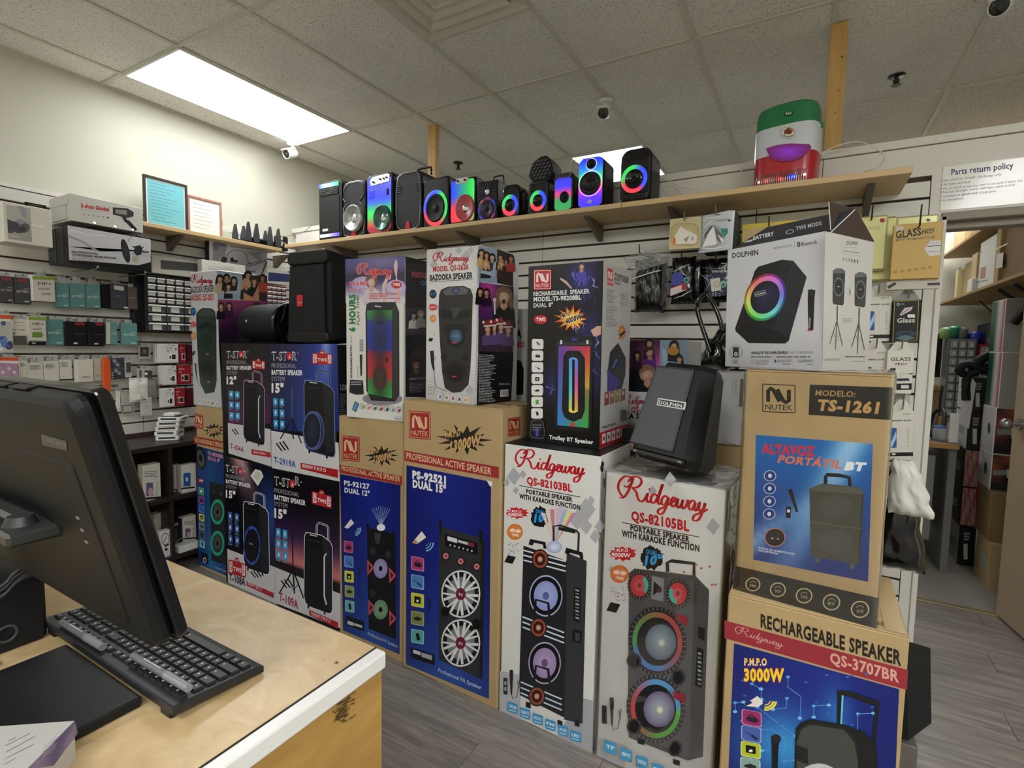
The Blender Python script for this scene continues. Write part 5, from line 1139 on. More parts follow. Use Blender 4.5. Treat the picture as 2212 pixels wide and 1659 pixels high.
A.text('BATTERY',(345,308),(548,262),34,'#dcdde2',.04);A.poly([(262,322),(345,298),(335,322),(262,334)],'#c9cad0');A.ring(700,228,42,20,.8,'#c9cad0',rot=-12);A.text('TWS MODE',(760,215),(1012,160),34,'#c9cad0',.03)
A.build('printed_lid')

# ---------------------------------------------------------------- bare loudspeakers on the stacks
# big black PA speaker on T-2919A
def pa_speaker():
 cx,y0=onY(662,738,1.86).x,1.86
 t=thing('pa_speaker','large black PA loudspeaker with a small red badge, on the blue speaker box','speaker',(cx,y0+.17,1.4866),0)
 W0,W1,Hh,D=.335,.315,.50,.33
 mb=MB();out=[(-W0/2+.02,0),(W0/2-.02,0),(W0/2,.03),(W1/2,Hh-.06),(W1/2-.03,Hh),(-W1/2+.03,Hh),(-W1/2,Hh-.06),(-W0/2,.03)]
 mb.prism([(x,z)for x,z in out],-D/2+.02,D/2,blackm,ch=.012,sc1=.9);mb.build('cabinet',t)
 mb=MB();mb.prism([(x*.97,.062+(z-.062)*1)for x,z in[(-W0/2,.05),(W0/2-.03,.05),(W1/2-.03,Hh-.075),(-W1/2+.008,Hh-.075)]],-D/2+.002,-D/2+.03,grille,ch=.006);mb.build('front_grille',t)
 mb=MB();mb.prism(rrect(W1*1.0,.075,.028,4,0,Hh-.037),-D/2-.004,-D/2+.06,black,ch=.01);mb.build('top_trim',t)
 mb=MB();mb.prism(rrect(W0,.06,.022,4,0,.034),-D/2-.004,-D/2+.06,black,ch=.01);mb.build('bottom_trim',t)
 mb=MB();mb.prism(rrect(.046,.062,.004,3,-.055,.235),-D/2-.004,-D/2+.004,mat('red_badge','#d02830',.35),ch=.001);mb.build('badge',t,'small red badge')
 A=Art(t,MWX[t.name]@V((0,-D/2-.004,0)),(1,0,0),(0,-1,0),Z3);A.script((1008,640),(1052,640),14,'#f0d0d0',.4);A.ring(1080,650,140,250,.985,'#2c2f33',a0=-80,a1=80);A.k=1
 A.build('badge_print')
 for x in(-.11,.11):MB().cyl((x,-.1,0),(x,-.1,.012),.018,black).build('rubber_foot',t)
 MB().lathe([(0,-.003),(.09,-.002),(.115,0)],grille,n=28,T=Matrix.Translation((W0/2-.155,-D/2+.002,.24))).build('woofer_bulge',t)
pa_speaker()
def barrel():
 p0,p1=onY(497,735,1.88),onY(610,738,1.88);L=.40;r=.125
 t=thing('boombox_speaker','black barrel shaped boombox lying on its side left of the PA loudspeaker','speaker',((p0.x+p1.x)/2+.02,1.97,1.4866),math.radians(-6))
 mb=MB();prof=[]
 for u,k in((-.5,.72),(-.47,.88),(-.40,.97),(-.30,1),(.30,1),(.44,.98),(.5,.93)):prof.append((u*L,r*k))
 vs=[];n=28
 for x,rr in prof:
  for i in range(n):a=2*math.pi*i/n;vs.append((x,rr*1.0*math.cos(a),r*.93+rr*.93*math.sin(a)))
 mb.add(vs,[(k*n+i,k*n+(i+1)%n,(k+1)*n+(i+1)%n,(k+1)*n+i)for k in range(len(prof)-1)for i in range(n)],grille,smooth=True)
 mb.add(vs[:n],[tuple(range(n))],black);mb.build('grille_body',t)
 mb=MB();mb.lathe([(r*.93,0),(r*.96,.02),(r*.84,.03),(r*.78,.012),(r*.5,.005),(0,.005)],blackg,n=28,T=Matrix.Translation((L/2,0,r*.93))@Matrix.Rotation(math.radians(90),4,'Z')@Matrix.Rotation(math.radians(180),4,'Z'));mb.build('passive_radiator',t)
 MB().box(-L*.36,L*.34,-.05,.05,0,.012,black,.004).build('foot_rail',t)
 MB().tube([(L*.44,-.03,r*1.83),(L*.56,-.04,r*1.75),(L*.58,-.05,r*1.2),(L*.5,-.05,r*.9)],.011,black).build('side_handle',t)
 MB().box(.0,.012,-r*1.0-.002,-r*.99,r*.98,r*1.08,mat('white_badge','#e8e8e8',.4),.0005,T=Matrix.Translation((-.05,0,0))).build('badge',t,'tiny white square badge')
barrel()
def tilted():
 t=thing('party_speaker','black trapezoid party speaker with a mesh front, tilted back on a white box','speaker',(-.385,1.81,1.097),rot=(math.radians(-14),math.radians(3),math.radians(-18)))
 mb=MB();H_,W0,W1=.345,.245,.20
 def ring(z,w_,d_,c):return[(-w_/2,-d_/2+c*1.6,z),(-w_/2+c,-d_/2,z),(w_/2-c,-d_/2,z),(w_/2,-d_/2+c*1.6,z),(w_/2-.03,d_/2,z),(-w_/2+.03,d_/2,z)]
 rings=[ring(0,W0*.92,.19,.03),ring(.03,W0,.22,.035),ring(H_-.02,W1,.17,.03),ring(H_,W1*.93,.15,.03)];vs=[p for r_ in rings for p in r_];n=6
 mb.add(vs,[(k*n+i,k*n+(i+1)%n,(k+1)*n+(i+1)%n,(k+1)*n+i)for k in range(3)for i in range(n)]+[tuple(range(n))[::-1],tuple(range(18,24))],black);mb.build('cabinet',t)
 f=[(-.095,.045),(.050,.045),(.050,H_-.02),(-.072,H_-.02)]
 def fy(z):return-(.11-(z-.03)/(H_-.05)*.025)-.003
 mb=MB();vs=[(x*1.12-.012,fy(z),z)for x,z in f]+[(x*1.12-.012,fy(z)+.006,z)for x,z in f];mb.add(vs,[(0,1,2,3),(0,4,5,1),(1,5,6,2),(2,6,7,3),(3,7,4,0)],mat('grey_mesh','#5c6063',.35,metal=.3,bump=.6,bscale=1800));mb.build('mesh_grille',t)
 mb=MB()
 for(a,b)in((0,1),(1,2),(2,3),(3,0)):
  p,q=vs[a],vs[b];mb.tube([p,q],.003,greyd,n=6)
 mb.build('grille_frame',t)
 mb=MB();z=.2;mb.box(-.055,.05,fy(z)-.004,fy(z)+.001,z-.013,z+.013,wcard,.001);o=mb.build('badge',t,'white framed name badge')
 mb=MB();z=.2;mb.box(-.05,.045,fy(z)-.005,fy(z)-.003,z-.009,z+.009,mat('badge_inner','#26272a',.4));mb.build('badge_field',o)
 Mw=MWX[t.name];A=Art(t,Mw@V((0,fy(.2)-.0052,.2)),Mw.to_3x3()@V((1,0,0)),Mw.to_3x3()@V((0,-1,0)))
 A.text('DOLPHIN',PX(Mw@V((-.046,fy(.2)-.0052,.193))),PX(Mw@V((.041,fy(.2)-.0052,.193))),7,'#e8e8e8',.02);A.build('badge_lettering')
 mb=MB();mb.box(-W0/2+.03,W0/2-.03,-.115,-.09,.008,.03,blackg,.006)
 mb.build('bottom_trim',t)
 for x in(-.09,.08):MB().box(x-.006,x+.006,-.118,-.113,.015,.022,greym).build('screw',t)
tilted()

# ================================================================ HIGH SHELF WITH PARTY SPEAKERS
SZ,SY=2.246,2.62
board=mat('maple_shelf_board','#ceb182',.45,var=.05,vscale=3,stretch=(1,14,14))
brk=mat('grey_shelf_bracket','#6e6357',.45,metal=.3)
xs=[-3.56,-2.076,-.877,.322]
for i,lab in enumerate(('maple shelf board at the left end of the high shelf','middle maple board of the high shelf under the small speakers','maple board at the right end of the high shelf')):
 t=thing('shelf_board',lab,'shelf',((xs[i]+xs[i+1])/2,(SY+WALLY)/2,SZ-.026));iv=MWX[t.name].inverted()
 mb=MB();mb.box(xs[i]+.001,xs[i+1]-.001,SY,WALLY-.001,SZ-.026,SZ,board,.002);mb.build('board',t,T=iv)
 for px,py in((766,539),(937,529),(1030,521),(1297,487),(1468,461),(1872,425)):
  x=onY(px,py,2.93).x
  if xs[i]<=x<xs[i+1]:
   mb=MB();pts=[(2.70,SZ-.027),(WALLY-.001,SZ-.027),(WALLY-.001,SZ-.12),(WALLY-.03,SZ-.12)]
   vs=[(x-.0125,y,z)for y,z in pts]+[(x+.0125,y,z)for y,z in pts];mb.add(vs,[(0,1,2,3),(7,6,5,4),(0,4,5,1),(1,5,6,2),(2,6,7,3),(3,7,4,0)],brk)
   mb.build('bracket',t,T=iv)
t=thing('shelf_board','maple shelf board on the left wall under the framed certificates','shelf',(-3.71,2.25,SZ-.05));iv=MWX[t.name].inverted()
LSZ=2.222
mb=MB();mb.box(-3.848,-3.60,1.66,2.63,LSZ-.026,LSZ,board,.002);mb.build('board',t,T=iv)
for px in(370,600):
 y=onX(px,505+.17*(px-370),-3.8).y;mb=MB();pts=[(-3.66,LSZ-.027),(-3.848,LSZ-.027),(-3.848,LSZ-.12),(-3.82,LSZ-.12)]
 vs=[(x,y-.0125,z)for x,z in pts]+[(x,y+.0125,z)for x,z in pts];mb.add(vs,[(0,1,2,3),(7,6,5,4),(0,4,5,1),(1,5,6,2),(2,6,7,3),(3,7,4,0)],brk);mb.build('bracket',t,T=iv)

def rgbring(a0,st=('#3048f0','#e03848','#38c058')): # three colours in soft thirds
 def f(a):
  a=(a-a0)%360;k=int(a//120);u=(a%120)/120;u=max(0,(u-.7)/.3);return mix(st[k],st[(k+1)%3],u)
 return f
RGB2=('#3048f0','#38c058','#e03848')
class Spk:
# cabinet standing on the high shelf; local frame: x right, z up, front towards the room
 def __init__(s,name,label,x0,x1,ytop,depth,y=2.655,shape=None,M=None,r=.02,rz=0,zb=SZ+.0005,cat='speaker',ch=.01):
  yb=520-(x0+x1)/2*.0
  a,b=onY(x0,470,y),onY(x1,470,y);s.w=b.x-a.x
  s.h=onY((x0+x1)/2,ytop,y).z-zb;s.d=depth;s.y=y
  s.t=thing(name,label,cat,((a.x+b.x)/2,y+depth/2,zb),rz,'party speakers on the high shelf')
  if shape is None:shape=rrect(s.w,s.h,min(r,s.w*.3),4,0,s.h/2)
  else:shape=[(u*s.w,v*s.h)for u,v in shape]
  s.shape=shape;s.F=-depth/2
  MB().prism(shape,s.F,depth/2,M or black,ch=ch).build('cabinet',s.t)
 def P(s,u,v):return V((u*s.w,s.F,v*s.h))
 def panel(s,name,pts,M,t0=.004,label=None,ch=.0015):
  mb=MB();mb.prism([(u*s.w,v*s.h)for u,v in pts],s.F-t0,s.F+.006,M,ch=ch);return mb.build(name,s.t,label)
 def glowpanel(s,name,x0,x1,z0,z1,fn,off=.0045,nx=8,nz=14,M=None,r=.12):
  mb=MB();vs=[];cs=[]
  for j in range(nz+1):
   for i in range(nx+1):
    u,v=i/nx,j/nz;k=1.0;e=min(v,1-v)*(z1-z0)*s.h;xx=(u-.5)*2;rr=r*s.w
    if e<rr:ins=rr-math.sqrt(max(0,rr*rr-(rr-e)**2));k=1-ins/((x1-x0)*s.w/2)
    vs.append((((x0+x1)/2+xx*k*(x1-x0)/2)*s.w,s.F-off,(z0+(z1-z0)*v)*s.h));cs.append(fn(u,v))
  mb.add(vs,[(j*(nx+1)+i,j*(nx+1)+i+1,(j+1)*(nx+1)+i+1,(j+1)*(nx+1)+i)for j in range(nz)for i in range(nx)],M or LED,cols=cs);return mb.build(name,s.t)
 def ring(s,name,cx,cz,r,k,fn,off=.004,M=None,asp=1.0,n=40,bulge=.003):
  mb=MB();R=r*s.w
  T=Matrix.Translation((cx*s.w,s.F-off,cz*s.h))
  mb.lathe([(R*k,-.0),(R*(k*.5+.5),-bulge),(R,0)],M or LED,n=n,T=T,cols=lambda i,t:fn(math.degrees(t)),sz=asp);return mb.build(name,s.t)
 def cone(s,name,cx,cz,r,M,cap=None,depth=.012,off=.003,asp=1.0,parent=None):
  mb=MB();R=r*s.w;T=Matrix.Translation((cx*s.w,s.F-off,cz*s.h))
  mb.lathe([(R,.001),(R*.96,-depth-.003),(R*.90,-depth-.003),(R*.84,-depth*.9),(R*.3,-.0015)],M,T=T,sz=asp)
  mb.lathe([(R*.34,-.001),(R*.28,-.006),(R*.12,-.009),(0,-.010)],cap or M,T=T,sz=asp);return mb.build(name,s.t)
 def handle(s,x0,x1,z0,hgt,r=.006,M=None):
  a,b=x0*s.w,x1*s.w;z=z0*s.h;pts=catmull([(a,0,z-.005),(a+.002,0,z+hgt*.7),(a+.012,0,z+hgt),(b-.012,0,z+hgt),(b-.002,0,z+hgt*.7),(b,0,z-.005)],3)
  MB().tube(pts,r,M or black).build('handle',s.t)
 def screws(s,pts):
  for u,v in pts:MB().cyl(s.P(u,v)+V((0,-.003,0)),s.P(u,v)+V((0,.002,0)),.0035,greyd,n=8).build('screw',s.t)
silver=mat('silver_trim','#b8bac0',.25,metal=.7)
# 1 hexagonal tower with light bands
S=Spk('tower_speaker','dark tower speaker with light bands top and bottom, leftmost on the high shelf',689,739,389,.16,shape=[(-.5,.02),(.42,.02),(.5,.06),(.5,.93),(.40,.985),(-.36,.985),(-.5,.93)],ch=.006)
S.panel('front_grille',[(-.44,.12),(.05,.12),(.40,.12),(.40,.72),(-.44,.72)],grille)
def b1(u,v):return mix(mix('#3a50f0','#b8f0e8',min(1,u*3)),'#38d070',max(0,u-.3)*1.3)
S.glowpanel('top_light_band',-.47,.38,.885,.955,b1,r=.0);S.glowpanel('bottom_light_band',-.44,.40,.055,.11,lambda u,v:mix('#8fb0f8',mix('#f4f4ff','#5a4ae8',u),min(1,u*2.5+.2)),r=.0)
S.panel('vent_panel',[(-.46,.75),(.36,.75),(.36,.87),(-.46,.87)],black)
for i in range(4):S.panel('vent_slat',[(-.42 if i%2==0 else-.42,.765+.026*i),(.32,.765+.026*i),(.32,.778+.026*i),(-.42,.778+.026*i)],greyd,.007)
S.panel('sticker',[(-.32,.155),(-.08,.155),(-.08,.2),(-.32,.2)],wcard,.006,'small white sticker')
# 2 shield faced
S=Spk('party_speaker','black shield faced speaker with a chrome rim and bare silver cone',741,790,391,.17,r=.035)
sh=[(-.42,.06),(-.2,.015),(.2,.015),(.42,.06),(.46,.2),(.46,.52),(.28,.60),(.30,.66),(.46,.74),(.42,.92),(.25,.985),(-.2,.985),(-.42,.9),(-.46,.70),(-.28,.62),(-.46,.54),(-.46,.2)]
pts=[(u*S.w,S.F-.006,v*S.h)for u,v in sh];MB().tube(pts,.0028,silver,n=6,closed=True).build('chrome_rim',S.t)
S.panel('face_plate',[(u*.97,.5+(v-.5)*.98)for u,v in sh],grille,.003);S.cone('woofer',.02,.33,.40,mat('silver_cone','#9c9d9a',.3,metal=.5),mat('silver_cap','#c8c8c4',.2,metal=.8),.02,asp=1.05)
S.panel('red_tag',[(-.12,.02),(.12,.02),(.06,.13),(-.05,.13)],red,.009,'red plastic tag');S.screws(((-.38,.86),(.33,.9)))
# 3 rainbow
def rb3(u,v):
 c=mix('#c03038','#30c850',min(1,max(0,(v-.12)*5)));c=mix(c,'#2838e8',min(1,max(0,(v-.38)*4.5)));c=mix(c,'#30345a',.55*math.exp(-((u-.5)*3)**2)*max(0,v-.4)*2);return mix(c,'#1a1a1e',.35 if(v<.08)else 0)
S=Spk('party_speaker','tall speaker with a blue, green and red glowing front and silver knob panel',792,849,375,.19,r=.03)
S.glowpanel('glowing_front',-.45,.45,.02,.96,rb3);S.panel('control_panel',[(-.32,.81),(.38,.84),(.40,.95),(.3,.975),(-.25,.955),(-.34,.9)],silver,.007,'silver control panel')
for u,v in((-.2,.87),(.05,.9),(.18,.9),(.28,.91)):MB().cyl(S.P(u,v)+V((0,-.016,0)),S.P(u,v)+V((0,-.005,0)),.006,blackg,n=10).build('knob',S.t)
S.cone('woofer',.16,.25,.30,mat('smoked_cone','#3f6a60',.25,metal=.3),chrome,.02,off=.006,asp=1.2)
S.panel('tweeter_window',[(-.38,.60),(-.18,.60),(-.18,.74),(-.38,.74)],mat('blue_window','#1820d8',.3,emit=.7),.006);S.panel('port',[(.28,.62),(.36,.62),(.37,.73),(.28,.73)],blackg,.006)
# 4 grille with silver line
S=Spk('party_speaker','plain black grille speaker with a top carry handle and silver outline',855,911,371,.20,r=.04)
sh=[(-.3,.03),(0,.012),(.3,.03),(.43,.1),(.46,.3),(.46,.66),(.40,.92),(.3,.975),(-.2,.985),(-.4,.93),(-.47,.7),(-.47,.3),(-.43,.1)]
MB().tube([(u*S.w,S.F-.006,v*S.h)for u,v in sh],.0022,silver,n=6,closed=True).build('silver_outline',S.t);S.panel('front_grille',[(u*.96,.5+(v-.5)*.97)for u,v in sh],grille,.004)
for sx in(-1,1):
 for i in range(4):S.panel('vent_slat',[(sx*.28,.66+.035*i),(sx*.49,.66+.035*i),(sx*.49,.675+.035*i),(sx*.28,.675+.035*i)][::sx],greyd,.008)
S.handle(-.05,.48,1.0,.045,.007);S.panel('red_tag',[(-.12,.02),(.10,.02),(.05,.15),(-.06,.15)],red,.009,'red plastic tag')
# 5 ring
S=Spk('party_speaker','plain black speaker with one large glowing ring, left of the shelf board joint',914,969,383,.19,r=.02)
S.ring('light_ring',0,.38,.47,.78,rgbring(90),asp=1.18);S.cone('woofer',0,.38,.36,grille,grille,.006,asp=1.18);S.screws(((-.42,.88),(.40,.9),(-.42,.06)))
# 6 rainbow wide
def rb6(u,v):
 c=mix(mix('#e03040','#e04848',u),mix('#2030e8','#28b848',min(1,u*1.3)),min(1,max(0,(v-.30)*3)));return mix(c,'#38d868',max(0,u-.75)*3)
S=Spk('party_speaker','speaker with a red, blue and green glowing front and white control panel',973,1027,384,.17,r=.015)
S.glowpanel('glowing_front',-.47,.46,.05,.95,rb6,r=.05);S.panel('control_panel',rrect(.48,.12,.03,3,-.02,.93),white,.009,'white control panel')
S.cone('woofer',.12,.33,.36,mat('clear_red_cone','#b8505a',.3),chrome,.012,off=.006,asp=1.2);S.screws(((-.43,.06),(.42,.1),(.42,.92),(-.43,.92)))
for u in(-.17,.12):MB().cyl(S.P(u,.93)+V((0,-.02,0)),S.P(u,.93)+V((0,-.009,0)),.007,greyd,n=10).build('knob',S.t)
# 7 fan lines and disco ball
S=Spk('party_speaker','black speaker with ridges fanning around a small crystal ball light',1029,1073,390,.17,r=.01)
for i in range(18):
 a=math.pi*2*i/18;c_=V((.02*S.w,S.F-.003,.72*S.h));d=V((math.cos(a),0,math.sin(a)))
 L=min(.44*S.w/abs(d.x)if abs(d.x)>.05 else 9,.25*S.h/abs(d.z)if abs(d.z)>.05 else 9);MB().tube([c_+d*.018,c_+d*L],.0028,greyd,n=5).build('ridge',S.t)
MB().lathe([(0,-.014),(.008,-.012),(.014,-.004),(.016,0)],mat('crystal','#d8dcf0',.08,metal=.6,emit=.25),n=8,T=Matrix.Translation((.02*S.w,S.F,.72*S.h)),smooth=False).build('crystal_light',S.t)
S.ring('light_ring',.03,.28,.44,.76,lambda a:mix('#c02838','#2838d0',.5+.5*math.sin(math.radians(a*2+40)))if int(a/24)%2 else '#30303c',asp=1.15,M=LEDSOFT);S.cone('woofer',.03,.28,.32,mat('violet_cone','#33304a',.25),grille,.008,asp=1.15)
S.handle(-.05,.46,1.0,.045,.005)
# 8 drum
S=Spk('drum_speaker','small glossy drum speaker with a green, blue and red ring',1084,1121,398,.14,M=blackg,r=.045,y=2.66)
S.ring('light_ring',-.02,.38,.47,.60,rgbring(-25,RGB2),asp=1.12);S.cone('woofer',-.02,.38,.28,blackg,black,.004,asp=1.12)
MB().tube([(S.w*.5,-.02,S.h*.2),(S.w*.66,-.02,S.h*.3),(S.w*.66,-.02,S.h*.75),(S.w*.5,-.02,S.h*.85)],.006,black).build('side_handle',S.t)
# 9 square with octagon on top
S=Spk('party_speaker','square black speaker with a glowing ring carrying the octagonal speaker',1141,1183,392,.15,r=.02,y=2.66)
S.ring('light_ring',0,.42,.42,.60,rgbring(-25,RGB2),asp=1.1);S.cone('woofer',0,.42,.25,blackg,black,.004,asp=1.1);S.screws(((-.38,.88),(.38,.88),(-.38,.08)))
MB().tube([(u*S.w,S.F-.005,v*S.h)for u,v in((-.42,.04),(.42,.04),(.45,.1),(.45,.9),(.4,.96),(-.4,.96),(-.45,.9),(-.45,.1))],.003,greyd,n=6,closed=True).build('front_frame',S.t)
zt=SZ+S.h+.001
for sg in(.2,.6):MB().tube([(S.w*.5,-.03,S.h*(sg-.14)),(S.w*.6,-.03,S.h*(sg-.08)),(S.w*.6,-.03,S.h*(sg+.08)),(S.w*.5,-.03,S.h*(sg+.14))],.005,black).build('side_handle',S.t)
oct_=[(-.30,.0),(.30,.0),(.5,.32),(.46,.68),(.22,1.0),(-.02,1.0),(-.36,.78),(-.5,.30)]
S=Spk('octagonal_speaker','octagonal black speaker lying on top of the square ring speaker',1139,1192,338,.13,shape=oct_,y=2.675,zb=zt,ch=.006)
MB().prism([(u*.86*S.w,S.h*.5+(v-.5)*.86*S.h)for u,v in oct_],S.F-.003,S.F+.005,grille,ch=.001).build('front_grille',S.t)
for j in range(6):
 for i in range(5):
  u,v=-.30+.15*i+.07*(j%2),.16+.13*j
  if abs(u)+abs(v-.5)*.7<.52:MB().tube([S.P(u-.04,v-.03)+V((0,-.004,0)),S.P(u+.035,v+.03)+V((0,-.004,0))],.003,greym,n=5).build('grille_stud',S.t)
  # 10
def rb10(u,v):
 c=mix('#2a9048','#3050b8',0);c=mix('#289048','#d83078',min(1,max(0,(v-.30)*5)));c=mix(c,'#3838e0',min(1,max(0,(v-.52)*5)));return mix(c,'#1a1a60',max(0,v-.85)*2)
S=Spk('party_speaker','small speaker with a violet and green glow and a white charging cable',1194,1237,373,.15,r=.03,y=2.66)
S.glowpanel('glowing_front',-.40,.42,.04,.86,rb10);S.panel('control_panel',rrect(.8,.12,.05,3,0,.92),greyd,.006);S.cone('woofer',.08,.36,.22,grille,grille,.004,off=.005,asp=1.2)
for i in range(5):MB().cyl(S.P(-.25+.12*i,.92)+V((0,-.009,0)),S.P(-.25+.12*i,.92)+V((0,-.005,0)),.0035,black,n=8).build('button',S.t)
x,z=S.t.location.x,SZ+S.h
mb=MB();mb.cyl((x+.01,2.72,z),(x+.01,2.72,z+.03),.005,cable_w,n=10);mb.tube(catmull([(x+.01,2.72,z+.03),(x+.012,2.72,z+.07),(x+.03,2.73,z+.085),(x+.045,2.76,z+.07),(x+.05,2.83,z+.02),(x+.05,2.88,z-.08),(x+.05,2.91,SZ+.008),(x+.2,2.925,SZ+.008)],4),.0022,cable_w)
solo(mb,'charging_cable','white charging cable plugged into the top of the violet glowing speaker','cable')
# 11
def rb11(u,v):
 st=[(0,'#2a30d0'),(.22,'#5828e0'),(.34,'#c028c0'),(.42,'#e83060'),(.5,'#50c060'),(.62,'#28c878'),(.76,'#2880e0'),(1,'#2820e8')]
 for i in range(len(st)-1):
  if v<=st[i+1][0]:return mix(st[i][1],st[i+1][1],(v-st[i][0])/(st[i+1][0]-st[i][0]))
 return rgb(st[-1][1])
S=Spk('party_speaker','tall speaker with a blue, green and pink glowing face and black woofer',1247,1301,340,.17,r=.035)
S.glowpanel('glowing_front',-.47,.47,.01,.99,rb11,r=.16);S.cone('woofer',0,.48,.40,black,grille,.008,off=.006,asp=1.05);S.cone('tweeter',.02,.86,.18,black,grille,.006,off=.006)
S.ring('light_ring',0,.48,.47,.95,lambda a:(.95,.8,.95),off=.006,M=LED,asp=1.0);S.ring('tweeter_ring',.02,.855,.22,.9,lambda a:(.8,.85,1),off=.006)
S.panel('emblem',[(0,.08),(.1,.125),(0,.17),(-.1,.125)],white,.008,'white diamond emblem');S.panel('emblem_hole',[(0,.11),(.03,.125),(0,.14),(-.03,.125)],mat('blue_spot','#3030c0',.4,emit=.4),.010)
MB().lathe([(.42*S.w,-.002),(.36*S.w,-.008),(.22*S.w,.002),(.16*S.w,-.006),(0,-.008)],black,T=Matrix.Translation((0,S.F-.008,.48*S.h))).build('woofer_dome',S.t)
# 12
S=Spk('party_speaker','rounded black speaker with a big ring, alone beside the white cables',1335,1402,319,.20,r=.06,ch=.02)
S.panel('top_recess',rrect(.78,.17,.08,4,.05,.85),blackg,.002,ch=.001);S.panel('recess_bridge',[(-.22,.78),(-.14,.78),(-.14,.93),(-.22,.93)],black,.006)
S.ring('light_ring',.0,.42,.42,.70,rgbring(-30,RGB2),asp=1.02,off=.012);S.panel('front_panel',rrect(.84,.55,.05,4,.02,.45),black,.008);S.cone('woofer',0,.42,.29,blackg,grille,.006,off=.010)
MB().cyl(S.P(.20,.62)+V((0,-.016,0)),S.P(.20,.62)+V((0,-.008,0)),.006,chrome,n=10).build('button',S.t)
S.panel('bottom_lip',rrect(.7,.05,.02,3,0,.09),blackg,.004)
# 13 green white red
p=onY(1700,395,2.70);a,b=onY(1629,300,2.70),onY(1774,300,2.70);W,Hh=b.x-a.x,onY(1700,212,2.70).z-SZ
t=thing('barrel_speaker','green, white and red barrel speaker at the right end of the shelf','speaker',((a.x+b.x)/2,2.70+.12,SZ+.0005),math.radians(-10))
gr,wh,rd=mat('green_shell','#1f7a48',.25,coat=.3),mat('pearl_white_shell','#cfd6da',.3),mat('red_shell','#b81c2a',.3,coat=.2)
def shell(z0,z1,M,name,top=False,bot=False):
 mb=MB();n=40;prof=[];K=7
 for k in range(K+1):
  v=z0+(z1-z0)*k/K;s_=1.0
  if top and v>.86:s_=math.sqrt(max(.0,1-((v-.86)/.145)**2))*.25+.75 if v<.995 else .70
  if bot and v<.08:s_=.93+.07*(v/.08)
  prof.append((s_*(1+.035*math.sin(math.pi*v)),v*Hh))
 vs=[]
 for s_,z in prof:
  for i in range(n):
   an=2*math.pi*i/n;c_,q=math.cos(an),math.sin(an);e=.62
   vs.append((W*.485*math.copysign(abs(c_)**e,c_)*s_,.105*math.copysign(abs(q)**e,q)*s_,z))
 fs=[(k*n+i,k*n+(i+1)%n,(k+1)*n+(i+1)%n,(k+1)*n+i)for k in range(K)for i in range(n)]
 mb.add(vs,fs,M,smooth=True)
 if top:mb.add(vs[-n:],[tuple(range(n))],M)
 if bot:mb.add(vs[:n],[tuple(range(n))[::-1]],M)
 return mb.build(name,t)
shell(0,.40,rd,'red_shell',bot=True);shell(.40,.72,wh,'white_shell');shell(.72,1.0,gr,'green_shell',top=True)
A=Art(t,MWX[t.name]@V((0,-.1125,0)),MWX[t.name].to_3x3()@V((1,0,0)),MWX[t.name].to_3x3()@V((0,-1,0)),(1560,180,3.393))
A.ell(484,358,58,46,'#e8e6dc');A.ring(484,358,54,42,.8,'#b8b4a4');A.ell(488,350,28,24,'#7a3a26',rot=-15);A.poly([(452,345),(480,335),(470,370),(456,378)],'#8a4a2c');A.poly([(492,330),(524,340),(518,352),(500,350)],'#a86a3c');A.line([(450,382),(484,392),(520,380)],6,'#4a7a4c')
A.poly([(455,214),(522,208),(515,232),(456,236)],'#14301f');A.text('VAT',(462,232),(510,228),16,'#e8f0e8',.04)
A.build('emblem_print')
A=Art(t,MWX[t.name]@V((0,-.1122,0)),MWX[t.name].to_3x3()@V((1,0,0)),MWX[t.name].to_3x3()@V((0,-1,0)),(1560,180,3.393),mat_=LEDSOFT)
A.ngr([(320,478),(400,452),(500,440),(640,446),(655,470),(600,535),(520,568),(430,575),(355,550)],'#8a34c8','#6a1c50')
A.build('violet_glow_grille')
mb=MB()
for i in range(24):
 u=-.86+1.72*i/23;x=u*W*.44;mb.tube([(x*1.0,-.1105+abs(u)**3*.02,.045*Hh),(x*1.02,-.117+abs(u)**3*.02,.11*Hh),(x,-.1125+abs(u)**3*.02,.185*Hh)],.0022,chrome,n=5)
mb.build('bottom_grille_ribs',t)['kind']='stuff'
mb=MB()
for x,c_,r_ in((-.09,'#f0d8d0',.006),(-.06,'#f03028',.007),(.0,'#ff2020',.009),(.045,'#2038ff',.012),(.06,'#3058ff',.01),(.10,'#f0f0ff',.006)):
 mb=MB();mb.lathe([(0,-.003),(r_,0)],LED,n=10,T=Matrix.Translation((x,-.110,.11*Hh)),cols=[rgb(c_)]*2);mb.build('light',t)
MB().tube(catmull([(-.05,0,Hh*.98),(-.04,0,Hh*1.05),(.0,0,Hh*1.075),(.04,0,Hh*1.05),(.05,0,Hh*.98)],4),.004,mat('handle_metal','#b8b0b0',.3,metal=.6)).build('carry_handle',t)
for sx in(-1,1):MB().cyl((sx*W*.49,0,Hh*.72),(sx*W*.53,0,Hh*.72),.012,gr).build('strap_lug',t)
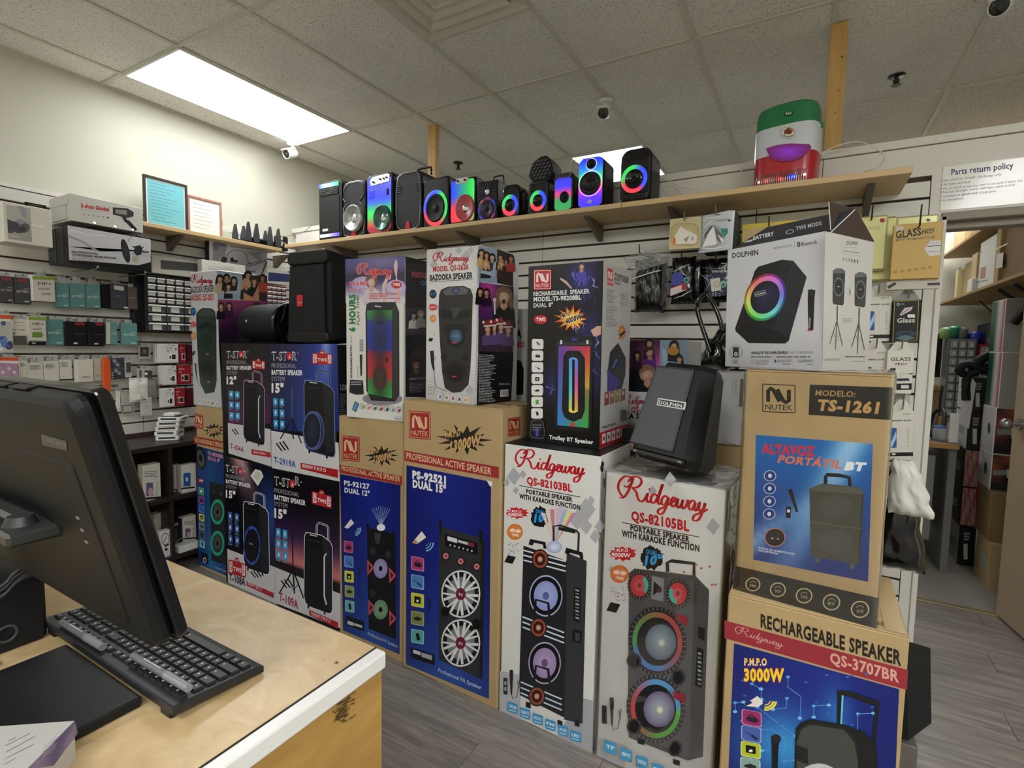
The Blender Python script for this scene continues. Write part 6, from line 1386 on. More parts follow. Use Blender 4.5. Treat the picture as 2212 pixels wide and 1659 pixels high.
# loose white cables and an outlet strip
for pts,lab,M,r_ in(
(((1412,392),(1420,385),(1440,388),(1468,402),(1500,408),(1530,418),(1500,432),(1480,425),(1455,402),(1425,410),(1418,430)),'tangled white cable lying on the shelf right of the rounded speaker',cable_w,.003),
(((1640,345),(1615,350),(1600,362),(1606,385),(1612,402)),'white cable looping down left of the green, white and red speaker',cable_w,.0022),
(((1775,335),(1800,318),(1850,306),(1880,315),(1905,330),(1910,345),(1895,362),(1865,371)),'white cable looping up right of the green, white and red speaker',cable_w,.0028),
(((1312,402),(1325,412),(1320,425),(1313,438)),'thin black cable behind the blue glowing speaker',cable_k,.002)):
 mb=MB();P_=[onY(x,y,2.86+.02*math.sin(i))for i,(x,y)in enumerate(pts)];mb.tube(catmull(P_,4),r_,M);solo(mb,'cable',lab,'cable')
t=solo(MB().box(onY(1412,420,2.88).x,onY(1421,420,2.88).x,2.87,2.90,SZ+.001,onY(1415,396,2.88).z,white,.004),'usb_charger','small white charger block standing by the shelf cables','charger')

# framed papers, router, adaptor on the left shelf
def framed(x,y0,y1,z0,z1,frame,mat_c,label,lines):
 t=thing('picture_frame',label,'frame',(x,(y0+y1)/2,z0));iv=MWX[t.name].inverted();f=.016
 mb=MB()
 for a in((y0,y1,z0,z0+f),(y0,y1,z1-f,z1),(y0,y0+f,z0+f,z1-f),(y1-f,y1,z0+f,z1-f)):mb.box(x-.012,x+.006,a[0],a[1],a[2],a[3],frame,.003)
 mb.build('frame',t,T=iv);mb=MB();mb.box(x-.01,x-.002,y0+f,y1-f,z0+f,z1-f,wcard);mb.build('mount',t,T=iv)
 A=Art(t,(x-.002,0,0),(0,1,0),(1,0,0));g=[PX((x,y0+f+.008,z1-f-.008)),PX((x,y1-f-.008,z1-f-.008)),PX((x,y1-f-.008,z0+f+.008)),PX((x,y0+f+.008,z0+f+.008))]
 A.poly(g,mat_c)
 for i in range(lines):
  k=(i+1)/(lines+1.5);a,b=V(g[0]).lerp(V(g[3]),k),V(g[1]).lerp(V(g[2]),k);c0,c1=a.lerp(b,.08),a.lerp(b,.5+.4*((i*37)%10)/10);A.line([tuple(c0),tuple(c1)],.9,mix(mat_c,'#222',.4))
 A.build('certificate');return t
framed(-3.76,1.742,2.015,LSZ+.001,2.555,mat('dark_frame','#3a3634',.3),'#6fb4bd','dark framed blue certificate on the left wall shelf',12)
framed(-3.775,2.02,2.262,LSZ+.001,2.50,mat('rosewood_frame','#a87a70',.35),'#dcdcd6','rosewood framed white certificate beside the blue one',7)
t=solo(MB().box(-3.84,-3.838,2.30,2.36,LSZ+.001,LSZ+.09,mat('pale_green_card','#c6cbb0',.5)),'small_card','small pale green card leaning on the wall beside the framed certificates','card')
A=Art(t,(-3.838,0,0),(0,1,0),(1,0,0),(420,450,8.295));A.par(425,225,85,80,.1,'#8f9a78');A.ring(465,265,32,28,.8,'#e8ecd8');A.poly([(450,262),(465,245),(482,262),(465,285)],'#4a5a44');A.text('FREE',(432,212),(508,218),20,'#7a8464',.0);A.build('card_print')
c_=onX(558,515,-3.68);t=thing('wifi_router','black eight antenna router lying on the left wall shelf','router',(-3.70,c_.y,LSZ));RY=.13
mb=MB();mb.prism([(-RY,.0),(RY,.0),(RY,.028),(RY*.8,.04),(-RY*.8,.04),(-RY,.028)],-.08,.08,blackg,ch=.006,T=Matrix.Rotation(math.radians(90),4,'Z'));mb.build('router_body',t)
MB().box(-.05,.05,-.08,.08,.040,.043,mat('grey_router_top','#8c8f96',.25),.001).build('top_panel',t)
for sx in(.08,-.08):
 for yy in(-RY*.95,-RY*.45,RY*.40,RY*.95):
  mb=MB();mb.add([(sx+k_,yy+p_,q_)for k_ in(0,.012)for p_,q_ in((-.022,.01),(.020,.01),(.022,.06),(.007,.15),(-.006,.145),(-.024,.06))],[(0,1,2,3,4,5),(11,10,9,8,7,6)]+[(i,i+6,(i+1)%6+6,(i+1)%6)for i in range(6)],greyd);mb.build('antenna',t)
a=onX(608,512,-3.70);t=solo(MB().box(-3.74,-3.68,a.y-.045,a.y+.05,LSZ+.001,LSZ+.115,black,.008),'power_adaptor','small black adaptor with white labels beside the router','adaptor')
MB().box(-.001,.0315,-.035,-.008,.035,.065,wcard,T=Matrix.Translation((0,0,0))).build('label',t);MB().box(-.001,.0315,-.035,-.008,.08,.105,wcard).build('label',t)
mb=MB();P_=[onX(x,y,-3.66)for x,y in((602,514),(615,510),(640,507),(660,498),(672,485))];mb.tube(catmull(P_,4),.003,mat('grey_cable','#8a8a88',.5));solo(mb,'cable','grey cable running from the router towards the speakers','cable')
mb=MB();P_=[onX(x,y,-3.64)for x,y in((604,520),(612,524),(622,530))];mb.tube(catmull(P_,4),.003,cable_w);solo(mb,'cable','short white cable end by the router','cable')

# ================================================================ LEFT WALL DISPLAY
# a card, box or pack whose face looks into the room from the left wall; px box in the photograph -> y, z range on plane x
def yz(x,px0,py0,px1,py1):
 a,b=onX(px0,(py0+py1)/2,x),onX(px1,(py0+py1)/2,x);c0=onX((px0+px1)/2,py0,x).z;c1=onX((px0+px1)/2,py1,x).z
 return a.y,b.y,c1,c0
hook_m=mat('chrome_hook_wire','#b9b9b6',.2,metal=.9)
def hook(x0,x1,y,z,parent=None,T=None):
 mb=MB();mb.tube([(x0,y,z),(x1-.01,y,z),(x1,y,z+.012)],.0022,hook_m,n=6);return mb
def wallcard(name,label,cat,px,x,th,M,hooked=True,group=None,view=None,draw=None,ch=.0015,hang=.012,n=1):
 y0,y1,z0,z1=yz(x,*px)
 t=thing(name,label,cat,(x-th/2,(y0+y1)/2,z0),0,group);iv=MWX[t.name].inverted()
 if n==1:MB().box(x-th,x,y0,y1,z0,z1,M,ch).build('pack',t,T=iv)
 else:
  R=random.Random(int(px[0]))
  for i in range(n):
   a,b=x-th*(i+1)/n,x-th*i/n-.001;d,e=(R.uniform(-.004,.004),R.uniform(-.005,.002))if i else(0,0)
   MB().box(a,b,y0+d,y1+d,z0+e,z1+e,M,min(ch,(b-a)*.3)).build('pack',t,T=iv)
 if hooked:
  zz=z1+hang;mb=MB();yc=(y0+y1)/2;mb.box(x-th*.5-.001,x-th*.5,yc-.02,yc+.02,z1-.002,zz+.008,mat('hang_tab_film','#c9cac6',.2,alpha=.55));mb.build('hang_tab',t,T=iv)
  h=hook(LW+.006,x+.02,yc,zz);h.box(LW+.005,LW+.009,yc-.012,yc+.012,zz-.012,zz+.012,hook_m,.001);h.build('wire_hook',t,'chrome wire display hook',T=iv)
 if draw:
  A=Art(t,(x,0,0),(0,1,0),(1,0,0),view or(0,560,6.145));draw(A,*[(px[0]-A.view[0])*A.view[2],(px[1]-A.view[1])*A.view[2],(px[2]-A.view[0])*A.view[2],(px[3]-A.view[1])*A.view[2]]);A.build('printed_face')
 return t
LV,LV5=(0,560,6.145),(200,560,6.146)
def d_batt(top,tcol='#c8d8d4',word='BATTERY'):
 def f(A,x0,y0,x1,y1):
  w_,h_=x1-x0,y1-y0
  if top:A.par(x0+w_*.2,y0+h_*.02,w_*.55,h_*.13,.05,top)
  A.text(word,(x0+w_*.12,y0+h_*.56),(x0+w_*.88,y0+h_*.58),h_*.08,tcol,.05);A.micro(x0+w_*.55,y0+h_*.42,w_*.35,1,1,h_*.025,tcol);A.par(x0+w_*.6,y0+h_*.9,w_*.3,h_*.04,0,mix(tcol,'#fff',.4))
 return f
def d_mp(green_batt):
 def f(A,x0,y0,x1,y1):
  w_,h_=x1-x0,y1-y0;A.par(x0-w_*.02,y0,w_*1.04,h_*.13,.04,'#8aa63f');A.text('MP+',(x0+w_*.22,y0+h_*.36),(x0+w_*.85,y0+h_*.38),h_*.12,'#2c2c2c',.0);A.micro(x0+w_*.25,y0+h_*.47,w_*.55,2,h_*.05,h_*.02,'#6c6c66')
  if green_batt:A.par(x0+w_*.2,y0+h_*.64,w_*.55,h_*.22,0,'#6f9434',5);A.par(x0+w_*.75,y0+h_*.7,w_*.06,h_*.1,0,'#6f9434')
  else:A.text('BATTERY',(x0+w_*.42,y0+h_*.74),(x0+w_*.82,y0+h_*.74),h_*.05,'#333',.03)
 return f
def d_plain(A,x0,y0,x1,y1):
 w_,h_=x1-x0,y1-y0;A.micro(x0+w_*.12,y0+h_*.14,w_*.7,4,h_*.06,h_*.03,'#77756c',.03,int(x0))
def d_foot(A,x0,y0,x1,y1):A.par(x0+(x1-x0)*.3,y0+(y1-y0)*.74,(x1-x0)*.45,(y1-y0)*.08,0,'#a8a498')
# upper hook row
X1=-3.775
wallcard('battery_pack','charcoal battery pack with a red top, leftmost in the upper hook row','battery pack',(-2,597,30,653),X1,.03,dcard,draw=d_batt('#8c3a3c','#b09a94'),n=3)
wallcard('battery_pack','charcoal battery pack with a red top, left of the upper green topped pack','battery pack',(32,600,67,656),X1,.03,dcard,draw=d_batt('#8c3a3c','#c0b4ac'),n=3)
wallcard('battery_pack','white battery pack with a green top in the upper hook row','battery pack',(71,596,119,651),X1+.03,.06,wcard2,draw=d_mp(False),n=4)
for px,lab in(((120,612,150,664),'teal battery pack half hidden by the upper green topped pack'),((151.5,613,185,664),'middle teal battery pack of three in the upper hook row'),((186.5,615,217,666),'right hand teal battery pack of three in the upper hook row')):
 wallcard('battery_pack',lab,'battery pack',px,X1-.005*0,.02,teal,draw=d_batt(None),group='teal battery packs',n=2,hang=.035)
wallcard('battery_pack','thin black packs seen edge on, right of the teal packs','battery pack',(222,614,239,664),X1-.01,.03,bcard,n=3)
wallcard('battery_pack','black battery pack with a white sticker, upper hook row','battery pack',(241,614,274,667),X1+.01,.06,dcard,n=5,view=LV5,draw=lambda A,a,b,c,d:(A.par(285,345,130,55,.15,'#d8d8d0',12),A.text('BATTERY',(300,500),(360,500),18,'#a8a8a8'),A.par(415,632,55,20,0,'#ddd',5)))
wallcard('battery_pack','brown grey battery pack at the right end of the upper hook row','battery pack',(276,620,297,668),X1,.02,mat('brown_pack','#5c5350',.45),view=LV5,draw=lambda A,a,b,c,d:A.text('BATTERY',(480,525),(565,525),20,'#a09890',.03))
# middle hook row
def d_flower(A,x0,y0,x1,y1):
 A.poly([(x0,y0),(x1,y0+6),(x1,y0+75),(x0,y0+70)],'#d85a28');A.poly([(x0,790),(150,795),(150,830),(x0,820)],'#e4e4e0')
 for x,y,r_,c_ in((40,1070,62,'#4a7ac0'),(120,1150,55,'#232c60'),(60,1130,45,'#3c68b8'),(45,850,35,'#2c3a78'),(130,1110,30,'#1c2450'),(20,1050,28,'#2c3a80')):A.ngr(A.epts(x,y,r_,r_*.9,n=9),mix(c_,'#fff',.3),c_)
 A.micro(10,900,120,5,22,6,'#a8a49a');A.par(2,1170,35,40,0,'#e8e8e4',4)
wallcard('screen_film_pack','clear pack with an orange top and blue flowers, left end of the middle row','pack',(-2,680,27,762),X1+.04,.008,mat('pale_pack','#c3c2bd',.3),draw=d_flower)
wallcard('battery_pack','white BATTERY card hanging behind a dark clip, middle hook row','battery pack',(28,689,61,742),X1,.02,wcard2,draw=lambda A,x0,y0,x1,y1:(A.micro(185,835,150,1,1,6,'#777'),A.micro(190,880,140,1,1,4,'#999'),A.text('BATTERY',(165,945),(345,950),20,'#444',.0),A.text('5',(165,1005),(205,1005),34,'#444',.02)))
wallcard('battery_pack','small dark clip on pack hanging over the white BATTERY card','battery pack',(29,725,58,745),X1+.03,.006,mat('smoke_pack','#55544f',.3),hooked=False)
wallcard('battery_pack','white pack with a green battery picture, middle hook row','battery pack',(62,684,100,736),X1+.03,.03,wcard2,draw=d_mp(True),n=2)
wallcard('battery_pack','black pack peeping out below the green battery picture pack','battery pack',(63,738.5,99,746),X1+.0,.02,bcard,hooked=False,draw=lambda A,a,b,c,d:A.par(425,1104,50,18,0,'#ddd',5))
wallcard('battery_pack','teal battery pack alone in the left half of the middle row','battery pack',(99,690,138,745),X1,.02,teal,draw=d_batt(None),n=2)
for px,lab in(((141,695,188,746),'left one of two black red topped packs in the middle row'),((190,696,226,747),'right one of two black red topped packs in the middle row')):
 wallcard('battery_pack',lab,'battery pack',px,X1+.02,.06,bcard,draw=lambda A,x0,y0,x1,y1:(A.par(x0+(x1-x0)*.45,y0+8,(x1-x0)*.45,34,.03,'#a02438'),A.par(x0+(x1-x0)*.38,y1-38,55,20,0,'#dcdcdc',6),A.text('BATTERY',(x0+(x1-x0)*.45,y0+170),(x1-12,y0+172),18,'#4c4c50',.03)),n=5)
wallcard('battery_pack','cream edged teal pack seen at an angle, middle row','battery pack',(229,696,253,744),X1+.01,.05,teal,view=LV5,draw=lambda A,x0,y0,x1,y1:(A.par(x0,y0+4,55,y1-y0-8,0,'#d6d2be'),A.text('BATTERY',(x0+65,1000),(x1-6,1000),20,'#c8d8d4',.04)),n=3)
wallcard('battery_pack','teal battery pack at the right end of the middle hook row','battery pack',(263,698,297,745),X1+.02,.03,teal,draw=d_batt(None),view=LV5,n=2)
# lower hook row
wallcard('screen_film_pack','pink zip pack with an orange top, left end of the lower hook row','pack',(-2,772,40,818),X1+.03,.01,mat('pink_pack','#b08aa4',.3,var=.15,vscale=60),draw=lambda A,x0,y0,x1,y1:(A.poly([(x0,1300),(240,1308),(240,1350),(x0,1345)],'#d8562a'),A.poly([(x0,1345),(245,1350),(248,1385),(x0,1375)],'#e6e0e0'),[A.ell(x,y,26,22,'#d8c8d4')for x,y in((40,1500),(190,1500),(120,1450))]))
cards=[((42,779,59,815),'narrow white card beside the pink zip pack'),((60,783,94,825),'first wide white printed card in the lower hook row'),((95,780,128,823),'second wide white printed card in the lower hook row'),((129.5,777,156,819),'white card with a small logo in the lower hook row')]
for px,lab in cards:wallcard('film_card',lab,'card',px,X1,.012,wcard2,draw=d_plain,n=2)
wallcard('film_card','thick bundle of blank white cards in the lower hook row','card',(168,777,202,825),X1+.04,.06,wcard2,draw=d_foot,n=5)
wallcard('film_card','cream card bundle left of the orange tool','card',(203,775,219,822),X1+.01,.04,mat('cream_card','#cfcab8',.5),draw=d_foot,n=2)
a=onX(228,770,-3.70);b_=onX(228,846,-3.70)
mb=MB();mb.prism([(-.018,0),(.018,0),(.022,.12),(.02,a.z-b_.z-.02),(0,a.z-b_.z),(-.02,a.z-b_.z-.02),(-.022,.12)],-.012,.012,orange,ch=.005,T=Matrix.Translation((-3.70,a.y,b_.z))@Matrix.Rotation(math.radians(90),4,'Z'))
t=solo(mb,'opening_tool','long orange plastic sleeve hanging in the lower hook row','tool')
h=hook(LW+.006,-3.67,a.y,a.z-.004);h.build('wire_hook',t,'chrome wire display hook',T=MWX[t.name].inverted())
wallcard('tool_card','dark card with grey tool pictures in the lower hook row','card',(236.5,773,269,819),X1+.01,.01,mat('slate_card','#3b3e45',.4),view=LV5,draw=lambda A,x0,y0,x1,y1:([A.ngr(A.epts(x,y,40,32,30,8),'#b8bcc4','#4a4e58')for x,y in((290,1350),(330,1400),(350,1510),(310,1480))],A.line([(235,1448),(425,1448)],5,'#888'),[A.par(252,1505+30*i,26,14,0,'#ddd')for i in range(3)]))
wallcard('tool_card','small white card with a dark window at the right of the lower hook row','card',(270,781,284,815),X1,.01,wcard2,view=LV5,draw=lambda A,x0,y0,x1,y1:(A.par(446,1365,64,140,0,'#4a4c50'),A.micro(452,1510,55,3,12,5,'#888')))
# memory cards on the right of the wall
def d_sd(num,redc_=False):
 ink='#e8d8d8' if redc_ else '#8a8a86'
 def f(A,x0,y0,x1,y1):
  w_,h_=x1-x0,y1-y0;xs_=x1-w_*(.62 if not redc_ else .95);ww=x1-xs_
  A.micro(xs_,y0+h_*.18,ww*.5,2,h_*.05,h_*.02,ink);A.text(num,(xs_+ww*.03,y0+h_*.42),(xs_+ww*.25,y0+h_*.42),h_*.10,ink,.0)
  if not redc_:A.star(x0+w_*.86,y0+h_*.27,w_*.07,h_*.12,5,.35,'#7a2026')
  A.line([(x0+w_*.62,y0+h_*.08),(x0+w_*.78,y0+h_*.05)],h_*.03,'#222')
  A.par(xs_+ww*.2,y0+h_*.50,ww*.62,h_*.36,0,'#efeeea' if not redc_ else '#d8b8a8',4);A.par(xs_+ww*.45,y0+h_*.55,ww*.3,h_*.26,0,'#1c1c20',3);A.par(xs_+ww*.25,y0+h_*.62,ww*.14,h_*.16,0,'#2a2a30',2)
 return f
for px,num,lab in(((343,743,386,784),'8','white memory card packs, top row right of the wall'),((352,790,382,831),'16','white 16 memory card packs, second row'),((345,839,377.5,879),'64','white 64 memory card pack above the stacked cases')):
 wallcard('memory_card_pack',lab,'memory card',px,-3.74,.07 if num!='64' else .012,wcard,draw=d_sd(num),view=(200,560,6.146),ch=.003,n=6 if num!='64' else 1,hang=-.004)
for px,lab in(((388,743,402,783),'red memory card pack half hidden, top row'),((384,788,414,829),'bright red memory card pack in the second row'),((379,838,400,876),'red memory card pack in the bottom row')):
 wallcard('memory_card_pack',lab,'memory card',px,-3.76,.03,mat('red_pack','#a81e2c',.35),draw=d_sd('32',True),view=(200,560,6.146),ch=.003,n=3,hang=-.004)
for px,lab in(((403.5,744,416,783),'dark red memory packs at the wall edge, top row'),((402,838,420,877),'dark red memory packs beside the bazooka box, bottom row')):wallcard('memory_card_pack',lab,'memory card',px,-3.79,.03,mat('dark_red_pack','#5c1420',.4),n=2,hang=-.004)
wallcard('film_card','small clear bag holding a dark square, left of the white memory cards','pack',(300,747,325,775),-3.78,.006,mat('clear_bag_grey','#b8b6ae',.2),view=LV5,draw=lambda A,a,b,c,d:(A.par(630,1165,115,125,.02,'#3c3a38'),A.star(688,1225,40,45,7,.5,'#7a7872')))
wallcard('film_card','clear blister with a dark gadget, second row left of the memory cards','pack',(296,796,328,826),-3.78,.01,mat('clear_bag_grey2','#bdbbb2',.2),view=LV5,draw=lambda A,a,b,c,d:(A.par(690,1475,100,110,.05,'#4c4944'),A.ell(710,1520,22,18,'#e4e4e0'),A.par(620,1470,30,110,0,'#5a5852')))
# charger pouches
def pouch(name,label,px,x,M,draw=None,view=(230,800,8.295),bulge=.012,cat='pouch'):
 y0,y1,z0,z1=yz(x,*px);t=thing(name,label,cat,(x,(y0+y1)/2,z0));mb=MB();n=8;vs=[];R=random.Random(int(px[0]))
 for s_ in(1,-1):
  for j in range(n+1):
   for i in range(n+1):
    u,v=i/n,j/n;b_=bulge*(1-(2*u-1)**4)*(1-(2*v-1)**4)*(1+.3*math.sin(9*u+5*v+px[0]));vs.append((s_*b_+s_*.0006,(u-.5)*(y1-y0),v*(z1-z0)))
 m_=(n+1)**2;fs=[]
 for j in range(n):
  for i in range(n):
   k=j*(n+1)+i;fs.append((k,k+1,k+n+2,k+n+1));k+=m_;fs.append((k,k+n+1,k+n+2,k+1))
 mb.add(vs,fs,M,smooth=True);mb.build('pouch_body',t)
 mb=MB();mb.box(-.0012,.0012,-(y1-y0)*.5,(y1-y0)*.5,(z1-z0)-.004,(z1-z0)+.012,M);mb.build('header_tab',t)
 mb=hook(LW+.006-x,.03,0,(z1-z0)+.008);mb.build('wire_hook',t,'chrome wire display hook')
 if draw:A=Art(t,(x+bulge*1.35,0,0),(0,1,0),(1,0,0),view);draw(A);A.build('contents_print')
 return t
def d_cable(A):
 A.ring(650,380,90,120,.88,'#c9c8c2',a0=-20,a1=190);A.par(450,430,160,110,0,'#e6e6e0',10);A.par(520,528,90,14,-.05,'#8a8a86');A.par(650,518,58,16,-.05,'#4a4a48');A.line([(565,195),(630,180)],12,'#6a6a68')
pouch('charger_pouch','white charger and cable pouch hanging in front, above the stacked cases',(279,820,319,868),-3.70,mat('white_pouch','#e0dfd8',.25),d_cable)
pouch('charger_pouch','clear pouch with a dark phone outline, beside the monitor corner',(262,850,290,893),-3.76,mat('clear_bag_grey3','#b0ada4',.15),lambda A:(A.line([(285,630),(450,625),(470,740),(300,765),(285,630)],12,'#3c3c3c'),A.poly([(295,640),(445,632),(458,735),(308,755)],'#b8b7b0')),bulge=.006)
pouch('charger_pouch','flat white pouch hanging below the white charger pouch',(303,862,328,898),-3.75,mat('white_pouch2','#c9c9c2',.2),lambda A:(A.micro(660,640,130,2,35,8,'#8c8c86'),A.line([(600,640),(600,810)],8,'#8a8a86')),bulge=.006)
pouch('charger_pouch','narrow white pouch next to the monitor edge',(250,846,261,890),-3.77,MATS['white_pouch'],bulge=.006)
pouch('charger_pouch','grey film pouch crumpled behind the white charger pouch',(318,822,338,864),-3.78,mat('smoke_film','#8d8c84',.12),bulge=.01)
t=solo(MB().box(LW+.004,LW+.006,onX(192,838,LW).y,onX(262,838,LW).y,onX(225,843,LW).z,onX(225,832,LW).z,mat('label_strip','#c9c6ba',.5)),'price_strip','paper strip with black capital letters above the monitor','label')
A=Art(t,(LW+.006,0,0),(0,1,0),(1,0,0),(0,740,3.318));A.text('CASE',(545,325),(612,322),17,'#1a1a1a',.05);A.text('SAFE',(675,330),(738,326),20,'#1a1a1a',.05);A.text('NO',(790,320),(845,318),18,'#1a1a1a',.05);A.build('printed_letters')

# boxes high on the left wall
def lbox(name,label,cat,y0,y1,z0,z1,x,th,M,draw=None,view=None,ch=.002,side=None,flaps=None,rz=0):
 t=thing(name,label,cat,(x-th/2,(y0+y1)/2,z0),0);iv=MWX[t.name].inverted();MB().box(x-th,x,y0,y1,z0,z1,M,ch).build('carton_body',t,T=iv)
 if draw:A=Art(t,(x,0,0),(0,1,0),(1,0,0),view,PRINTG);draw(A);A.build('printed_face')
 if side:A=Art(t,(0,y0,0),(1,0,0),(0,-1,0),view);side(A);A.build('printed_side')
 return t
Z1v=(0,380,3.949)
def quadrange(x,tl,tr,br,bl):P_=[onX(*p,x)for p in(tl,tr,br,bl)];return(P_[0].y+P_[3].y)/2,(P_[1].y+P_[2].y)/2,(P_[2].z+P_[3].z)/2,(P_[0].z+P_[1].z)/2
y0,y1,z0,z1=quadrange(-3.55,(152,421),(307.7,447),(309,500),(152,480))
def d_gimbal(A):
 A.text('3-Axis Gimbal',(690,268),(930,302),32,'#b82c34',.045);A.micro(690,285,240,1,1,5,'#a8a49c',.13)
 for i in range(6):A.ell(715+41*i,330+5*i,10,8,'#9c9a92' if i<5 else '#3a3a38',n=8)
 A.poly([(962,268),(1090,278),(1140,310),(1138,345),(1085,360),(962,328)],'#3a3a38');A.poly([(985,285),(1080,292),(1082,335),(985,318)],'#8c8a82');A.line([(1050,345),(1075,385),(1090,390),(1160,465)],[20,26,30,30],'#2c2c2c')
t=lbox('gimbal_box','white gimbal box with red lettering on hooks high on the left wall','box',y0,y1,z0,z1,-3.55,.27,mat('pale_grey_card','#c9c7bf',.4),d_gimbal,Z1v)
iv=MWX[t.name].inverted();MB().box(-3.78,-3.6,y0-.006,y0+.001,z0+.01,z0+(z1-z0)*.6,MATS['pale_grey_card'],.002).build('end_flap',t,T=iv);MB().box(-3.81,-3.57,y0-.003,y0+.001,z0+(z1-z0)*.62,z1-.004,MATS['pale_grey_card'],.001).build('end_flap',t,T=iv)
gz0,gy0,gy1=z0,y0,y1
def hang_hooks(t,ys,z,x0,x1):
 iv=MWX[t.name].inverted()
 for y in ys:mb=MB();mb.tube([(x0,y,z),(x1,y,z),(x1+.012,y,z+.01)],.004,hook_m,n=6);mb.cyl((x1+.012,y,z+.01),(x1+.016,y,z+.012),.006,chrome,n=8);mb.build('wire_hook',t,'chrome wire display hook',T=iv)
hang_hooks(t,(y0+.1,y0+.2,y0+.29),z0-.006,LW+.006,-3.545)
y0,y1,z0,z1=quadrange(-3.55,(144.6,487),(325,516),(327,585),(149,562))
def d_mic(A):
 A.grid([(575,422),(1285,542),(1285,770),(590,718)],8,6,lambda u,v:mix('#c9c9cc','#a8a8ad',max(0,v-.7)+.3*math.exp(-((v-.6-u*.2)*6)**2)))
 A.poly([(575,600),(1285,700),(1285,640),(900,640),(800,645)],'#b4b4b8');A.line([(580,512),(700,560),(830,640)],16,'#9a9aa0');A.line([(600,460),(750,500),(900,512)],6,'#e4e4e8')
 A.poly([(590,718),(780,730),(1000,748),(1180,762),(1285,735),(1290,800),(1180,768)],'#1a1a1d')
 A.text('PROFESSIONAL',(610,655),(838,672),16,'#2c2c30',.05);A.text('CONDENSER MICROPHONE',(612,678),(990,712),17,'#2c2c30',.05);A.micro(615,685,300,3,13,5,'#8a8a90',.08)
 A.ell(1070,640,32,105,'#26272a',-14,cc='#3c3d42');A.line([(1090,560),(1110,530),(1130,515)],4,'#4a4a4e');A.poly([(1150,600),(1195,590),(1215,620),(1205,670),(1165,680),(1140,650)],'#2a2b2e');A.line([(1130,600),(1225,650),(1270,650)],10,'#2c2d30');A.line([(1150,660),(1225,605)],8,'#333')
 A.line([(1225,530),(1210,590)],5,'#c8c8cc');A.poly([(1138,680),(1190,690),(1165,745),(1120,720)],'#b0a894')
t=lbox('microphone_box','white and grey condenser microphone box below the gimbal box','box',y0,y1,z0-.01,z1,-3.55,.05,bcard,d_mic,Z1v)
hang_hooks(t,(y0+.12,y0+.36),z0-.03,LW+.006,-3.53)
for i,x in enumerate((-3.605,-3.66,-3.715,-3.77)):
 yy=y0+.004*(i%2);t=lbox('microphone_box',['first','second','third','last'][i]+' dark boxed microphone behind the front condenser microphone box','box',yy,y1-.01,z0-.01,z1-.004,x,.052,mat('dark_grey_card','#2b2d2f',.4));t['group']='boxed microphones'
y0,y1,z0,z1=quadrange(-3.50,(4,435),(110,453),(115,534),(10,523))
def d_ico(A):
 A.grid([(105,350),(540,415),(575,1020),(150,965)],5,8,lambda u,v:mix('#b9b8b0','#8d8880',max(0,v-.3)*.7+.2*u));A.poly([(130,600),(250,660),(330,600),(460,640),(480,700),(340,720),(140,760)],'#8f979c');A.ell(430,770,105,85,'#5a5660',-20,cc='#6e6a74');A.poly([(130,610),(330,680),(400,860),(300,860),(260,830),(220,860),(145,855)],'#4f4c56');A.ell(410,790,55,45,'#3c3840',-20,cc='#4e4a54');A.poly([(290,375),(420,385),(470,470),(470,600),(400,560),(360,440)],'#9a9aa4');A.text('iconx',(572,722),(800,762),36,'#f4f4f0',.04);A.micro(170,900,200,1,1,22,'#c8c6bc',.07)
lbox('earphone_box','white box with a dark earphone picture at the left edge of the wall','box',y0,y1,z0,z1,-3.50,.16,wcard2,d_ico,(0,400,8.295))
mb=MB();mb.box(-3.60,-3.595,y0+.0,y1,z1+.0,z1+.012,blackg,.002);mb.box(-3.60,-3.59,y0+.115,y0+.2,z1+.012,z1+.016,blackg);mb.box(-3.60,-3.59,y0+.115,y0+.125,z1+.012,z1+.034,blackg);mb.box(-3.60,-3.59,y0+.19,y0+.2,z1+.012,z1+.034,blackg);mb.box(-3.60,-3.59,y0+.115,y0+.2,z1+.03,z1+.036,blackg)
solo(mb,'hanger_clip','black plastic hanger clip on top of the earphone box','clip')
y0,y1,z0,z1=quadrange(-3.72,(328,556),(432,572),(432,602),(328,588))
lbox('white_box','long white box with a grey window lying over the drawer cabinet','box',y0,y1+.02,z0,z1+.02,-3.72,.10,wcard2,lambda A:A.poly([(902,10),(1412,58),(1414,165),(905,130)],'#5a5b5a'),LV5)
# small parts cabinets
def drawers(name,label,y0,y1,z0,z1,x,th,M,rows,M2=None,kind='drawer'):
 t=thing(name,label,'drawer cabinet',(x-th/2,(y0+y1)/2,z0));iv=MWX[t.name].inverted();MB().box(x-th,x-.006,y0,y1,z0,z1,M,.003).build('cabinet_shell',t,T=iv)
 H_=(z1-z0)-.02;tot=sum(r[1]for r in rows);z=z1-.01;dm=M2 or mat('clear_drawer','#5c5e60',.2)
 for ncol,hh in rows:
  h_=H_*hh/tot;w_=(y1-y0-.016)/ncol
  for i in range(ncol):
   a,b=y0+.008+w_*i+.004,y0+.008+w_*(i+1)-.004;d=MB();d.box(x-.006,x+.002,a,b,z-h_+.006,z-.003,dm,.0015);o=d.build('drawer',t,T=iv)
   d=MB();d.box(x+.002,x+.012,a,b,z-.014,z-.004,mat('bright_white_plastic','#f4f4f0',.3),.002);d.build('drawer_pull',o,T=iv)
   c0,c1=(a+(b-a)*.08,b-(b-a)*.08)if ncol>3 else(a+(b-a)*.22,b-(b-a)*.28);d=MB();d.box(x+.002,x+.0028,c0,c1,z-h_+.011,z-.016,mat('paper_label','#e6e4dc',.5));d.build('drawer_label',o,T=iv)
  z-=h_
 return t
y0,y1,z0,z1=quadrange(-3.72,(314,590),(437,610),(437,722),(316,718))
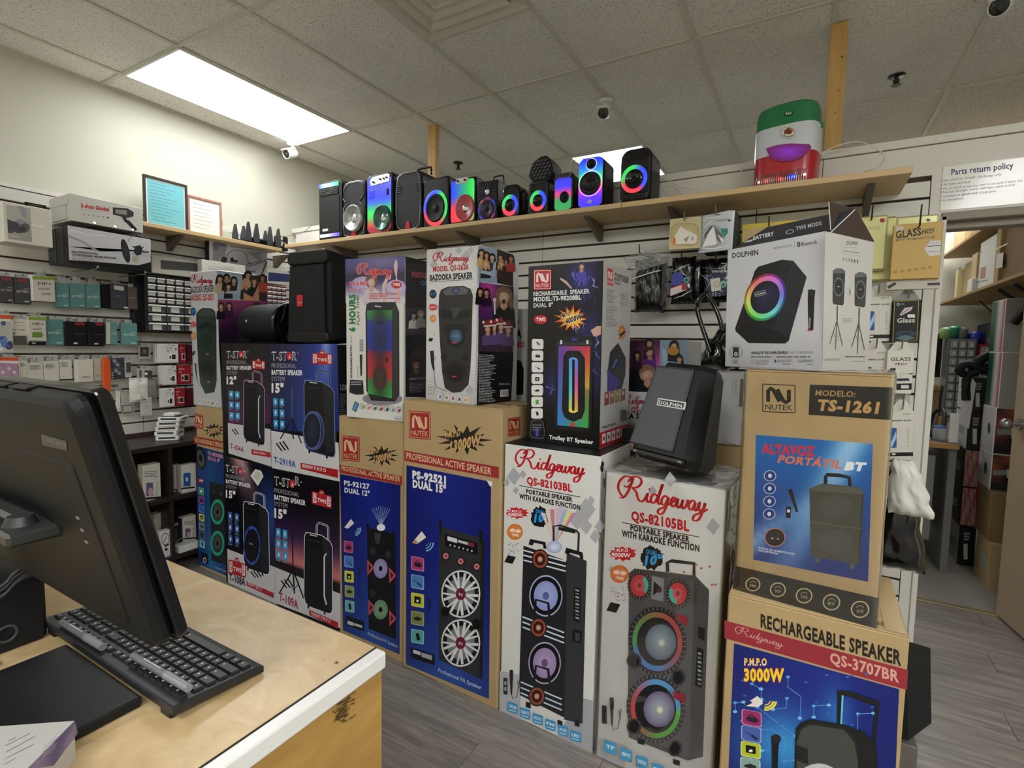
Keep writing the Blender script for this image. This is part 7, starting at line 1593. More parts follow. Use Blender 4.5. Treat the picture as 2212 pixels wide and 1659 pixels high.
drawers('drawer_cabinet','black drawer cabinet with white labels on the left wall',y0,y1,z0,z1,-3.72,.12,mat('black_cabinet','#141518',.4),[(6,1),(6,1),(6,1),(6,1),(3,1.35),(3,1.35),(3,1.35)])
ya,yb,za,zb_=quadrange(-3.78,(290,590),(313,594),(313,720),(290,716))
solo(MB().box(LW+.003,-3.78,ya,yb,za,zb_,bcard,.002),'display_board','black display board standing left of the drawer cabinet','board')
# things further along, under the shelf corner
y0,y1,z0,z1=quadrange(-3.70,(451,521),(577,538),(578,650),(451,630))
def d_arm(A):
 A.grid([(265,570),(1305,695),(1300,1400),(265,1300)],8,8,lambda u,v:mix('#a9aab0','#c9cace',.5+.5*math.sin(u*5+v*3)))
 A.poly([(320,640),(350,600),(450,590),(560,620),(590,680),(560,760),(550,860),(450,890),(440,940),(330,920)],'#97989e');A.poly([(320,640),(350,600),(460,590),(570,620),(560,690),(440,680),(400,760),(350,740)],'#6f7078')
 A.ring(760,900,190,160,.94,'#4c4d52',a0=-10,a1=190,n=20);A.line([(950,920),(980,990),(1010,1000)],14,'#4a4b50');A.line([(930,1005),(1290,925)],12,'#3c3d42');A.line([(940,1045),(1290,945)],12,'#4a4b50');A.line([(1290,960),(1210,1170)],26,'#4a4b52');A.ell(530,920,60,55,'#3a3b40');A.poly([(640,890),(690,875),(710,930),(780,930),(770,975),(650,960)],'#2a2b30')
 A.text('MICROPHONE SUSPENSION ARM STAND',(650,690),(1255,765),14,'#4a4b50',.03);A.text('MICROPHONE KIT',(935,672),(1255,720),12,'#4a4b50',.02)
 for i in range(4):A.micro(940+60*i,770+45*i,300-60*i,2,20,9,'#55565c',.1,i)
 A.text('ARM STAND',(930,1130),(1095,1150),24,'#2a2a2e',.06)
lbox('microphone_stand_box','grey microphone suspension arm box under the corner of the shelves','box',y0,y1,z0,z1,-3.70,.045,bcard,d_arm,(420,450,8.295))
y0,y1,z0,z1=quadrange(-3.63,(436,560),(530,574),(530,602),(436,592))
lbox('keyboard_box','long white keyboard box in front of the microphone arm box','box',y0,y1,z0,z1,-3.63,.055,wcard2,lambda A:(A.poly([(245,1030),(690,1040),(690,1110),(245,1100)],'#bcbbb2'),[A.par(255+36*i,1036+20*j,30,15,.02,'#d8d7ce')for i in range(12)for j in range(3)]),(420,450,8.295))
y0,y1,z0,z1=quadrange(-3.66,(579,580),(622,583),(622,616),(578,612))
lbox('white_box','white box with a broad blue band beside the big PA speaker','box',y0,y1,z0,z1,-3.66,.08,wcard2,lambda A:A.poly([(1325,1145),(1700,1180),(1700,1320),(1320,1305)],'#3a3f70'),(420,450,8.295))
y0,y1,z0,z1=quadrange(-3.66,(574,616),(620,618),(620,672),(574,666))
drawers('drawer_cabinet','red drawer cabinet glimpsed left of the big PA speaker',y0,y1,z0,z1,-3.66,.10,mat('red_cabinet','#8c1c38',.4),[(4,1)]*5)

# dark display cabinet below, with boxed phone accessories
CX,CT=-3.44,.845
wenge=mat('dark_wenge_board','#2a1e1a',.35,var=.25,vscale=3,stretch=(14,1,14))
t=thing('display_cabinet','dark brown open shelf cabinet along the left wall','cabinet',(-3.64,1.2,0));iv=MWX[t.name].inverted()
for z0,z1,nm in((CT-.03,CT,'top_board'),(.475,.505,'shelf'),(.09,.12,'bottom_board')):MB().box(LW+.002,CX,-.4,2.9,z0,z1,wenge,.002).build(nm,t,T=iv)
MB().box(LW+.002,LW+.01,-.4,2.9,.12,CT-.03,wenge).build('back_panel',t,T=iv)
for y in(-.4,.66,onX(371,1060,CX).y,2.88):MB().box(LW+.01,CX-.002,y-.011,y+.011,0,CT-.03,wenge,.001).build('divider',t,T=iv)
Vc=(280,940,5.19)
def cab_item(name,label,px,x,z0,th,M,draw=None,cat='box',group=None):
 a,b,c,d=yz(x,*px);t=thing(name,label,cat,(x-th/2,(a+b)/2,z0),0,group);iv=MWX[t.name].inverted();MB().box(x-th,x,a,b,z0,d,M,.0015).build('carton_body',t,T=iv)
 if draw:A=Art(t,(x,0,0),(0,1,0),(1,0,0),Vc);draw(A);A.build('printed_face')
 return t
def d_phone(x0,y0,x1,y1,body='#6a5a8c'):
 def f(A):
  w_,h_=x1-x0,y1-y0;A.micro(x0+w_*.08,y0+h_*.2,w_*.8,4,h_*.045,h_*.02,'#6c6a64',-.05);A.par(x0+w_*.18,y0+h_*.52,w_*.38,h_*.38,-.05,body,4);A.ell(x0+w_*.42,y0+h_*.78,w_*.14,h_*.13,'#c9a4ac');A.micro(x0+w_*.72,y0+h_*.5,w_*.16,6,h_*.07,h_*.03,'#a8a49c')
  A.par(x0,y1-h_*.06,w_,h_*.06,-.08,'#17171a')
 return f
cab_item('glass_box','white phone glass box standing on the middle shelf of the dark cabinet',(309,1003,347,1079),CX-.03,.5055,.06,wcard2,d_phone(152,330,348,725))
cab_item('glass_box','white box with a blue phone picture on the middle shelf',(392,1003,424,1062),CX-.02,.5055,.05,wcard2,lambda A:(A.par(603,425,80,150,-.06,'#2a5a9c',10),A.ell(642,495,12,24,'#dce8f4'),A.par(578,590,150,18,-.1,'#17171a')))
cab_item('glass_box','grey sided white box left of the blue phone picture box',(376,1004,391,1062),CX-.10,.5055,.05,wcard2,lambda A:A.par(500,600,80,16,.2,'#17171a'))
cab_item('glass_box','grey and blue box at the back of the bottom shelf',(334,1107,365,1185),CX-.12,.1205,.05,mat('grey_box_card','#9a978c',.5),lambda A:A.par(330,1020,110,120,-.1,'#5f84b8'))
def d_watch(A):A.ring(400,1165,45,70,.88,'#2a2a2c');A.line([(375,1210),(412,1135)],6,'#2a2a2c');A.poly([(385,1235),(440,1215),(440,1232),(395,1255)],'#2a2a2c');A.poly([(392,1270),(425,1262),(425,1290),(400,1300)],'#1a1a1c')
cab_item('watch_box','white box with a round strap picture on the bottom shelf',(345,1145,373.5,1198),CX-.02,.1205,.04,wcard,d_watch)
cab_item('glass_box','black screen glass box on the bottom shelf',(367,1124,394,1180),CX-.11,.1205,.05,bcard,lambda A:(A.text('GLASS',(470,1025),(545,1005),24,'#b8b09c',.05),A.poly([(500,1050),(530,1040),(545,1180),(505,1200)],'#3c3a38'),A.line([(500,1230),(580,1150)],6,'#b8b8b8')))
cab_item('glass_box','white phone glass box at the right end of the bottom shelf',(395,1115,424,1168),CX-.10,.1205,.05,wcard2,d_phone(600,915,745,1170))
a,b=onX(384,1185,CX-.02),onX(424,1185,CX-.02)
solo(MB().box(CX-.085,CX-.005,a.y,b.y+.02,.1205,.165,wcard,.003,T=Matrix.Identity(4)),'flat_white_box','flat white box lying at the front of the bottom shelf','box')
# stack of five white cases on the cabinet top
Rr=random.Random(2);zc=CT+.0005
cx,cy=-3.60,onX(368,965,-3.60).y
for i in range(5):
 ang=math.radians(45+[3,-2,4,0,-6][i]);w_,d_,h_=.13,.13,.030
 lab=['lowest white case in the stack of five','second lowest white case in the stack of five','middle white case in the stack of five','second highest white case in the stack of five','topmost white case in the stack of five, with a dark top']
 t=thing('headphone_case',lab[i],'case',(cx+[.0,-.004,-.006,.004,.016][i],cy+[0,0,.003,.008,.016][i],zc),ang,'white cases stacked on the dark cabinet')
 MB().box(-w_/2,w_/2,-d_/2,d_/2,0,h_,white,.005).build('case_body',t)
 MB().box(-w_*.36,w_*.36,-d_/2-.0012,-d_/2,h_*.45,h_*.86,greyd,.0004).build('dark_strip',t);MB().box(w_/2,w_/2+.0012,-d_*.2,d_*.3,h_*.4,h_*.62,bcard,.0004).build('dark_slot',t)
 if i==4:MB().box(-w_*.42,w_*.42,-d_*.42,d_*.42,h_,h_+.001,greyd).build('dark_top',t)
 zc+=h_+.0006
solo(MB().prism(rrect(.075,.02,.009,4),-.03,.03,white,ch=.003,T=Matrix.Translation((cx+.01,cy+.01,zc+.0115))@Matrix.Rotation(.5,4,'Z')),'charging_case','small rounded white case on top of the stack','case')

# ================================================================ BACK WALL HANGING GOODS
def xz(y,px0,py0,px1,py1):
 a,b=onY(px0,(py0+py1)/2,y),onY(px1,(py0+py1)/2,y);return a.x,b.x,onY((px0+px1)/2,py1,y).z,onY((px0+px1)/2,py0,y).z
def hookx(t,x,z,y0,M=hook_m,up=.03):
 iv=MWX[t.name].inverted();mb=MB();mb.tube([(x,WALLY-.002,z-.01),(x,y0,z-.01),(x,y0-.012,z+up)],.003,M,n=6);mb.box(x-.014,x+.014,WALLY-.004,WALLY-.001,z-.03,z+.01,M);mb.build('wire_hook',t,'bent wire display hook',T=iv)
def backcard(name,label,cat,px,y,th,M,draw=None,view=(0,0,1),hooks=True,ch=.0015,tab=None,group=None,hup=.03,hm=None,hy=None,n=1,shape=None):
 x0,x1,z0,z1=xz(y,*px);t=thing(name,label,cat,((x0+x1)/2,y+th/2,z0),0,group);iv=MWX[t.name].inverted()
 for i in range(n):
  a,b=y+th*i/n,y+th*(i+1)/n-(.001 if n>1 else 0);d=.003*(i%2)
  mb=MB()
  if shape:mb.prism([(x0+(x1-x0)*u,z0+(z1-z0)*v)for u,v in shape],a,b,M,ch=min(.002,(b-a)*.3))
  else:mb.box(x0+d,x1+d,a,b,z0-d,z1-d,M,ch)
  mb.build('pack',t,T=iv)
 if tab:
  c=(x0+x1)/2;w_=(x1-x0);mb=MB();mb.prism([(c-w_*.48,z1-.001),(c+w_*.48,z1-.001),(c+w_*.2,z1+tab*.8),(c+w_*.1,z1+tab),(c-w_*.1,z1+tab),(c-w_*.2,z1+tab*.8)],y+.001,y+.003,M if M!=bcard else mat('smoky_tab','#8a8c8a',.2));mb.build('hang_tab',t,T=iv)
 if hooks:hookx(t,(x0+x1)/2,z1+(tab or 0)*.6-.008,y-.02 if hy is None else hy,hm or hook_m,hup)
 if draw:A=Art(t,(0,y,0),(1,0,0),(0,-1,0),view);draw(A);A.build('printed_face')
 return t
V4=(1340,440,6.382)
def d_cream(A):
 A.ngr([(740,290),(800,270),(1020,275),(1080,320),(1090,480),(1050,560),(980,580),(780,575),(710,530),(690,430),(700,340)],'#cfc6a0','#b8a878');A.line([(740,290),(800,270),(1020,275),(1080,320),(1090,480),(1050,560),(980,580),(780,575),(710,530),(690,430),(700,340),(740,290)],5,'#8f7c50')
 A.poly([(770,420),(830,315),(900,360),(1030,420),(1060,450),(1050,540),(780,560),(720,500)],'#ece6da');A.poly([(730,450),(765,480),(760,570),(720,560)],'#e07a54');A.poly([(870,490),(950,440),(930,500),(905,535)],'#a89a8c');A.poly([(980,450),(1010,460),(1005,510),(980,500)],'#b0a596');A.line([(760,555),(900,540),(1030,555)],6,'#f2ece4');A.line([(865,206),(945,206)],8,'#7c7452')
sheetf=[(0,0),(1,0),(1,.96),(.97,1),(.03,1),(0,.96)]
backcard('pouch_pack','cream hanging pack with a clear oval window, upper row','pack',(1446,470,1513,538),2.66,.02,mat('cream_pack','#cdbf90',.35),d_cream,V4,shape=sheetf)
def d_silver(A):
 A.ngr([(1170,400),(1240,300),(1300,290),(1380,330),(1440,480),(1380,560),(1300,600),(1120,590)],'#e8eaec','#9c9ea0');A.poly([(1160,430),(1240,310),(1290,300),(1240,400),(1170,520)],'#5c5e60');A.poly([(1200,430),(1280,310),(1330,560),(1130,600)],'#f6f6f6');A.poly([(1300,310),(1420,440),(1380,540),(1330,500),(1310,400)],'#6c6e70');A.poly([(1340,420),(1430,500),(1400,540)],'#f4f4f4');A.line([(1140,240),(1190,200),(1380,180)],14,'#f4f4f4');A.line([(1150,330),(1230,260),(1250,230)],10,'#f4f4f4');A.line([(1090,610),(1300,620),(1500,580)],12,'#f8f8f8')
 A.poly([(1392,345),(1440,335),(1488,345),(1480,410),(1435,460),(1395,400)],'#3f9a90');A.text('MASK',(1405,390),(1475,385),16,'#1c4a46',.03);A.text('FASHION',(1325,250),(1480,232),26,'#7a7c80',.02);A.ell(1503,232,17,17,'#4a4c50');A.line([(1305,152),(1380,146)],8,'#3a3a3a')
backcard('pouch_pack','silver foil pouch with a teal shield, in front of a thick black bundle','pack',(1508,457,1585,545),2.70,.012,mat('silver_foil','#b9bcc0',.22,metal=.35),d_silver,V4,shape=[(.02,0),(.98,.04),(1,.98),(.85,1),(.1,.93),(.05,.3)],hy=2.67)
backcard('pouch_pack','thick black bundle of packs hanging behind the silver pouch','pack',(1517,462,1591,540),2.715,.15,mat('shiny_black_film','#0d0d0f',.15),hooks=False,n=8)
# black wrinkled bags
def bag(name,label,px,y,th,M,draw=None,view=V4,cat='bag',seed=1,amp=.012,hooks=True,fr=1.0,film_=False,group=None,top_pinch=.0,skew=0,hm=None):
 from mathutils import noise
 x0,x1,z0,z1=xz(y,*px);t=thing(name,label,cat,((x0+x1)/2,y+th/2,z0),0,group);mb=MB();nx_,nz=26,30;W_,H_=x1-x0,z1-z0;vs=[]
 for s_ in(-1,1):
  for j in range(nz+1):
   for i in range(nx_+1):
    u,v=i/nx_,j/nz;e=(1-abs(2*u-1)**5)*(1-abs(2*v-1)**6);wr=noise.noise(V((u*7*fr+seed,v*2.2/fr,seed)))*.6+noise.noise(V((u*16*fr,v*5+seed,3)))*.35*fr
    k=1-top_pinch*v**2;xx=(u-.5)*W_*k+skew*v*W_+amp*.6*noise.noise(V((v*6,seed,u)));vs.append((xx,s_*(th/2*e*(1+.0)+.0008)+amp*wr*e*(1 if s_<0 else .5),v*H_+amp*.5*noise.noise(V((u*5,seed*2,v)))))
 m_=(nx_+1)*(nz+1);fs=[]
 for j in range(nz):
  for i in range(nx_):k=j*(nx_+1)+i;fs.append((k,k+1,k+nx_+2,k+nx_+1));k+=m_;fs.append((k,k+nx_+1,k+nx_+2,k+1))
 mb.add(vs,fs,M,smooth=True);mb.build('bag_body',t)
 if hooks:hookx(t,(x0+x1)/2,z1-.01,y-.02,hm or metald)
 if draw:A=Art(t,(0,y-amp*1.2,0),(1,0,0),(0,-1,0),view,PRINTG);draw(A);A.build('printed_face')
 return t
shinyb=mat('shiny_black_bag','#0e0e10',.17,coat=.4)
t=bag('case_bundle','bundle of black cases in clear film, leftmost hanging on the back wall',(1365,555,1434,672),2.74,.12,mat('black_bundle','#161616',.25,coat=.5),seed=3,amp=.022,hooks=False,fr=1.7)
iv=MWX[t.name].inverted();P_=[onY(x,y,2.722)for x,y in((1364,603),(1385,596),(1410,588),(1427,584))];MB().tube(catmull(P_,3),.003,white,n=6).build('white_cord',t,T=iv)
from mathutils import noise as _ns
filmM=mat('hazy_film','#c9cac6',.10,alpha=.16,spec=.9)
def sheet(name,label,pts,y,M,par_=None,amp=.01,cat='film'):
# loose crumpled sheet spanning four photographed corners
 q=[onY(*p,y)for p in pts];n=14;vs=[]
 for j in range(n+1):
  for i in range(n+1):
   u,v=i/n,j/n;p=q[0].lerp(q[1],u).lerp(q[3].lerp(q[2],u),v);p.y+=amp*(_ns.noise(V((u*5,v*5,pts[0][0])))+.6*_ns.noise(V((u*13,v*13,1))));vs.append(p)
 mb=MB();mb.add(vs,[(j*(n+1)+i,j*(n+1)+i+1,(j+1)*(n+1)+i+1,(j+1)*(n+1)+i)for j in range(n)for i in range(n)],M)
 return mb.build(name,par_,label,T=MWX[par_.name].inverted())
sheet('plastic_bag','crumpled clear plastic bag top',[(1345,556),(1449,532),(1446,566),(1366,590)],2.70,mat('milky_film','#b4b5b2',.15,alpha=.55),t,.02);sheet('plastic_bag','clear plastic bag edge',[(1430,570),(1447,562),(1443,640),(1428,662)],2.70,filmM,t,.02);hookx(t,onY(1393,545,2.8).x,onY(1393,548,2.8).z,2.70,metald)
def d_b1(A):
 A.poly([(700,980),(770,945),(860,960),(880,1060),(850,1110),(700,1140)],'#3c4a9c');A.poly([(690,1160),(900,1090),(905,1190),(690,1275)],'#d8c8c8');A.line([(690,1165),(900,1095)],14,'#b82838');A.poly([(845,1120),(900,1105),(902,1185),(850,1195)],'#a82430');A.poly([(870,1035),(905,1005),(950,1015),(955,1065),(915,1100),(875,1075)],'#5c9a94');A.ell(912,1050,18,20,'#1a3a38')
 for a_ in(((720,940),(820,890),(960,830)),((830,900),(870,970),(920,1000)),((940,850),(960,920),(950,960)),((730,1310),(850,1270),(990,1190))):A.line(a_,[3,12,3],'#d8dadc')  # tapered pale streaks: glints on the glossy plastic put into the colour
bag('pouch_pack','glossy black pouch showing blue cloth and a red striped label',(1446,552,1499,655),2.74,.10,shinyb,d_b1,cat='pack',seed=5)
bag('pouch_pack','plain glossy black pouches stacked behind the blue cloth pouch',(1495,556,1515,652),2.76,.13,shinyb,cat='pack',seed=8,amp=.006,hooks=False)
def d_b2(A):
 A.text('FASHION',(1270,950),(1475,945),24,'#c8c8cc',.04);A.line([(1130,880),(1300,895),(1476,880)],6,'#6c6c70');A.poly([(1150,980),(1300,955),(1450,985),(1440,1260),(1250,1290),(1180,1150)],'#1c1e48')
 R=random.Random(2)
 for i in range(30):A.ell(R.uniform(1190,1440),R.uniform(980,1270),7,7,'#d0d4e4',n=6)
 A.poly([(1235,1040),(1375,1020),(1390,1190),(1260,1215)],'#d0cebc');A.ell(1330,1110,45,50,'#a8a690',cc='#dcdac8');A.poly([(1375,1080),(1430,1055),(1470,1090),(1455,1150),(1400,1160),(1375,1120)],'#7cb0a8');A.ell(1420,1120,16,18,'#22403c')
 A.line([(1110,980),(1200,1040),(1230,1100),(1180,1200)],[3,8,8,3],'#d8dadc');A.line([(1390,825),(1470,820)],8,'#c8c8cc')  # the tapered pale streak is a painted gloss highlight
bag('pouch_pack','black pouch with white lettering and a dark blue dotted cloth inside',(1513,556,1580,652),2.78,.08,shinyb,d_b2,cat='pack',seed=11)
# carrier bag with a loop handle
t=bag('carrier_bag','black plastic carrier bag with a loop handle, left of the silver grey speaker box',(1496,700,1590,800),2.62,.16,shinyb,seed=15,amp=.035,hooks=False,top_pinch=.7,skew=.30,fr=.7)
iv=MWX[t.name].inverted();P_=[onY(x,y,2.60)for x,y in((1535,760),(1515,700),(1506,665),(1512,645),(1524,636),(1540,655),(1555,690),(1560,715))];MB().tube(catmull(P_,4),.022,shinyb,n=8,flat=.5).build('bag_handle',t,T=iv);hookx(t,P_[4].x,P_[4].z,2.59,metald)
backcard('pouch_pack','yellow bordered pack half hidden behind the silver grey speaker box','pack',(1603,480,1720,545),2.82,.02,mat('yellow_pack','#d8bf1c',.35),lambda A:A.poly([(260,205),(700,150),(690,400),(255,400)],'#cfb880'),A5,hm=metald)
def d_gold(A):A.text('BAGS',(1425,212),(1578,202),32,'#8a8a60',.0);A.ell(1597,117,26,21,'#a82830')
gold=mat('gold_green_foil','#cfcd90',.22,metal=.35,coat=.3)
backcard('foil_pouch','gold green foil pouch with a red dot, behind the open box lid','pouch',(1842,466,1916,585),2.72,.03,gold,d_gold,A5,ch=.008,hm=metald,hup=.05)
backcard('foil_pouch','second gold green foil pouch edge, right of the one with the red dot','pouch',(1880,468,1937,608),2.76,.04,gold,ch=.01,hooks=False)
backcard('foil_pouch','gold foil packet peeping above the tan envelope','pouch',(1930,466,2027,500),2.80,.02,gold,lambda A:(A.ell(510,132,14,10,'#6c6480')),A8,ch=.006,hooks=False)
def d_env(A):
 A.par(308,170,48,32,.05,'#c8c0b8',3);A.text('GLASS',(305,247),(465,226),44,'#2c2a24',.03);A.text('PRO',(468,222),(545,212),20,'#2c2a24',.02);A.text('SCREEN',(472,200),(552,190),9,'#2c2a24',.02);A.poly([(305,252),(550,232),(548,245),(305,266)],'#6a6048');A.text('PREMIUM TEMPERED',(315,264),(540,244),9,'#c9a868',.04)
 A.poly([(485,315),(520,262),(588,260),(586,350),(520,360)],'#d6d4d4');A.line([(502,298),(586,292)],5,'#2a2a38');A.line([(510,333),(580,328)],3,'#6a6a78');A.micro(510,270,70,2,8,3,'#9a9aa0')
 for i in range(6):A.par(290+44*i,452-6*i,26,18,-.1,'#a8893f',3)
env=mat('kraft_envelope','#c3a054',.45)
backcard('glass_pack','tan glass envelope with a white sticker hanging beside the doorway','envelope',(1927,482,2033,602),2.66,.035,env,d_env,A8,hm=metald,hup=.07,hy=2.62,n=3)
backcard('glass_pack','pale card with a dark stripe sticking out below the tan envelope','pack',(1914,606,2030,625),2.68,.02,mat('pale_card','#bab5a8',.4),lambda A:(A.par(505,527,78,16,-.03,'#3a3836'),A.poly([(250,550),(300,522),(310,535),(262,565)],'#2c3630')),A8,hooks=False)
V8=(1850,600,3.606)
def d_glassbox(x0,y0,w_,h_,txt='TEMPERED GLASS',blk=True):
 def f(A):
  A.text('100PCS',(x0+w_*.62,y0+h_*.07),(x0+w_*.92,y0+h_*.06),h_*.025,'#66645e',.02);A.text(txt,(x0+w_*.1,y0+h_*.21),(x0+w_*.93,y0+h_*.2),h_*.03,'#3a3a3a',.04)
  A.par(x0+w_*.12,y0+h_*.34,w_*.26,h_*.42,0,'#2c5a9c',8);A.poly([(x0+w_*.12,y0+h_*.7),(x0+w_*.36,y0+h_*.4),(x0+w_*.37,y0+h_*.55),(x0+w_*.2,y0+h_*.75)],'#a8c8e8');A.micro(x0+w_*.78,y0+h_*.35,w_*.09,9,h_*.045,h_*.02,'#a8a49a');A.line([(x0+w_*.55,y0+h_*.34),(x0+w_*.55,y0+h_*.78)],2,'#c8c4ba')
  if blk:A.poly([(x0,y0+h_*.86),(x0+w_,y0+h_*.85),(x0+w_,y0+h_*.93),(x0,y0+h_*.94)],'#1b1b1e');A.par(x0+w_*.2,y0+h_*.875,w_*.14,h_*.035,0,'#ddd',3)
 return f
bg='tempered glass boxes by the doorway'
backcard('glass_box','white tempered glass box with a blue phone, topmost, left of the black glass box','box',(1862,641,1924,737),2.74,.12,wcard2,d_glassbox(60,140,212,355),V8,tab=.05,group=bg)
def d_blackglass(A):
 A.line([(297,182),(485,178),(470,490),(284,496),(297,182)],4,'#b8b440');A.text('Glass',(315,350),(455,346),34,'#c8c4b8',.03,sh=.05);A.poly([(335,290),(375,235),(440,225),(425,255),(350,295)],'#d0bcc4');A.line([(345,285),(420,235)],4,'#4a3438');A.par(398,285,58,26,0,'#e0e0e0',4);A.ell(388,435,82,22,'#2c4a5c',cc='#0e1418');A.poly([(298,470),(380,445),(465,470),(380,490)],'#5c7078');A.ring(325,207,11,11,.6,'#ccc');A.text('G',(340,212),(372,210),12,'#999',.0)
backcard('glass_box','black glass box with a thin yellow border','box',(1928,648,1987,739),2.72,.06,bcard,d_blackglass,V8,tab=.045,group=bg)
backcard('glass_box','white tempered glass box partly hidden left of the white box with a purple base stripe','box',(1862,757,1914,860),2.74,.12,wcard2,d_glassbox(50,565,180,380),V8,tab=.05,group=bg)
def d_gp(A):
 A.text('GLASS',(268,648),(424,646),26,'#2a2a2a',.02);A.text('PRO+',(304,682),(398,680),18,'#2a2a2a',.02);A.poly([(262,705),(306,703),(306,722),(262,724)],'#26262a');A.line([(338,780),(350,735),(360,750),(440,745)],7,'#b8b8b4');A.line([(410,750),(440,745)],8,'#222');A.poly([(315,785),(405,782),(418,802),(310,806)],'#3c2456');A.poly([(312,825),(432,822),(430,872),(310,874)],'#18181a');A.par(348,836,60,26,0,'#d8d8d4',4)
backcard('glass_box','white glass box with a purple stripe above its black band, middle right','box',(1914,758,1972,850),2.72,.10,wcard2,d_gp,V8,tab=.05,group=bg)
backcard('glass_box','lowest white tempered glass box with a blue phone, beside the film wrapped carton','box',(1916,888,1972,992),2.74,.10,wcard2,d_glassbox(235,1042,206,372),V8,tab=.05,group=bg)
backcard('film_pack','rolled clear film pack between the white boxes by the doorway','pack',(1934,852,1966,880),2.78,.04,mat('hazy_pack','#b8b5aa',.25),hooks=True)

# ================================================================ BOXES BEHIND THE FRONT ROW
def backbox(name,label,y,px,z0,depth,M,draw=None,view=(0,0,1),rz=0,cat='box'):
 x0,x1,_,z1=xz(y,px[0],px[1],px[2],px[1]+2);z1=onY((px[0]+px[2])/2,px[1],y).z
 t=thing(name,label,cat,((x0+x1)/2,y+depth/2,z0),0);iv=MWX[t.name].inverted();MB().box(x0,x1,y,y+depth,z0,z1,M,.003).build('carton_body',t,T=iv)
 if draw:A=Art(t,(0,y,0),(1,0,0),(0,-1,0),view,PRINTG);draw(A);A.build('printed_face')
 return t,z1
def d_ina(A):
 A.text('Ridgeway',(1400,755),(1630,740),50,'#b8303c',.0);A.text('CABINA',(1420,870),(1645,865),66,'#1a1a1c',.06);A.line([(1440,888),(1648,882)],4,'#1a1a1c');A.text('MODEL 2821',(1400,958),(1670,952),46,'#b82832',.05);A.poly([(1450,1070),(1560,1040),(1640,1080),(1665,1150),(1660,1380),(1450,1380)],'#17181a')
t,z_=backbox('speaker_carton','plain brown carton hidden behind the tallest carton',2.12,(1085,880,1200,900),0,.30,kraft)
backbox('speaker_box','grey speaker box peeping out right of the party photo bazooka box',2.12,(1010,668,1139,900),z_+.001,.28,gcard,d_ina,Z7)
VB=(1330,440,2.765)
def d_lying(A):
 A.grid([(80,815),(265,815),(262,980),(80,985)],4,4,lambda u,v:mix('#3a2230','#a8428c',max(0,v*u*1.6)));A.poly([(265,815),(436,812),(436,975),(262,980)],'#8fa4ba');A.poly([(78,985),(225,978),(220,1130),(78,1120)],'#171519')
 A.person(200,835,22,'#1c1412','#b8866c','#2c2030');A.person(205,890,24,'#3a2a28','#c88c80','#5c2c80',lean=60);A.person(190,1020,40,'#8a6a50','#d8a88c','#1a1a1c',lean=80);A.person(130,905,18,'#1a1414','#a87a64','#2c2030')
 A.person(350,850,24,'#1a1412','#dcb090','#1c1c20');A.ell(345,880,34,26,'#c08838');A.person(380,930,20,'#141212','#c89a80','#22242a');A.poly([(275,860),(300,870),(310,940),(390,950),(385,970),(285,965)],'#a9c0d8')
 A.poly([(78,1122),(440,1130),(440,1330),(78,1310)],'#c9cacb');A.poly([(110,1160),(135,1140),(155,1160),(130,1180)],'#a8a9ad')
 A.script((40,1195),(215,1195),52,'#b8303c',.34);A.text('MODEL QS-2626',(-40,1245),(232,1245),28,'#b8262f',.04);A.text('BAZOOKA SPEAKER',(-80,1285),(290,1280),30,'#141416',.05)
t,z_=backbox('speaker_carton','plain brown carton standing hidden behind the tall white boxes',2.28,(1330,926,1500,945),0,.34,kraft)
t,zt_=backbox('speaker_box','box with party photos turned sideways, standing behind the tilted speaker',2.30,(1340,735,1489,915),z_+.001,.30,gcard,d_lying,VB)
t,z_=backbox('speaker_carton','plain brown carton hidden behind the tilted black speaker',2.24,(1520,960,1640,980),0,.34,kraft)
backbox('grey_box','pale grey box standing between the tilted speaker and the film wrapped carton',2.22,(1540,806,1606,958),z_+.001,.2,gcard,lambda A:(A.micro(695,1045,12,9,10,4,'#8a8a8c'),A.micro(712,1050,12,9,10,4,'#8a8a8c'),A.line([(640,1418),(718,1440)],5,'#8a8a8c')),VB)
# flattened photo box lying between the Ridgeway boxes
a=onZ(1300,1000,1.121)
t=thing('flat_photo_box','flat party photo box lying behind the tall white boxes','box',(-.56,2.062,1.1185),.0);MB().box(-.10,.13,-.0,.09,0,.05,bcard,.003).build('carton_body',t)
A=Art(t,(0,2.062,0),(1,0,0),(0,-1,0),(1120,540,3.77),PRINTG);A.grid([(780,1575),(960,1540),(955,1640),(790,1655)],4,3,lambda u,v:mix('#8a6a5a','#3a2c2c',(math.sin(u*9+v*5)+1)/2));A.person(860,1590,22,'#5a3a2a','#cf9c84','#6a5a58');A.person(920,1585,24,'#3a2418','#d8a88c','#2a2024');A.build('printed_face')
t['category']='box'

# black box on a grey foot behind the QS-3707BR carton
p1,p2,p3,p4=onY(2010,1400,2.34),onY(2012,1562,2.34),onY(1957,1384,2.14),onY(1962,1600,2.14)
t=thing('subwoofer','black box speaker on the floor right of the large RECHARGEABLE SPEAKER carton','speaker',(.36,2.24,.0));iv=MWX[t.name].inverted();MB().box(.30,.40,2.16,2.30,0,min(p2.z,p4.z),mat('grey_base','#6c675f',.6),.003).build('grey_base',t,T=iv)
z0_,z1_=p2.z-.03,p1.z;MB().add([V(q)for q in((.28,2.14,p4.z),(p4.x,2.14,p4.z),(p2.x,2.34,p2.z),(.28,2.34,p2.z),(.28,2.14,p3.z),(p3.x,2.14,p3.z),(p1.x,2.34,p1.z),(.28,2.34,p1.z))],[(3,2,1,0),(4,5,6,7),(0,1,5,4),(1,2,6,5),(2,3,7,6),(3,0,4,7)],blackm).build('cabinet',t,T=iv)
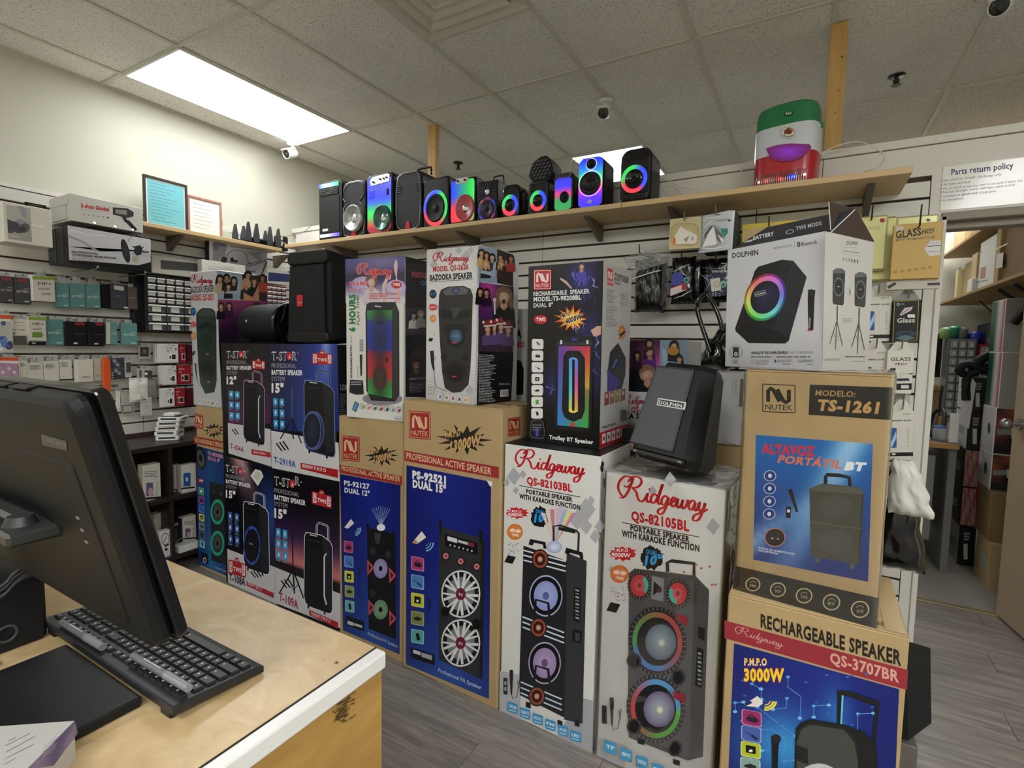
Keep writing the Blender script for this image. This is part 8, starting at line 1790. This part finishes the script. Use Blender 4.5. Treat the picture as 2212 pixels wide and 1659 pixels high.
# black bin bag with a white carrier bag over it, hanging by the doorway
t=bag('bin_bag','big black bin bag bulging out right of the film wrapped carton',(1885,1020,2020,1252),2.42,.20,shinyb,seed=21,amp=.022,hooks=False,top_pinch=.62,skew=-.13,cat='bag',fr=.45)
t2=bag('carrier_bag','white plastic carrier bag draped over the top of the black bin bag',(1925,1000,2026,1120),2.33,.06,mat('white_bag','#d8d8d0',.35,spec=.4),seed=27,amp=.016,hooks=False,top_pinch=.55,skew=-.25,cat='bag',fr=.6)
x_=onY(1950,1000,2.5).x;zb_=onY(1950,1010,2.5).z
hookx(t2,x_,zb_,2.42,metald);hookx(t,x_-.05,zb_-.02,2.38,metald)

# ================================================================ BACK ROOM THROUGH THE DOORWAY
BV=(1980,440,5.53)
t=thing('wall_shelving','two plywood shelves along the right wall of the back room','shelf',(1.36,5.2,1.97));iv=MWX[t.name].inverted()
ply=mat('plywood_shelf','#a98a58',.6,var=.06)
for z in(1.985,2.43):MB().box(1.05,1.678,3.98,6.40,z-.02,z,ply,.001).build('shelf_board',t,T=iv)
for y in(4.1,5.2,6.3):MB().box(1.6,1.676,y-.01,y+.01,1.8,1.965,metald).build('bracket',t,T=iv)
def rbox(name,label,cat,y0,y1,z0,z1,M,x0=1.10,x1=1.5,draw=None,view=BV,grp=None,side=None):
 t=thing(name,label,cat,((x0+x1)/2,(y0+y1)/2,z0),0,grp);iv=MWX[t.name].inverted();MB().box(x0,x1,y0,y1,z0,z1,M,.004).build('carton_body',t,T=iv)
 if draw:A=Art(t,(x0,0,0),(0,-1,0),(-1,0,0),view);draw(A);A.build('printed_face')
 if side:A=Art(t,(0,y0,0),(1,0,0),(0,-1,0),view);side(A);A.build('printed_end')
 return t
def ry(px,X=1.1,py=700):return onX(px,py,X).y
Zs=1.9855
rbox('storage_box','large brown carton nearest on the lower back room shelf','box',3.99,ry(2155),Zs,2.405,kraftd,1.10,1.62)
rbox('storage_box','taped brown carton with a white label on the back room shelf','box',ry(2155)+.01,ry(2147)+.02,Zs,2.38,kraft,1.08,1.5,lambda A:(A.poly([(960,600),(1040,580),(1025,760),(945,775)],'#cfcdc4'),A.line([(935,550),(1090,475)],16,'#d8cfa8')),BV)
rbox('storage_box','white printer style box on the back room shelf','box',ry(2143),ry(2108),Zs,Zs+.36,wcard,1.09,1.4,lambda A:(A.poly([(765,770),(835,745),(820,885),(760,900)],'#a88070'),A.text('HP',(735,610),(790,590),24,'#b88a90',.02),A.poly([(700,935),(850,905),(850,920),(700,950)],'#8a8a90')),BV)
rbox('storage_box','narrow tan box beside the white box on the back room shelf','box',ry(2106),ry(2095),Zs,Zs+.30,kraftl,1.08,1.3)
rbox('storage_box','square brown book like carton farther along the back room shelf','box',ry(2088),ry(2062),Zs,Zs+.30,kraft,1.14,1.4,lambda A:(A.par(505,760,26,75,0,'#7a6238'),A.par(470,930,45,65,0,'#7a6238')),BV)
rbox('storage_box','cream spined folder box at the far end of the back room shelf','box',ry(2060),ry(2056),Zs,Zs+.26,mat('cream_box','#d6cc9c',.5),1.10,1.36)
rbox('storage_box','pale box on the upper back room shelf','box',5.9,6.3,2.4305,2.68,kraftl,1.12,1.5)
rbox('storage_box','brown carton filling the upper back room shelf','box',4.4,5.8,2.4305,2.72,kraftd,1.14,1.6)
rbox('storage_jar','small white jar standing at the shelf edge','jar',ry(2094,1.07)-.02,ry(2086,1.07),Zs,Zs+.10,white,1.06,1.12)
t=thing('wall_rack','black rack with cables hanging under the back room shelf','rack',(1.2,5.0,1.80));mb=MB()
for k in range(3):mb=MB();mb.tube([(-.1,-.9+.3*k,.14),(.12,-.5+.35*k,.10),(.3,.2+.2*k,.04)],.012,black,n=6);mb.build('rack_bar',t)
MB().tube(catmull([(-.05,.4,.12),(.0,.1,-.05),(.0,-.1,-.3),(-.05,.2,-.45)],5),.008,cable_k).build('hanging_cable',t)
# desk and its clutter
t=thing('work_desk','wooden repair desk covered with tools in the back room','desk',(.62,4.8,.0));iv=MWX[t.name].inverted();DZ=.90
MB().box(.2,.905,4.42,5.1,DZ-.035,DZ,mat('oak_desk','#a9804c',.5,var=.08),.003).build('desk_top',t,T=iv)
for x in(.24,.88):MB().box(x-.02,x+.02,4.46,5.16,0,DZ-.035,mat('grey_steel_leg','#6a6a68',.4)).build('leg',t,T=iv)
MB().box(.66,.80,4.5,5.1,.2,.8,mat('grey_pedestal','#7a7a78',.4),.004).build('pedestal',t,T=iv)
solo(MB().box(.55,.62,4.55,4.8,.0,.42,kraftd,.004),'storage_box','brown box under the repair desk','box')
mat_d=mat('grey_desk_mat','#5c5c5a',.5);solo(MB().box(.3,.89,4.46,5.0,DZ,DZ+.004,mat_d,.001),'desk_mat','grey mat on the repair desk','mat')
jar=thing('plastic_jar','clear jar with a blue lid at the front of the repair desk','jar',(.82,4.56,DZ+.004));MB().lathe([(0,0),(.038,0),(.04,.01),(.04,.07),(.03,.085)],mat('clear_jar','#c8ccd0',.1,alpha=.45),axis='z').build('jar_body',jar);MB().lathe([(.032,.084),(.034,.10),(0,.10)],mat('blue_lid','#3c62a8',.4),axis='z').build('lid',jar)
def small(mb,n,l,c):return solo(mb,n,l,c)
T_=Matrix.Translation
small(MB().tube([(.70,4.50,DZ+.014),(.76,4.49,DZ+.014)],.010,mat('yellow_tool','#d8b020',.4)),'screwdriver','yellow tool handle at the desk front','tool')
small(MB().tube(catmull([(.66,4.72,DZ+.03),(.74,4.68,DZ+.05),(.84,4.7,DZ+.04)],3),.022,mat('green_tool','#4c9a30',.4),flat=.5),'cable_coil','bright green coil on the repair desk','cable')
small(MB().box(.50,.86,4.80,5.02,DZ+.004,DZ+.10,mat('blue_mat','#1d4a74',.5),.03),'blue_toolbox','blue case at the back of the repair desk','case')
for i,(x,y,s_,c_,l)in enumerate(((.70,4.62,.03,'#c8c8c4','white cap bottle'),(.76,4.66,.022,'#e0e0dc','slim white bottle'),(.80,4.6,.03,'#2c2c30','black tape roll'),(.78,4.74,.035,'#4a4a50','dark microscope foot'),(.72,4.52,.02,'#8a8a88','grey tweezer case'))):
 small(MB().lathe([(0,0),(s_,0),(s_,s_*2),(s_*.5,s_*2.6),(s_*.4,s_*3.2),(0,s_*3.2)],mat('clutter_'+str(i),c_,.4),axis='z',T=T_((x,y,DZ+.005)),n=12),'desk_bottle',l+' on the repair desk','bottle')
small(MB().tube(catmull([(.80,4.78,DZ+.02),(.82,4.8,DZ+.16),(.86,4.72,DZ+.2),(.85,4.6,DZ+.10)],4),.012,black),'gooseneck','black gooseneck on the repair desk','tool')
t=solo(MB().box(.855,.90,4.46,4.5,DZ+.005,DZ+.20,mat('white_carton_p','#cfd0cc',.4),.002),'white_carton','tall white carton standing beside the box stacks','box')
# monitors and drawers at the back
t=thing('monitor','black monitor on a shelf behind the repair desk','monitor',(.72,5.4,1.2505));MB().box(-.30,.22,-.02,.02,.06,.42,blackg,.004).build('screen',t);MB().box(-.05,.05,-.02,.06,0,.12,black,.004).build('stand',t)
solo(MB().box(.3,.93,5.25,5.65,1.21,1.25,ply,.002).box(.3,.34,5.3,5.6,0,1.21,ply).box(.89,.93,5.3,5.6,0,1.21,ply),'side_table','narrow wooden stand carrying the back room monitor','table')
def binrack(name,label,x0,x1,y,z0,z1,nc,nr,M,cat='drawer cabinet'):
 t=thing(name,label,cat,((x0+x1)/2,y+.1,z0));iv=MWX[t.name].inverted();MB().box(x0,x1,y,y+.18,z0,z1,M,.003).build('cabinet_shell',t,T=iv);w_,h_=(x1-x0-.02)/nc,(z1-z0-.02)/nr
 for j in range(nr):
  for i in range(nc):
   a,b=x0+.01+w_*i,z0+.01+h_*j;MB().box(a+.004,a+w_-.004,y-.012,y-.001,b+.006,b+h_-.006,mat('clear_bin','#a9aaa8',.3),.002).build('drawer',t,T=iv);o=MB().box(a+w_*.35,a+w_*.65,y-.016,y-.012,b+h_*.25,b+h_*.7,wcard).build('drawer_label',t,T=iv)
 return t
binrack('drawer_cabinet','grey small parts drawer cabinet in the back room',.945,1.118,5.2,1.0,1.62,3,9,mat('grey_cabinet','#6f7070',.4))
solo(MB().box(.935,1.34,5.18,5.40,.97,.999,ply).box(.935,.96,5.2,5.38,.0,.97,ply).box(1.31,1.34,5.2,5.38,0,.97,ply),'drawer_stand','wooden stand below the back room drawer cabinets','table')
binrack('drawer_cabinet','red small parts drawer cabinet in the back room',1.125,1.32,5.2,1.0,1.58,2,8,mat('red_cabinet2','#b02030',.4))
for px,py,s_,c_,l in((2045,715,.045,'#8ab06a','green'),(2062,708,.05,'#1d7a5c','dark green'),(2075,712,.045,'#8f8f88','grey'),(2085,706,.02,'#c85a34','orange topped'),(2110,725,.05,'#2434a8','blue'),(2140,735,.03,'#b8b0a8','clear')):
 p=onY(px,py,5.28);small(MB().lathe([(0,0),(s_,0),(s_*1.1,s_*1.6),(s_*.5,s_*2),(0,s_*2)],mat('box_'+l,c_,.4),axis='z',T=T_((p.x,5.28,1.6215 if p.x<1.11 else 1.5815)),n=10),'tub',l+' tub on top of the back room drawer cabinets','tub')
solo(MB().box(1.36,1.66,5.75,6.40,.0,1.78,mat('navy_curtain','#101a2c',.6),.01),'tall_cabinet','tall dark blue cabinet behind the red drawers','cabinet')
# stacks of speaker cartons on the right of the back room
PV=(1960,780,3.19)
gs='speaker cartons stacked in the back room'
st=[(0,.28,bcard,'lowest',4.70),(.281,.56,bcard,'second',4.73),(.561,.83,bcard,'third',4.74),(.831,1.10,bcard,'fourth',4.72),(1.101,1.34,bcard,'topmost',4.72)]
for i,(z0,z1,M,nm,y0)in enumerate(st):
 t=rbox('speaker_carton',nm+' dark ended carton in the left back room stack','box',y0,y0+.36,z0,z1,M,1.0,1.09,grp=gs)
 A=Art(t,(1.0,0,0),(0,-1,0),(-1,0,0),PV);c=[PX((1.0,y,z))for y,z in((y0+.35,z1-.004),(y0+.003,z1-.004),(y0+.003,z0+.004),(y0+.35,z0+.004))];c=[((a-1960)*3.19,(b-780)*3.19)for a,b in c]
 A.poly(c,'#c9cccd' if i not in(1,2)else '#131316');cx,cy=sum(p[0]for p in c)/4,sum(p[1]for p in c)/4;A.micro(cx-22,cy-25,45,5,11,6,'#55575c' if i not in(1,2)else '#c8c8cc',.5);A.build('printed_face')
 A=Art(t,(0,y0,0),(1,0,0),(0,-1,0),PV);c=[PX((x,y0,z))for x,z in((1.004,z1-.004),(1.088,z1-.004),(1.088,z0+.004),(1.004,z0+.004))];c=[((a-1960)*3.19,(b-780)*3.19)for a,b in c];x_,y_,w_,h_=c[0][0],c[0][1],c[1][0]-c[0][0],c[3][1]-c[0][1]
 if i in(1,2):A.grid(c,5,5,lambda u,v:mix('#8a3c34','#c8b8b0',(math.sin(u*11+v*7)+1)/2*.8));A.par(x_+w_*.85,y_,w_*.14,h_,0,'#8c2030')
 else:A.par(x_+w_*.18,y_+h_*.45,w_*.26,h_*.42,0,'#c8c8c4');A.micro(x_+w_*.2,y_+h_*.15,w_*.4,3,h_*.08,h_*.05,'#9a9a9c')
 A.build('printed_end')
st2=[(0,.30,kraft,'lowest brown',4.30),(.301,.62,kraftd,'open brown',4.36),(.621,.86,wcard,'white and photo printed',4.42),(.861,1.16,wcard,'upper photo printed',4.42),(1.161,1.52,wcard,'green, white and red',4.40),(1.521,1.86,wcard,'topmost green, white and red',4.42)]
for i,(z0,z1,M,nm,y0)in enumerate(st2):
 X0=1.068;t=rbox('speaker_carton',nm+' carton in the right back room stack','box',y0,y0+.28,z0,z1,M,X0,1.45,grp=gs)
 if i<2:
  if i==0:A=Art(t,(X0,0,0),(0,-1,0),(-1,0,0),PV);A.poly([(500,1310),(552,1340),(548,1460),(498,1420)],'#a8a69a');A.build('printed_face')
  continue
 A=Art(t,(X0,0,0),(0,-1,0),(-1,0,0),PV);c=[PX((X0,y,z))for y,z in((y0+.275,z1-.004),(y0+.004,z1-.004),(y0+.004,z0+.004),(y0+.275,z0+.004))];c=[((a-1960)*3.19,(b-780)*3.19)for a,b in c]
 if i>=4:
  A.grid(c,3,2,lambda u,v:'#1c4a38' if u<.34 else('#d0d0cc' if u<.67 else '#b42430'));
 else:A.poly(c,'#c4c2c0');cx,cy=sum(p[0]for p in c)/4,sum(p[1]for p in c)/4;A.ell(cx+8,cy,10,42,'#3a3a40')
 A.build('printed_face')
 A=Art(t,(0,y0,0),(1,0,0),(0,-1,0),PV);c=[PX((x,y0,z))for x,z in((X0+.005,z1-.004),(1.49,z1-.004),(1.49,z0+.004),(X0+.005,z0+.004))];c=[((a-1960)*3.19,(b-780)*3.19)for a,b in c];x_,y_,w_,h_=c[0][0],c[0][1],c[1][0]-c[0][0],c[3][1]-c[0][1]
 if i>=4:A.poly(c,'#a9a8a4');A.text('PORTABLE SPEAKER',(x_+w_*.22,y_+h_*.85),(x_+w_*.25,y_+h_*.2),w_*.06,'#3a3a3a',.04,up=(-1,0));A.micro(x_+w_*.3,y_+h_*.3,w_*.06,6,h_*.08,h_*.03,'#777')
 else:A.grid(c,6,6,lambda u,v:mix('#2a2024','#a8583c',max(0,math.sin(u*10+v*4))));A.par(x_,y_+h_*.45,w_*.35,h_*.14,0,'#8a8f88');A.par(x_+w_*.15,y_+h_*.42,w_*.05,h_*.25,0,'#c8c8c8')
 A.build('printed_end')
 # black hoses draped over the left stack
mb=MB()
for k,pts in enumerate((((1.0,4.72,1.36),(1.02,4.70,1.45),(1.10,4.72,1.50),(1.18,4.76,1.44),(1.12,4.8,1.37)),((.975,4.70,1.18),(.97,4.70,1.34),(1.04,4.69,1.40),(1.16,4.70,1.43),(1.2,4.74,1.37)),((.95,4.70,1.36),(.92,4.69,1.39),(.95,4.69,1.43),(1.02,4.68,1.42),(1.1,4.7,1.37)))):mb.tube(catmull(pts,5),.026 if k else .034,blackm,n=8)
solo(mb,'tripod_bag','black straps and rolled bag thrown over the left carton stack','bag')['kind']='stuff'
p0,p1=onY(2085,980,4.3),0
solo(MB().tube(catmull([(1.10,4.36,1.70),(1.14,4.33,1.78),(1.22,4.30,1.90),(1.32,4.28,1.98)],4),.026,black),'black_hose','black hose leaning on the topmost green, white and red carton','hose')
solo(MB().add([(.93,4.68,1.02),(1.0,4.69,.98),(1.02,4.70,1.30),(.985,4.70,1.36),(.93,4.681,1.02),(1.0,4.691,.98),(1.02,4.701,1.30),(.985,4.701,1.36)],[(0,1,2,3),(7,6,5,4),(0,4,5,1),(2,6,7,3)],wcard),'paper_sheet','white paper hanging beside the left carton stack','paper')

# ================================================================ COUNTER AND WHAT IS ON IT
KZ=.95
def counter_mat(name,a,b_,c_,st,sc_,rough=.4,dist=1.0):
 M=bpy.data.materials.new(name);M.use_nodes=True;nt=M.node_tree;b=nt.nodes['Principled BSDF']
 g=nt.nodes.new('ShaderNodeNewGeometry');mp=nt.nodes.new('ShaderNodeMapping');mp.inputs['Scale'].default_value=st;nt.links.new(g.outputs['Position'],mp.inputs[0])
 n=nt.nodes.new('ShaderNodeTexNoise');n.inputs['Scale'].default_value=sc_;n.inputs['Detail'].default_value=6;n.inputs['Roughness'].default_value=.6;n.inputs['Distortion'].default_value=dist;nt.links.new(mp.outputs[0],n.inputs['Vector'])
 r=nt.nodes.new('ShaderNodeValToRGB');e=r.color_ramp.elements;e[0].position=.3;e[0].color=lin(a);e[1].position=.72;e[1].color=lin(c_);k=e.new(.52);k.color=lin(b_);nt.links.new(n.outputs[0],r.inputs[0]);nt.links.new(r.outputs[0],b.inputs['Base Color'])
 b.inputs['Roughness'].default_value=rough;return M
top_m=counter_mat('tan_laminate_top','#b99b6c','#c8ad7e','#d6bf96',(1,1.3,1),11,.33)
end_m=counter_mat('yellow_wood_end_panel','#a07a3c','#b28c4a','#c2a05c',(2,.9,5),3.2,.45,.4)
t=thing('shop_counter','tan topped wooden shop counter with a white edge strip','counter',(-1.4,.2,0));iv=MWX[t.name].inverted()
MB().box(-2.9,-.651,-.5,.658,KZ-.03,KZ,top_m,.0015).build('counter_top',t,T=iv)
mb=MB();mb.prism([(x,z)for x,z in rrect(.024,.030,.003,2,-.639,KZ-.0155)],-.5,.660,mat('white_edge_strip','#e6e6e2',.3),ch=.004);mb.build('edge_strip',t,'white plastic edge strip',T=iv)
MB().box(-.652,-.6505,-.5,.658,KZ-.028,KZ+.0006,mat('dark_seam','#2c2018',.6)).build('seam',t,T=iv)
MB().box(-.672,-.634,-.5,.655,0,KZ-.032,end_m,.001).build('end_panel',t,T=iv)
MB().box(-2.9,-.672,.62,.652,0,KZ-.031,end_m,.001).build('front_panel',t,T=iv)
A=Art(t,(-.634,0,0),(0,1,0),(1,0,0),(400,1180,3.464))
R=random.Random(9)
for i in range(150):
 y=R.uniform(1010,1320);k=(y-1010)/310;x=1160+(k-.5)*-40+R.gauss(0,38)*(.5+.5*math.sin(k*3.1));L=R.uniform(14,50)
 A.line([(x,y),(x+L*.6,y-L*.45),(x+L,y-L*.6)],[2,R.uniform(5,15),2],R.choice(['#5c4a2a','#4c3c22','#6a5630','#57451f']))
A.build('glue_stain','dark glue stain')
A=Art(t,(0,0,KZ),(1,0,0),(0,0,1),(400,1180,3.464))
A.poly([(1115,872),(1130,862),(1150,868),(1145,880),(1122,882)],'#6a5a50');A.line([(1030,855),(1035,845)],4,'#8a7a5a');A.ell(1136,868,8,5,'#2c2c38',n=8);A.build('scuff_mark')

# keyboard
KX0,KX1,KY0,KY1=-1.213,-.756,.366,.507
t=thing('keyboard','black full size keyboard with white key legends on the counter','keyboard',((KX0+KX1)/2,(KY0+KY1)/2,KZ+.001));iv=MWX[t.name].inverted()
zr,zf=KZ+.026,KZ+.012 # rear edge is propped up on feet
def kz(y):return zr+(zf-zr)*(y-KY0)/(KY1-KY0)
mb=MB();vs=[(x,y,kz(y)+dz)for dz in(-.010,0)for x,y in((KX0,KY0),(KX1,KY0),(KX1,KY1),(KX0,KY1))];vs+=[(x,y,kz(y)+.0015)for x,y in((KX0+.004,KY0+.003),(KX1-.004,KY0+.003),(KX1-.004,KY1-.012),(KX0+.004,KY1-.012))]
mb.add(vs,[(3,2,1,0),(0,1,5,4),(1,2,6,5),(2,3,7,6),(3,0,4,7),(4,5,9,8),(5,6,10,9),(6,7,11,10),(7,4,8,11),(8,9,10,11)],mat('keyboard_shell','#232427',.45));mb.build('keyboard_case',t,T=iv)
for x in(KX0+.03,KX1-.03):MB().box(x-.014,x+.014,KY0+.004,KY0+.012,KZ+.0003,kz(KY0)-.008,black,.002).build('folding_foot',t,T=iv)
key_m=mat('key_cap','#1b1c1f',.4);sl=(zf-zr)/(KY1-KY0);kcache={}
key_rows=[(.030,[(.012,1.5),(.040,1)]+[(.062+.019*i+(.008 if i>3 else 0)+(.008 if i>7 else 0),1)for i in range(12)],.012),
(.050,[(.012+.019*i,1)for i in range(13)]+[(.259,2)],.016),(.069,[(.012,1.5)]+[(.0405+.019*i,1)for i in range(12)]+[(.2685,1.5)],.016),(.088,[(.012,1.8)]+[(.0462+.019*i,1)for i in range(11)]+[(.2552,2.2)],.016),
(.107,[(.012,2.3)]+[(.0557+.019*i,1)for i in range(10)]+[(.2457,2.7)],.016),(.126,[(.012,1.2),(.035,1),(.055,1.2),(.079,6),(.195,1.2),(.219,1),(.239,1),(.260,1.7)],.016)]
for ri,(dy,ks,kh)in enumerate(key_rows):
 extra=[(.305+.019*i,1)for i in range(3)]if ri not in(3,)else[]
 extra+=[(.370+.019*i,1)for i in range(4)]
 for dx,kw in ks+extra:
 # the user sits on the far side: key columns run from right to left seen from the room
  wk=.019*kw-.0035;x1_=KX1-dx;x0_=x1_-wk;y0_=KY0+dy-.014;y1_=y0_+kh-.001
  if x0_<KX0+.005 or y1_>KY1-.004:continue
  k=(round(wk,4),round(kh,4))
  if k not in kcache:
   m_=MB();m_.add([(-wk/2,-kh/2,0),(wk/2,-kh/2,0),(wk/2,kh/2,0),(-wk/2,kh/2,0),(-wk/2+.0015,-kh/2+.0012,.004),(wk/2-.0015,-kh/2+.0012,.004),(wk/2-.0015,kh/2-.0018,.004),(-wk/2+.0015,kh/2-.0018,.004)],[(4,5,6,7),(0,1,5,4),(1,2,6,5),(2,3,7,6),(3,0,4,7)],key_m)
   lx=-wk/2+.005;m_.add([(lx,-.001,.00415),(lx+.003,-.001,.00415),(lx+.003,.0022,.00415),(lx,.0022,.00415)],[(0,1,2,3)],mat('key_legend','#d8d8d8',.5));o=m_.build('key',t);kcache[k]=o.data
  else:o=bpy.data.objects.new('key',kcache[k]);C.objects.link(o);o.parent=t
  c_=V(((x0_+x1_)/2,(y0_+y1_)/2,kz((y0_+y1_)/2)+.0016));o.location=iv@c_;o.rotation_euler=(math.atan(sl),0,0)
A=Art(t,(0,KY0,kz(KY0)+.0018),(1,0,0),(0,-sl,1),(0,1180,3.463));A.text('Lenovo',(452,548),(540,580),9,'#8a8c90',.02,up=(.3,-1));A.build('maker_lettering')

def pen(name,label,a,b,parent=None):
 a,b=V(a),V(b);d=(b-a);t=thing(name,label,'pen',tuple((a+b)/2));iv=MWX[t.name].inverted();c=mat('grey_pen_barrel','#6a6b70',.4)
 MB().cyl(a,a+d*.62,.0052,c,r1=.0058,n=14).build('barrel',t,T=iv);MB().cyl(a+d*.62,b,.0066,mat('grey_pen_cap','#85868b',.35),r1=.0060,n=14).build('cap',t,T=iv)
 mb=MB();p=a+d*.3+V((0,0,.0058));w_=d.normalized()
 for k in range(7):q=p+w_*(.007*k-.01);mb.box(q.x-.0022,q.x+.0022,q.y-.001,q.y+.001,q.z-.0001,q.z+.0002,wcard)
 o=mb.build('pen_lettering',t,'white pen lettering',T=iv);o['kind']='stuff';return t
za=kz(.38)+.0095
a,b=onZ(133,1344,za),onZ(222,1398,za);pen('marker_pen','grey capped pen lying across the left part of the keyboard',a,b)
a,b=onZ(287,1416,za+.003),onZ(408,1487,za+.003);pen('marker_pen','grey capped pen lying across the number keys near the keyboard front',a,b)
# black slab under the keyboard edge
t=solo(MB().box(-1.095,-.836,.10,.364,KZ+.0003,KZ+.017,mat('black_slab','#141518',.4,spec=.3),.003),'closed_laptop','closed thin black laptop lying beside the keyboard','laptop')
MB().lathe([(.022,.0001),(.0215,.0004),(.0205,.0004),(.020,.0001)],greyd,axis='z',T=Matrix.Translation((.03,-.04,.0167))).build('round_emblem',t)

# all in one computer seen from behind
MX0,MX1=-1.34,-.70;bo,to=V((0,.365,1.103)),V((0,.286,1.434))
upv=(to-bo).normalized();nv=V((0,-upv.z,upv.y));H_=(to-bo).length+.01
t=thing('computer','black all in one computer seen from behind on the counter','computer',((MX0+MX1)/2,bo.y,KZ));iv=MWX[t.name].inverted()
R3=Matrix((V((1,0,0)),-nv,upv)).transposed().to_4x4();R3.translation=V(((MX0+MX1)/2,bo.y,bo.z))+nv*.044;W_=MX1-MX0
mk=mat('computer_shell','#0b0c0d',.55,spec=.3,bump=.12,bscale=700)
mb=MB();mb.prism(rrect(W_-.004,H_-.004,.02,5,0,H_/2),.002,.034,mk,ch=.013,T=R3);mb.build('rear_shell',t,T=iv)
mb=MB();mb.prism(rrect(W_,H_,.014,5,0,H_/2),.028,.044,blackg,ch=.003,T=R3);mb.build('screen_bezel',t,T=iv)
mb=MB();mb.prism(rrect(.15,H_*.66,.008,4,W_/2-.125,H_*.42),.0005,.006,mk,ch=.0015,T=R3);mb.build('access_panel',t,T=iv)
for k in range(3):MB().box(W_/2-.095,W_/2-.088,-.0005,.002,H_*(.52-.05*k),H_*(.53-.05*k),greym,T=R3).build('port',t,T=iv)
for k in range(6):MB().box(-.22+.07*k,-.165+.07*k,.008,.020,H_-.0015,H_+.0006,bcard,T=R3).build('vent_slot',t,T=iv)
A=Art(t,R3@V((0,.0018,0)),(1,0,0),nv,(0,740,3.318))
A.poly([(296,655),(478,705),(482,775),(305,735)],'#3f4042');A.text('ThinkCentre',(300,700),(478,752),40,'#5c5d60',.03)
A.build('worn_lettering','worn silver lettering')
# stand: foot plate, post and the bracket on the rear shell
bk=mat('grey_mount_arm','#2b2c2b',.45);p=onY(74,1158,.262)
MB().box(-1.30,-1.14,.20,.29,KZ+.0003,KZ+.012,black,.004).build('stand_foot',t,T=iv)
MB().box(-1.22,-1.16,.235,.262,KZ+.012,p.z-.005,black,.006).build('stand_post',t,T=iv)
MB().box(-1.27,p.x,.235,.300,p.z-.01,p.z+.008,bk,.004).build('mount_bracket',t,T=iv);MB().cyl((p.x-.045,.262,p.z+.006),(p.x-.045,.262,p.z+.02),.020,bk,r1=.014).build('hinge_boss',t,T=iv);MB().box(-1.27,p.x-.05,.25,.275,p.z+.010,p.z+.022,bk,.005).build('hinge_arm',t,T=iv)
# cash printer with cables, at the left edge
t=thing('receipt_printer','black receipt printer with cables at the left edge of the counter','printer',(-1.39,.33,KZ+.0003));iv=MWX[t.name].inverted()
zt=onX(102,1228,-1.18).z;MB().box(-1.60,-1.18,.292,.366,KZ+.0003,zt-.01,blackm,.006).build('printer_body',t,T=iv)
MB().lathe([(.016,-.001),(.015,-.0025),(.012,-.0025),(.011,-.001)],greyd,T=Matrix.Translation((-1.1785,.310,KZ+.035))@Matrix.Rotation(math.radians(90),4,'Z')).build('round_badge',t,T=iv)
for k in range(3):
 P_=[onX(x,y+14*k-(6 if k else 0),-1.165)for x,y in((-10,1275),(15,1258),(30,1240),(60,1222),(85,1215))];MB().tube(catmull(P_,4),.0035,mat('dull_cable','#2a2a2b',.5)).build('cable',t,T=iv)
 # white and violet leaflet box in the corner
zt2=KZ+.055
P_=[onZ(x,y,zt2)for x,y in((-60,1556),(160,1557),(45,1675))]
a_,b_=P_[1],P_[2];dr=(b_-a_).normalized();nrm=V((-dr.y,dr.x,0));nrm=-nrm if nrm.x>0 else nrm
L=.30;q=[a_,a_+dr*.22,a_+dr*.22+nrm*.16,a_+nrm*.16]
t=thing('leaflet_box','white box with a violet printed side in the bottom left corner','box',(sum(p.x for p in q)/4,sum(p.y for p in q)/4,KZ+.0003));iv=MWX[t.name].inverted()
vs=[(p.x,p.y,KZ+.0003)for p in q]+[(p.x,p.y,zt2)for p in q]
MB().add(vs,[(3,2,1,0),(4,5,6,7),(0,1,5,4),(1,2,6,5),(2,3,7,6),(3,0,4,7)],mat('soft_white_card','#b9b7b2',.5)).build('carton_body',t,T=iv)
A=Art(t,q[0],dr,-nrm if True else nrm,(0,1180,3.463),PRINTG)
A.grid([(185,1680),(558,1308),(580,1400),(400,1640)],6,4,lambda u,v:mix('#4a4478','#8a7f9c',.5+.5*math.sin(u*6+v*4)));A.micro(320,1500,110,5,18,5,'#b0a8c0',-.8);A.build('printed_side')
A=Art(t,(0,0,zt2),(1,0,0),(0,0,1),(0,1180,3.463))
for x0,y0,x1,y1 in((40,1495,225,1400),(40,1545,270,1418),(40,1590,255,1482),(30,1635,120,1585),(60,1460,120,1430)):A.line([(x0,y0),(x1,y1)],3,'#55544f')
A.build('printed_top')
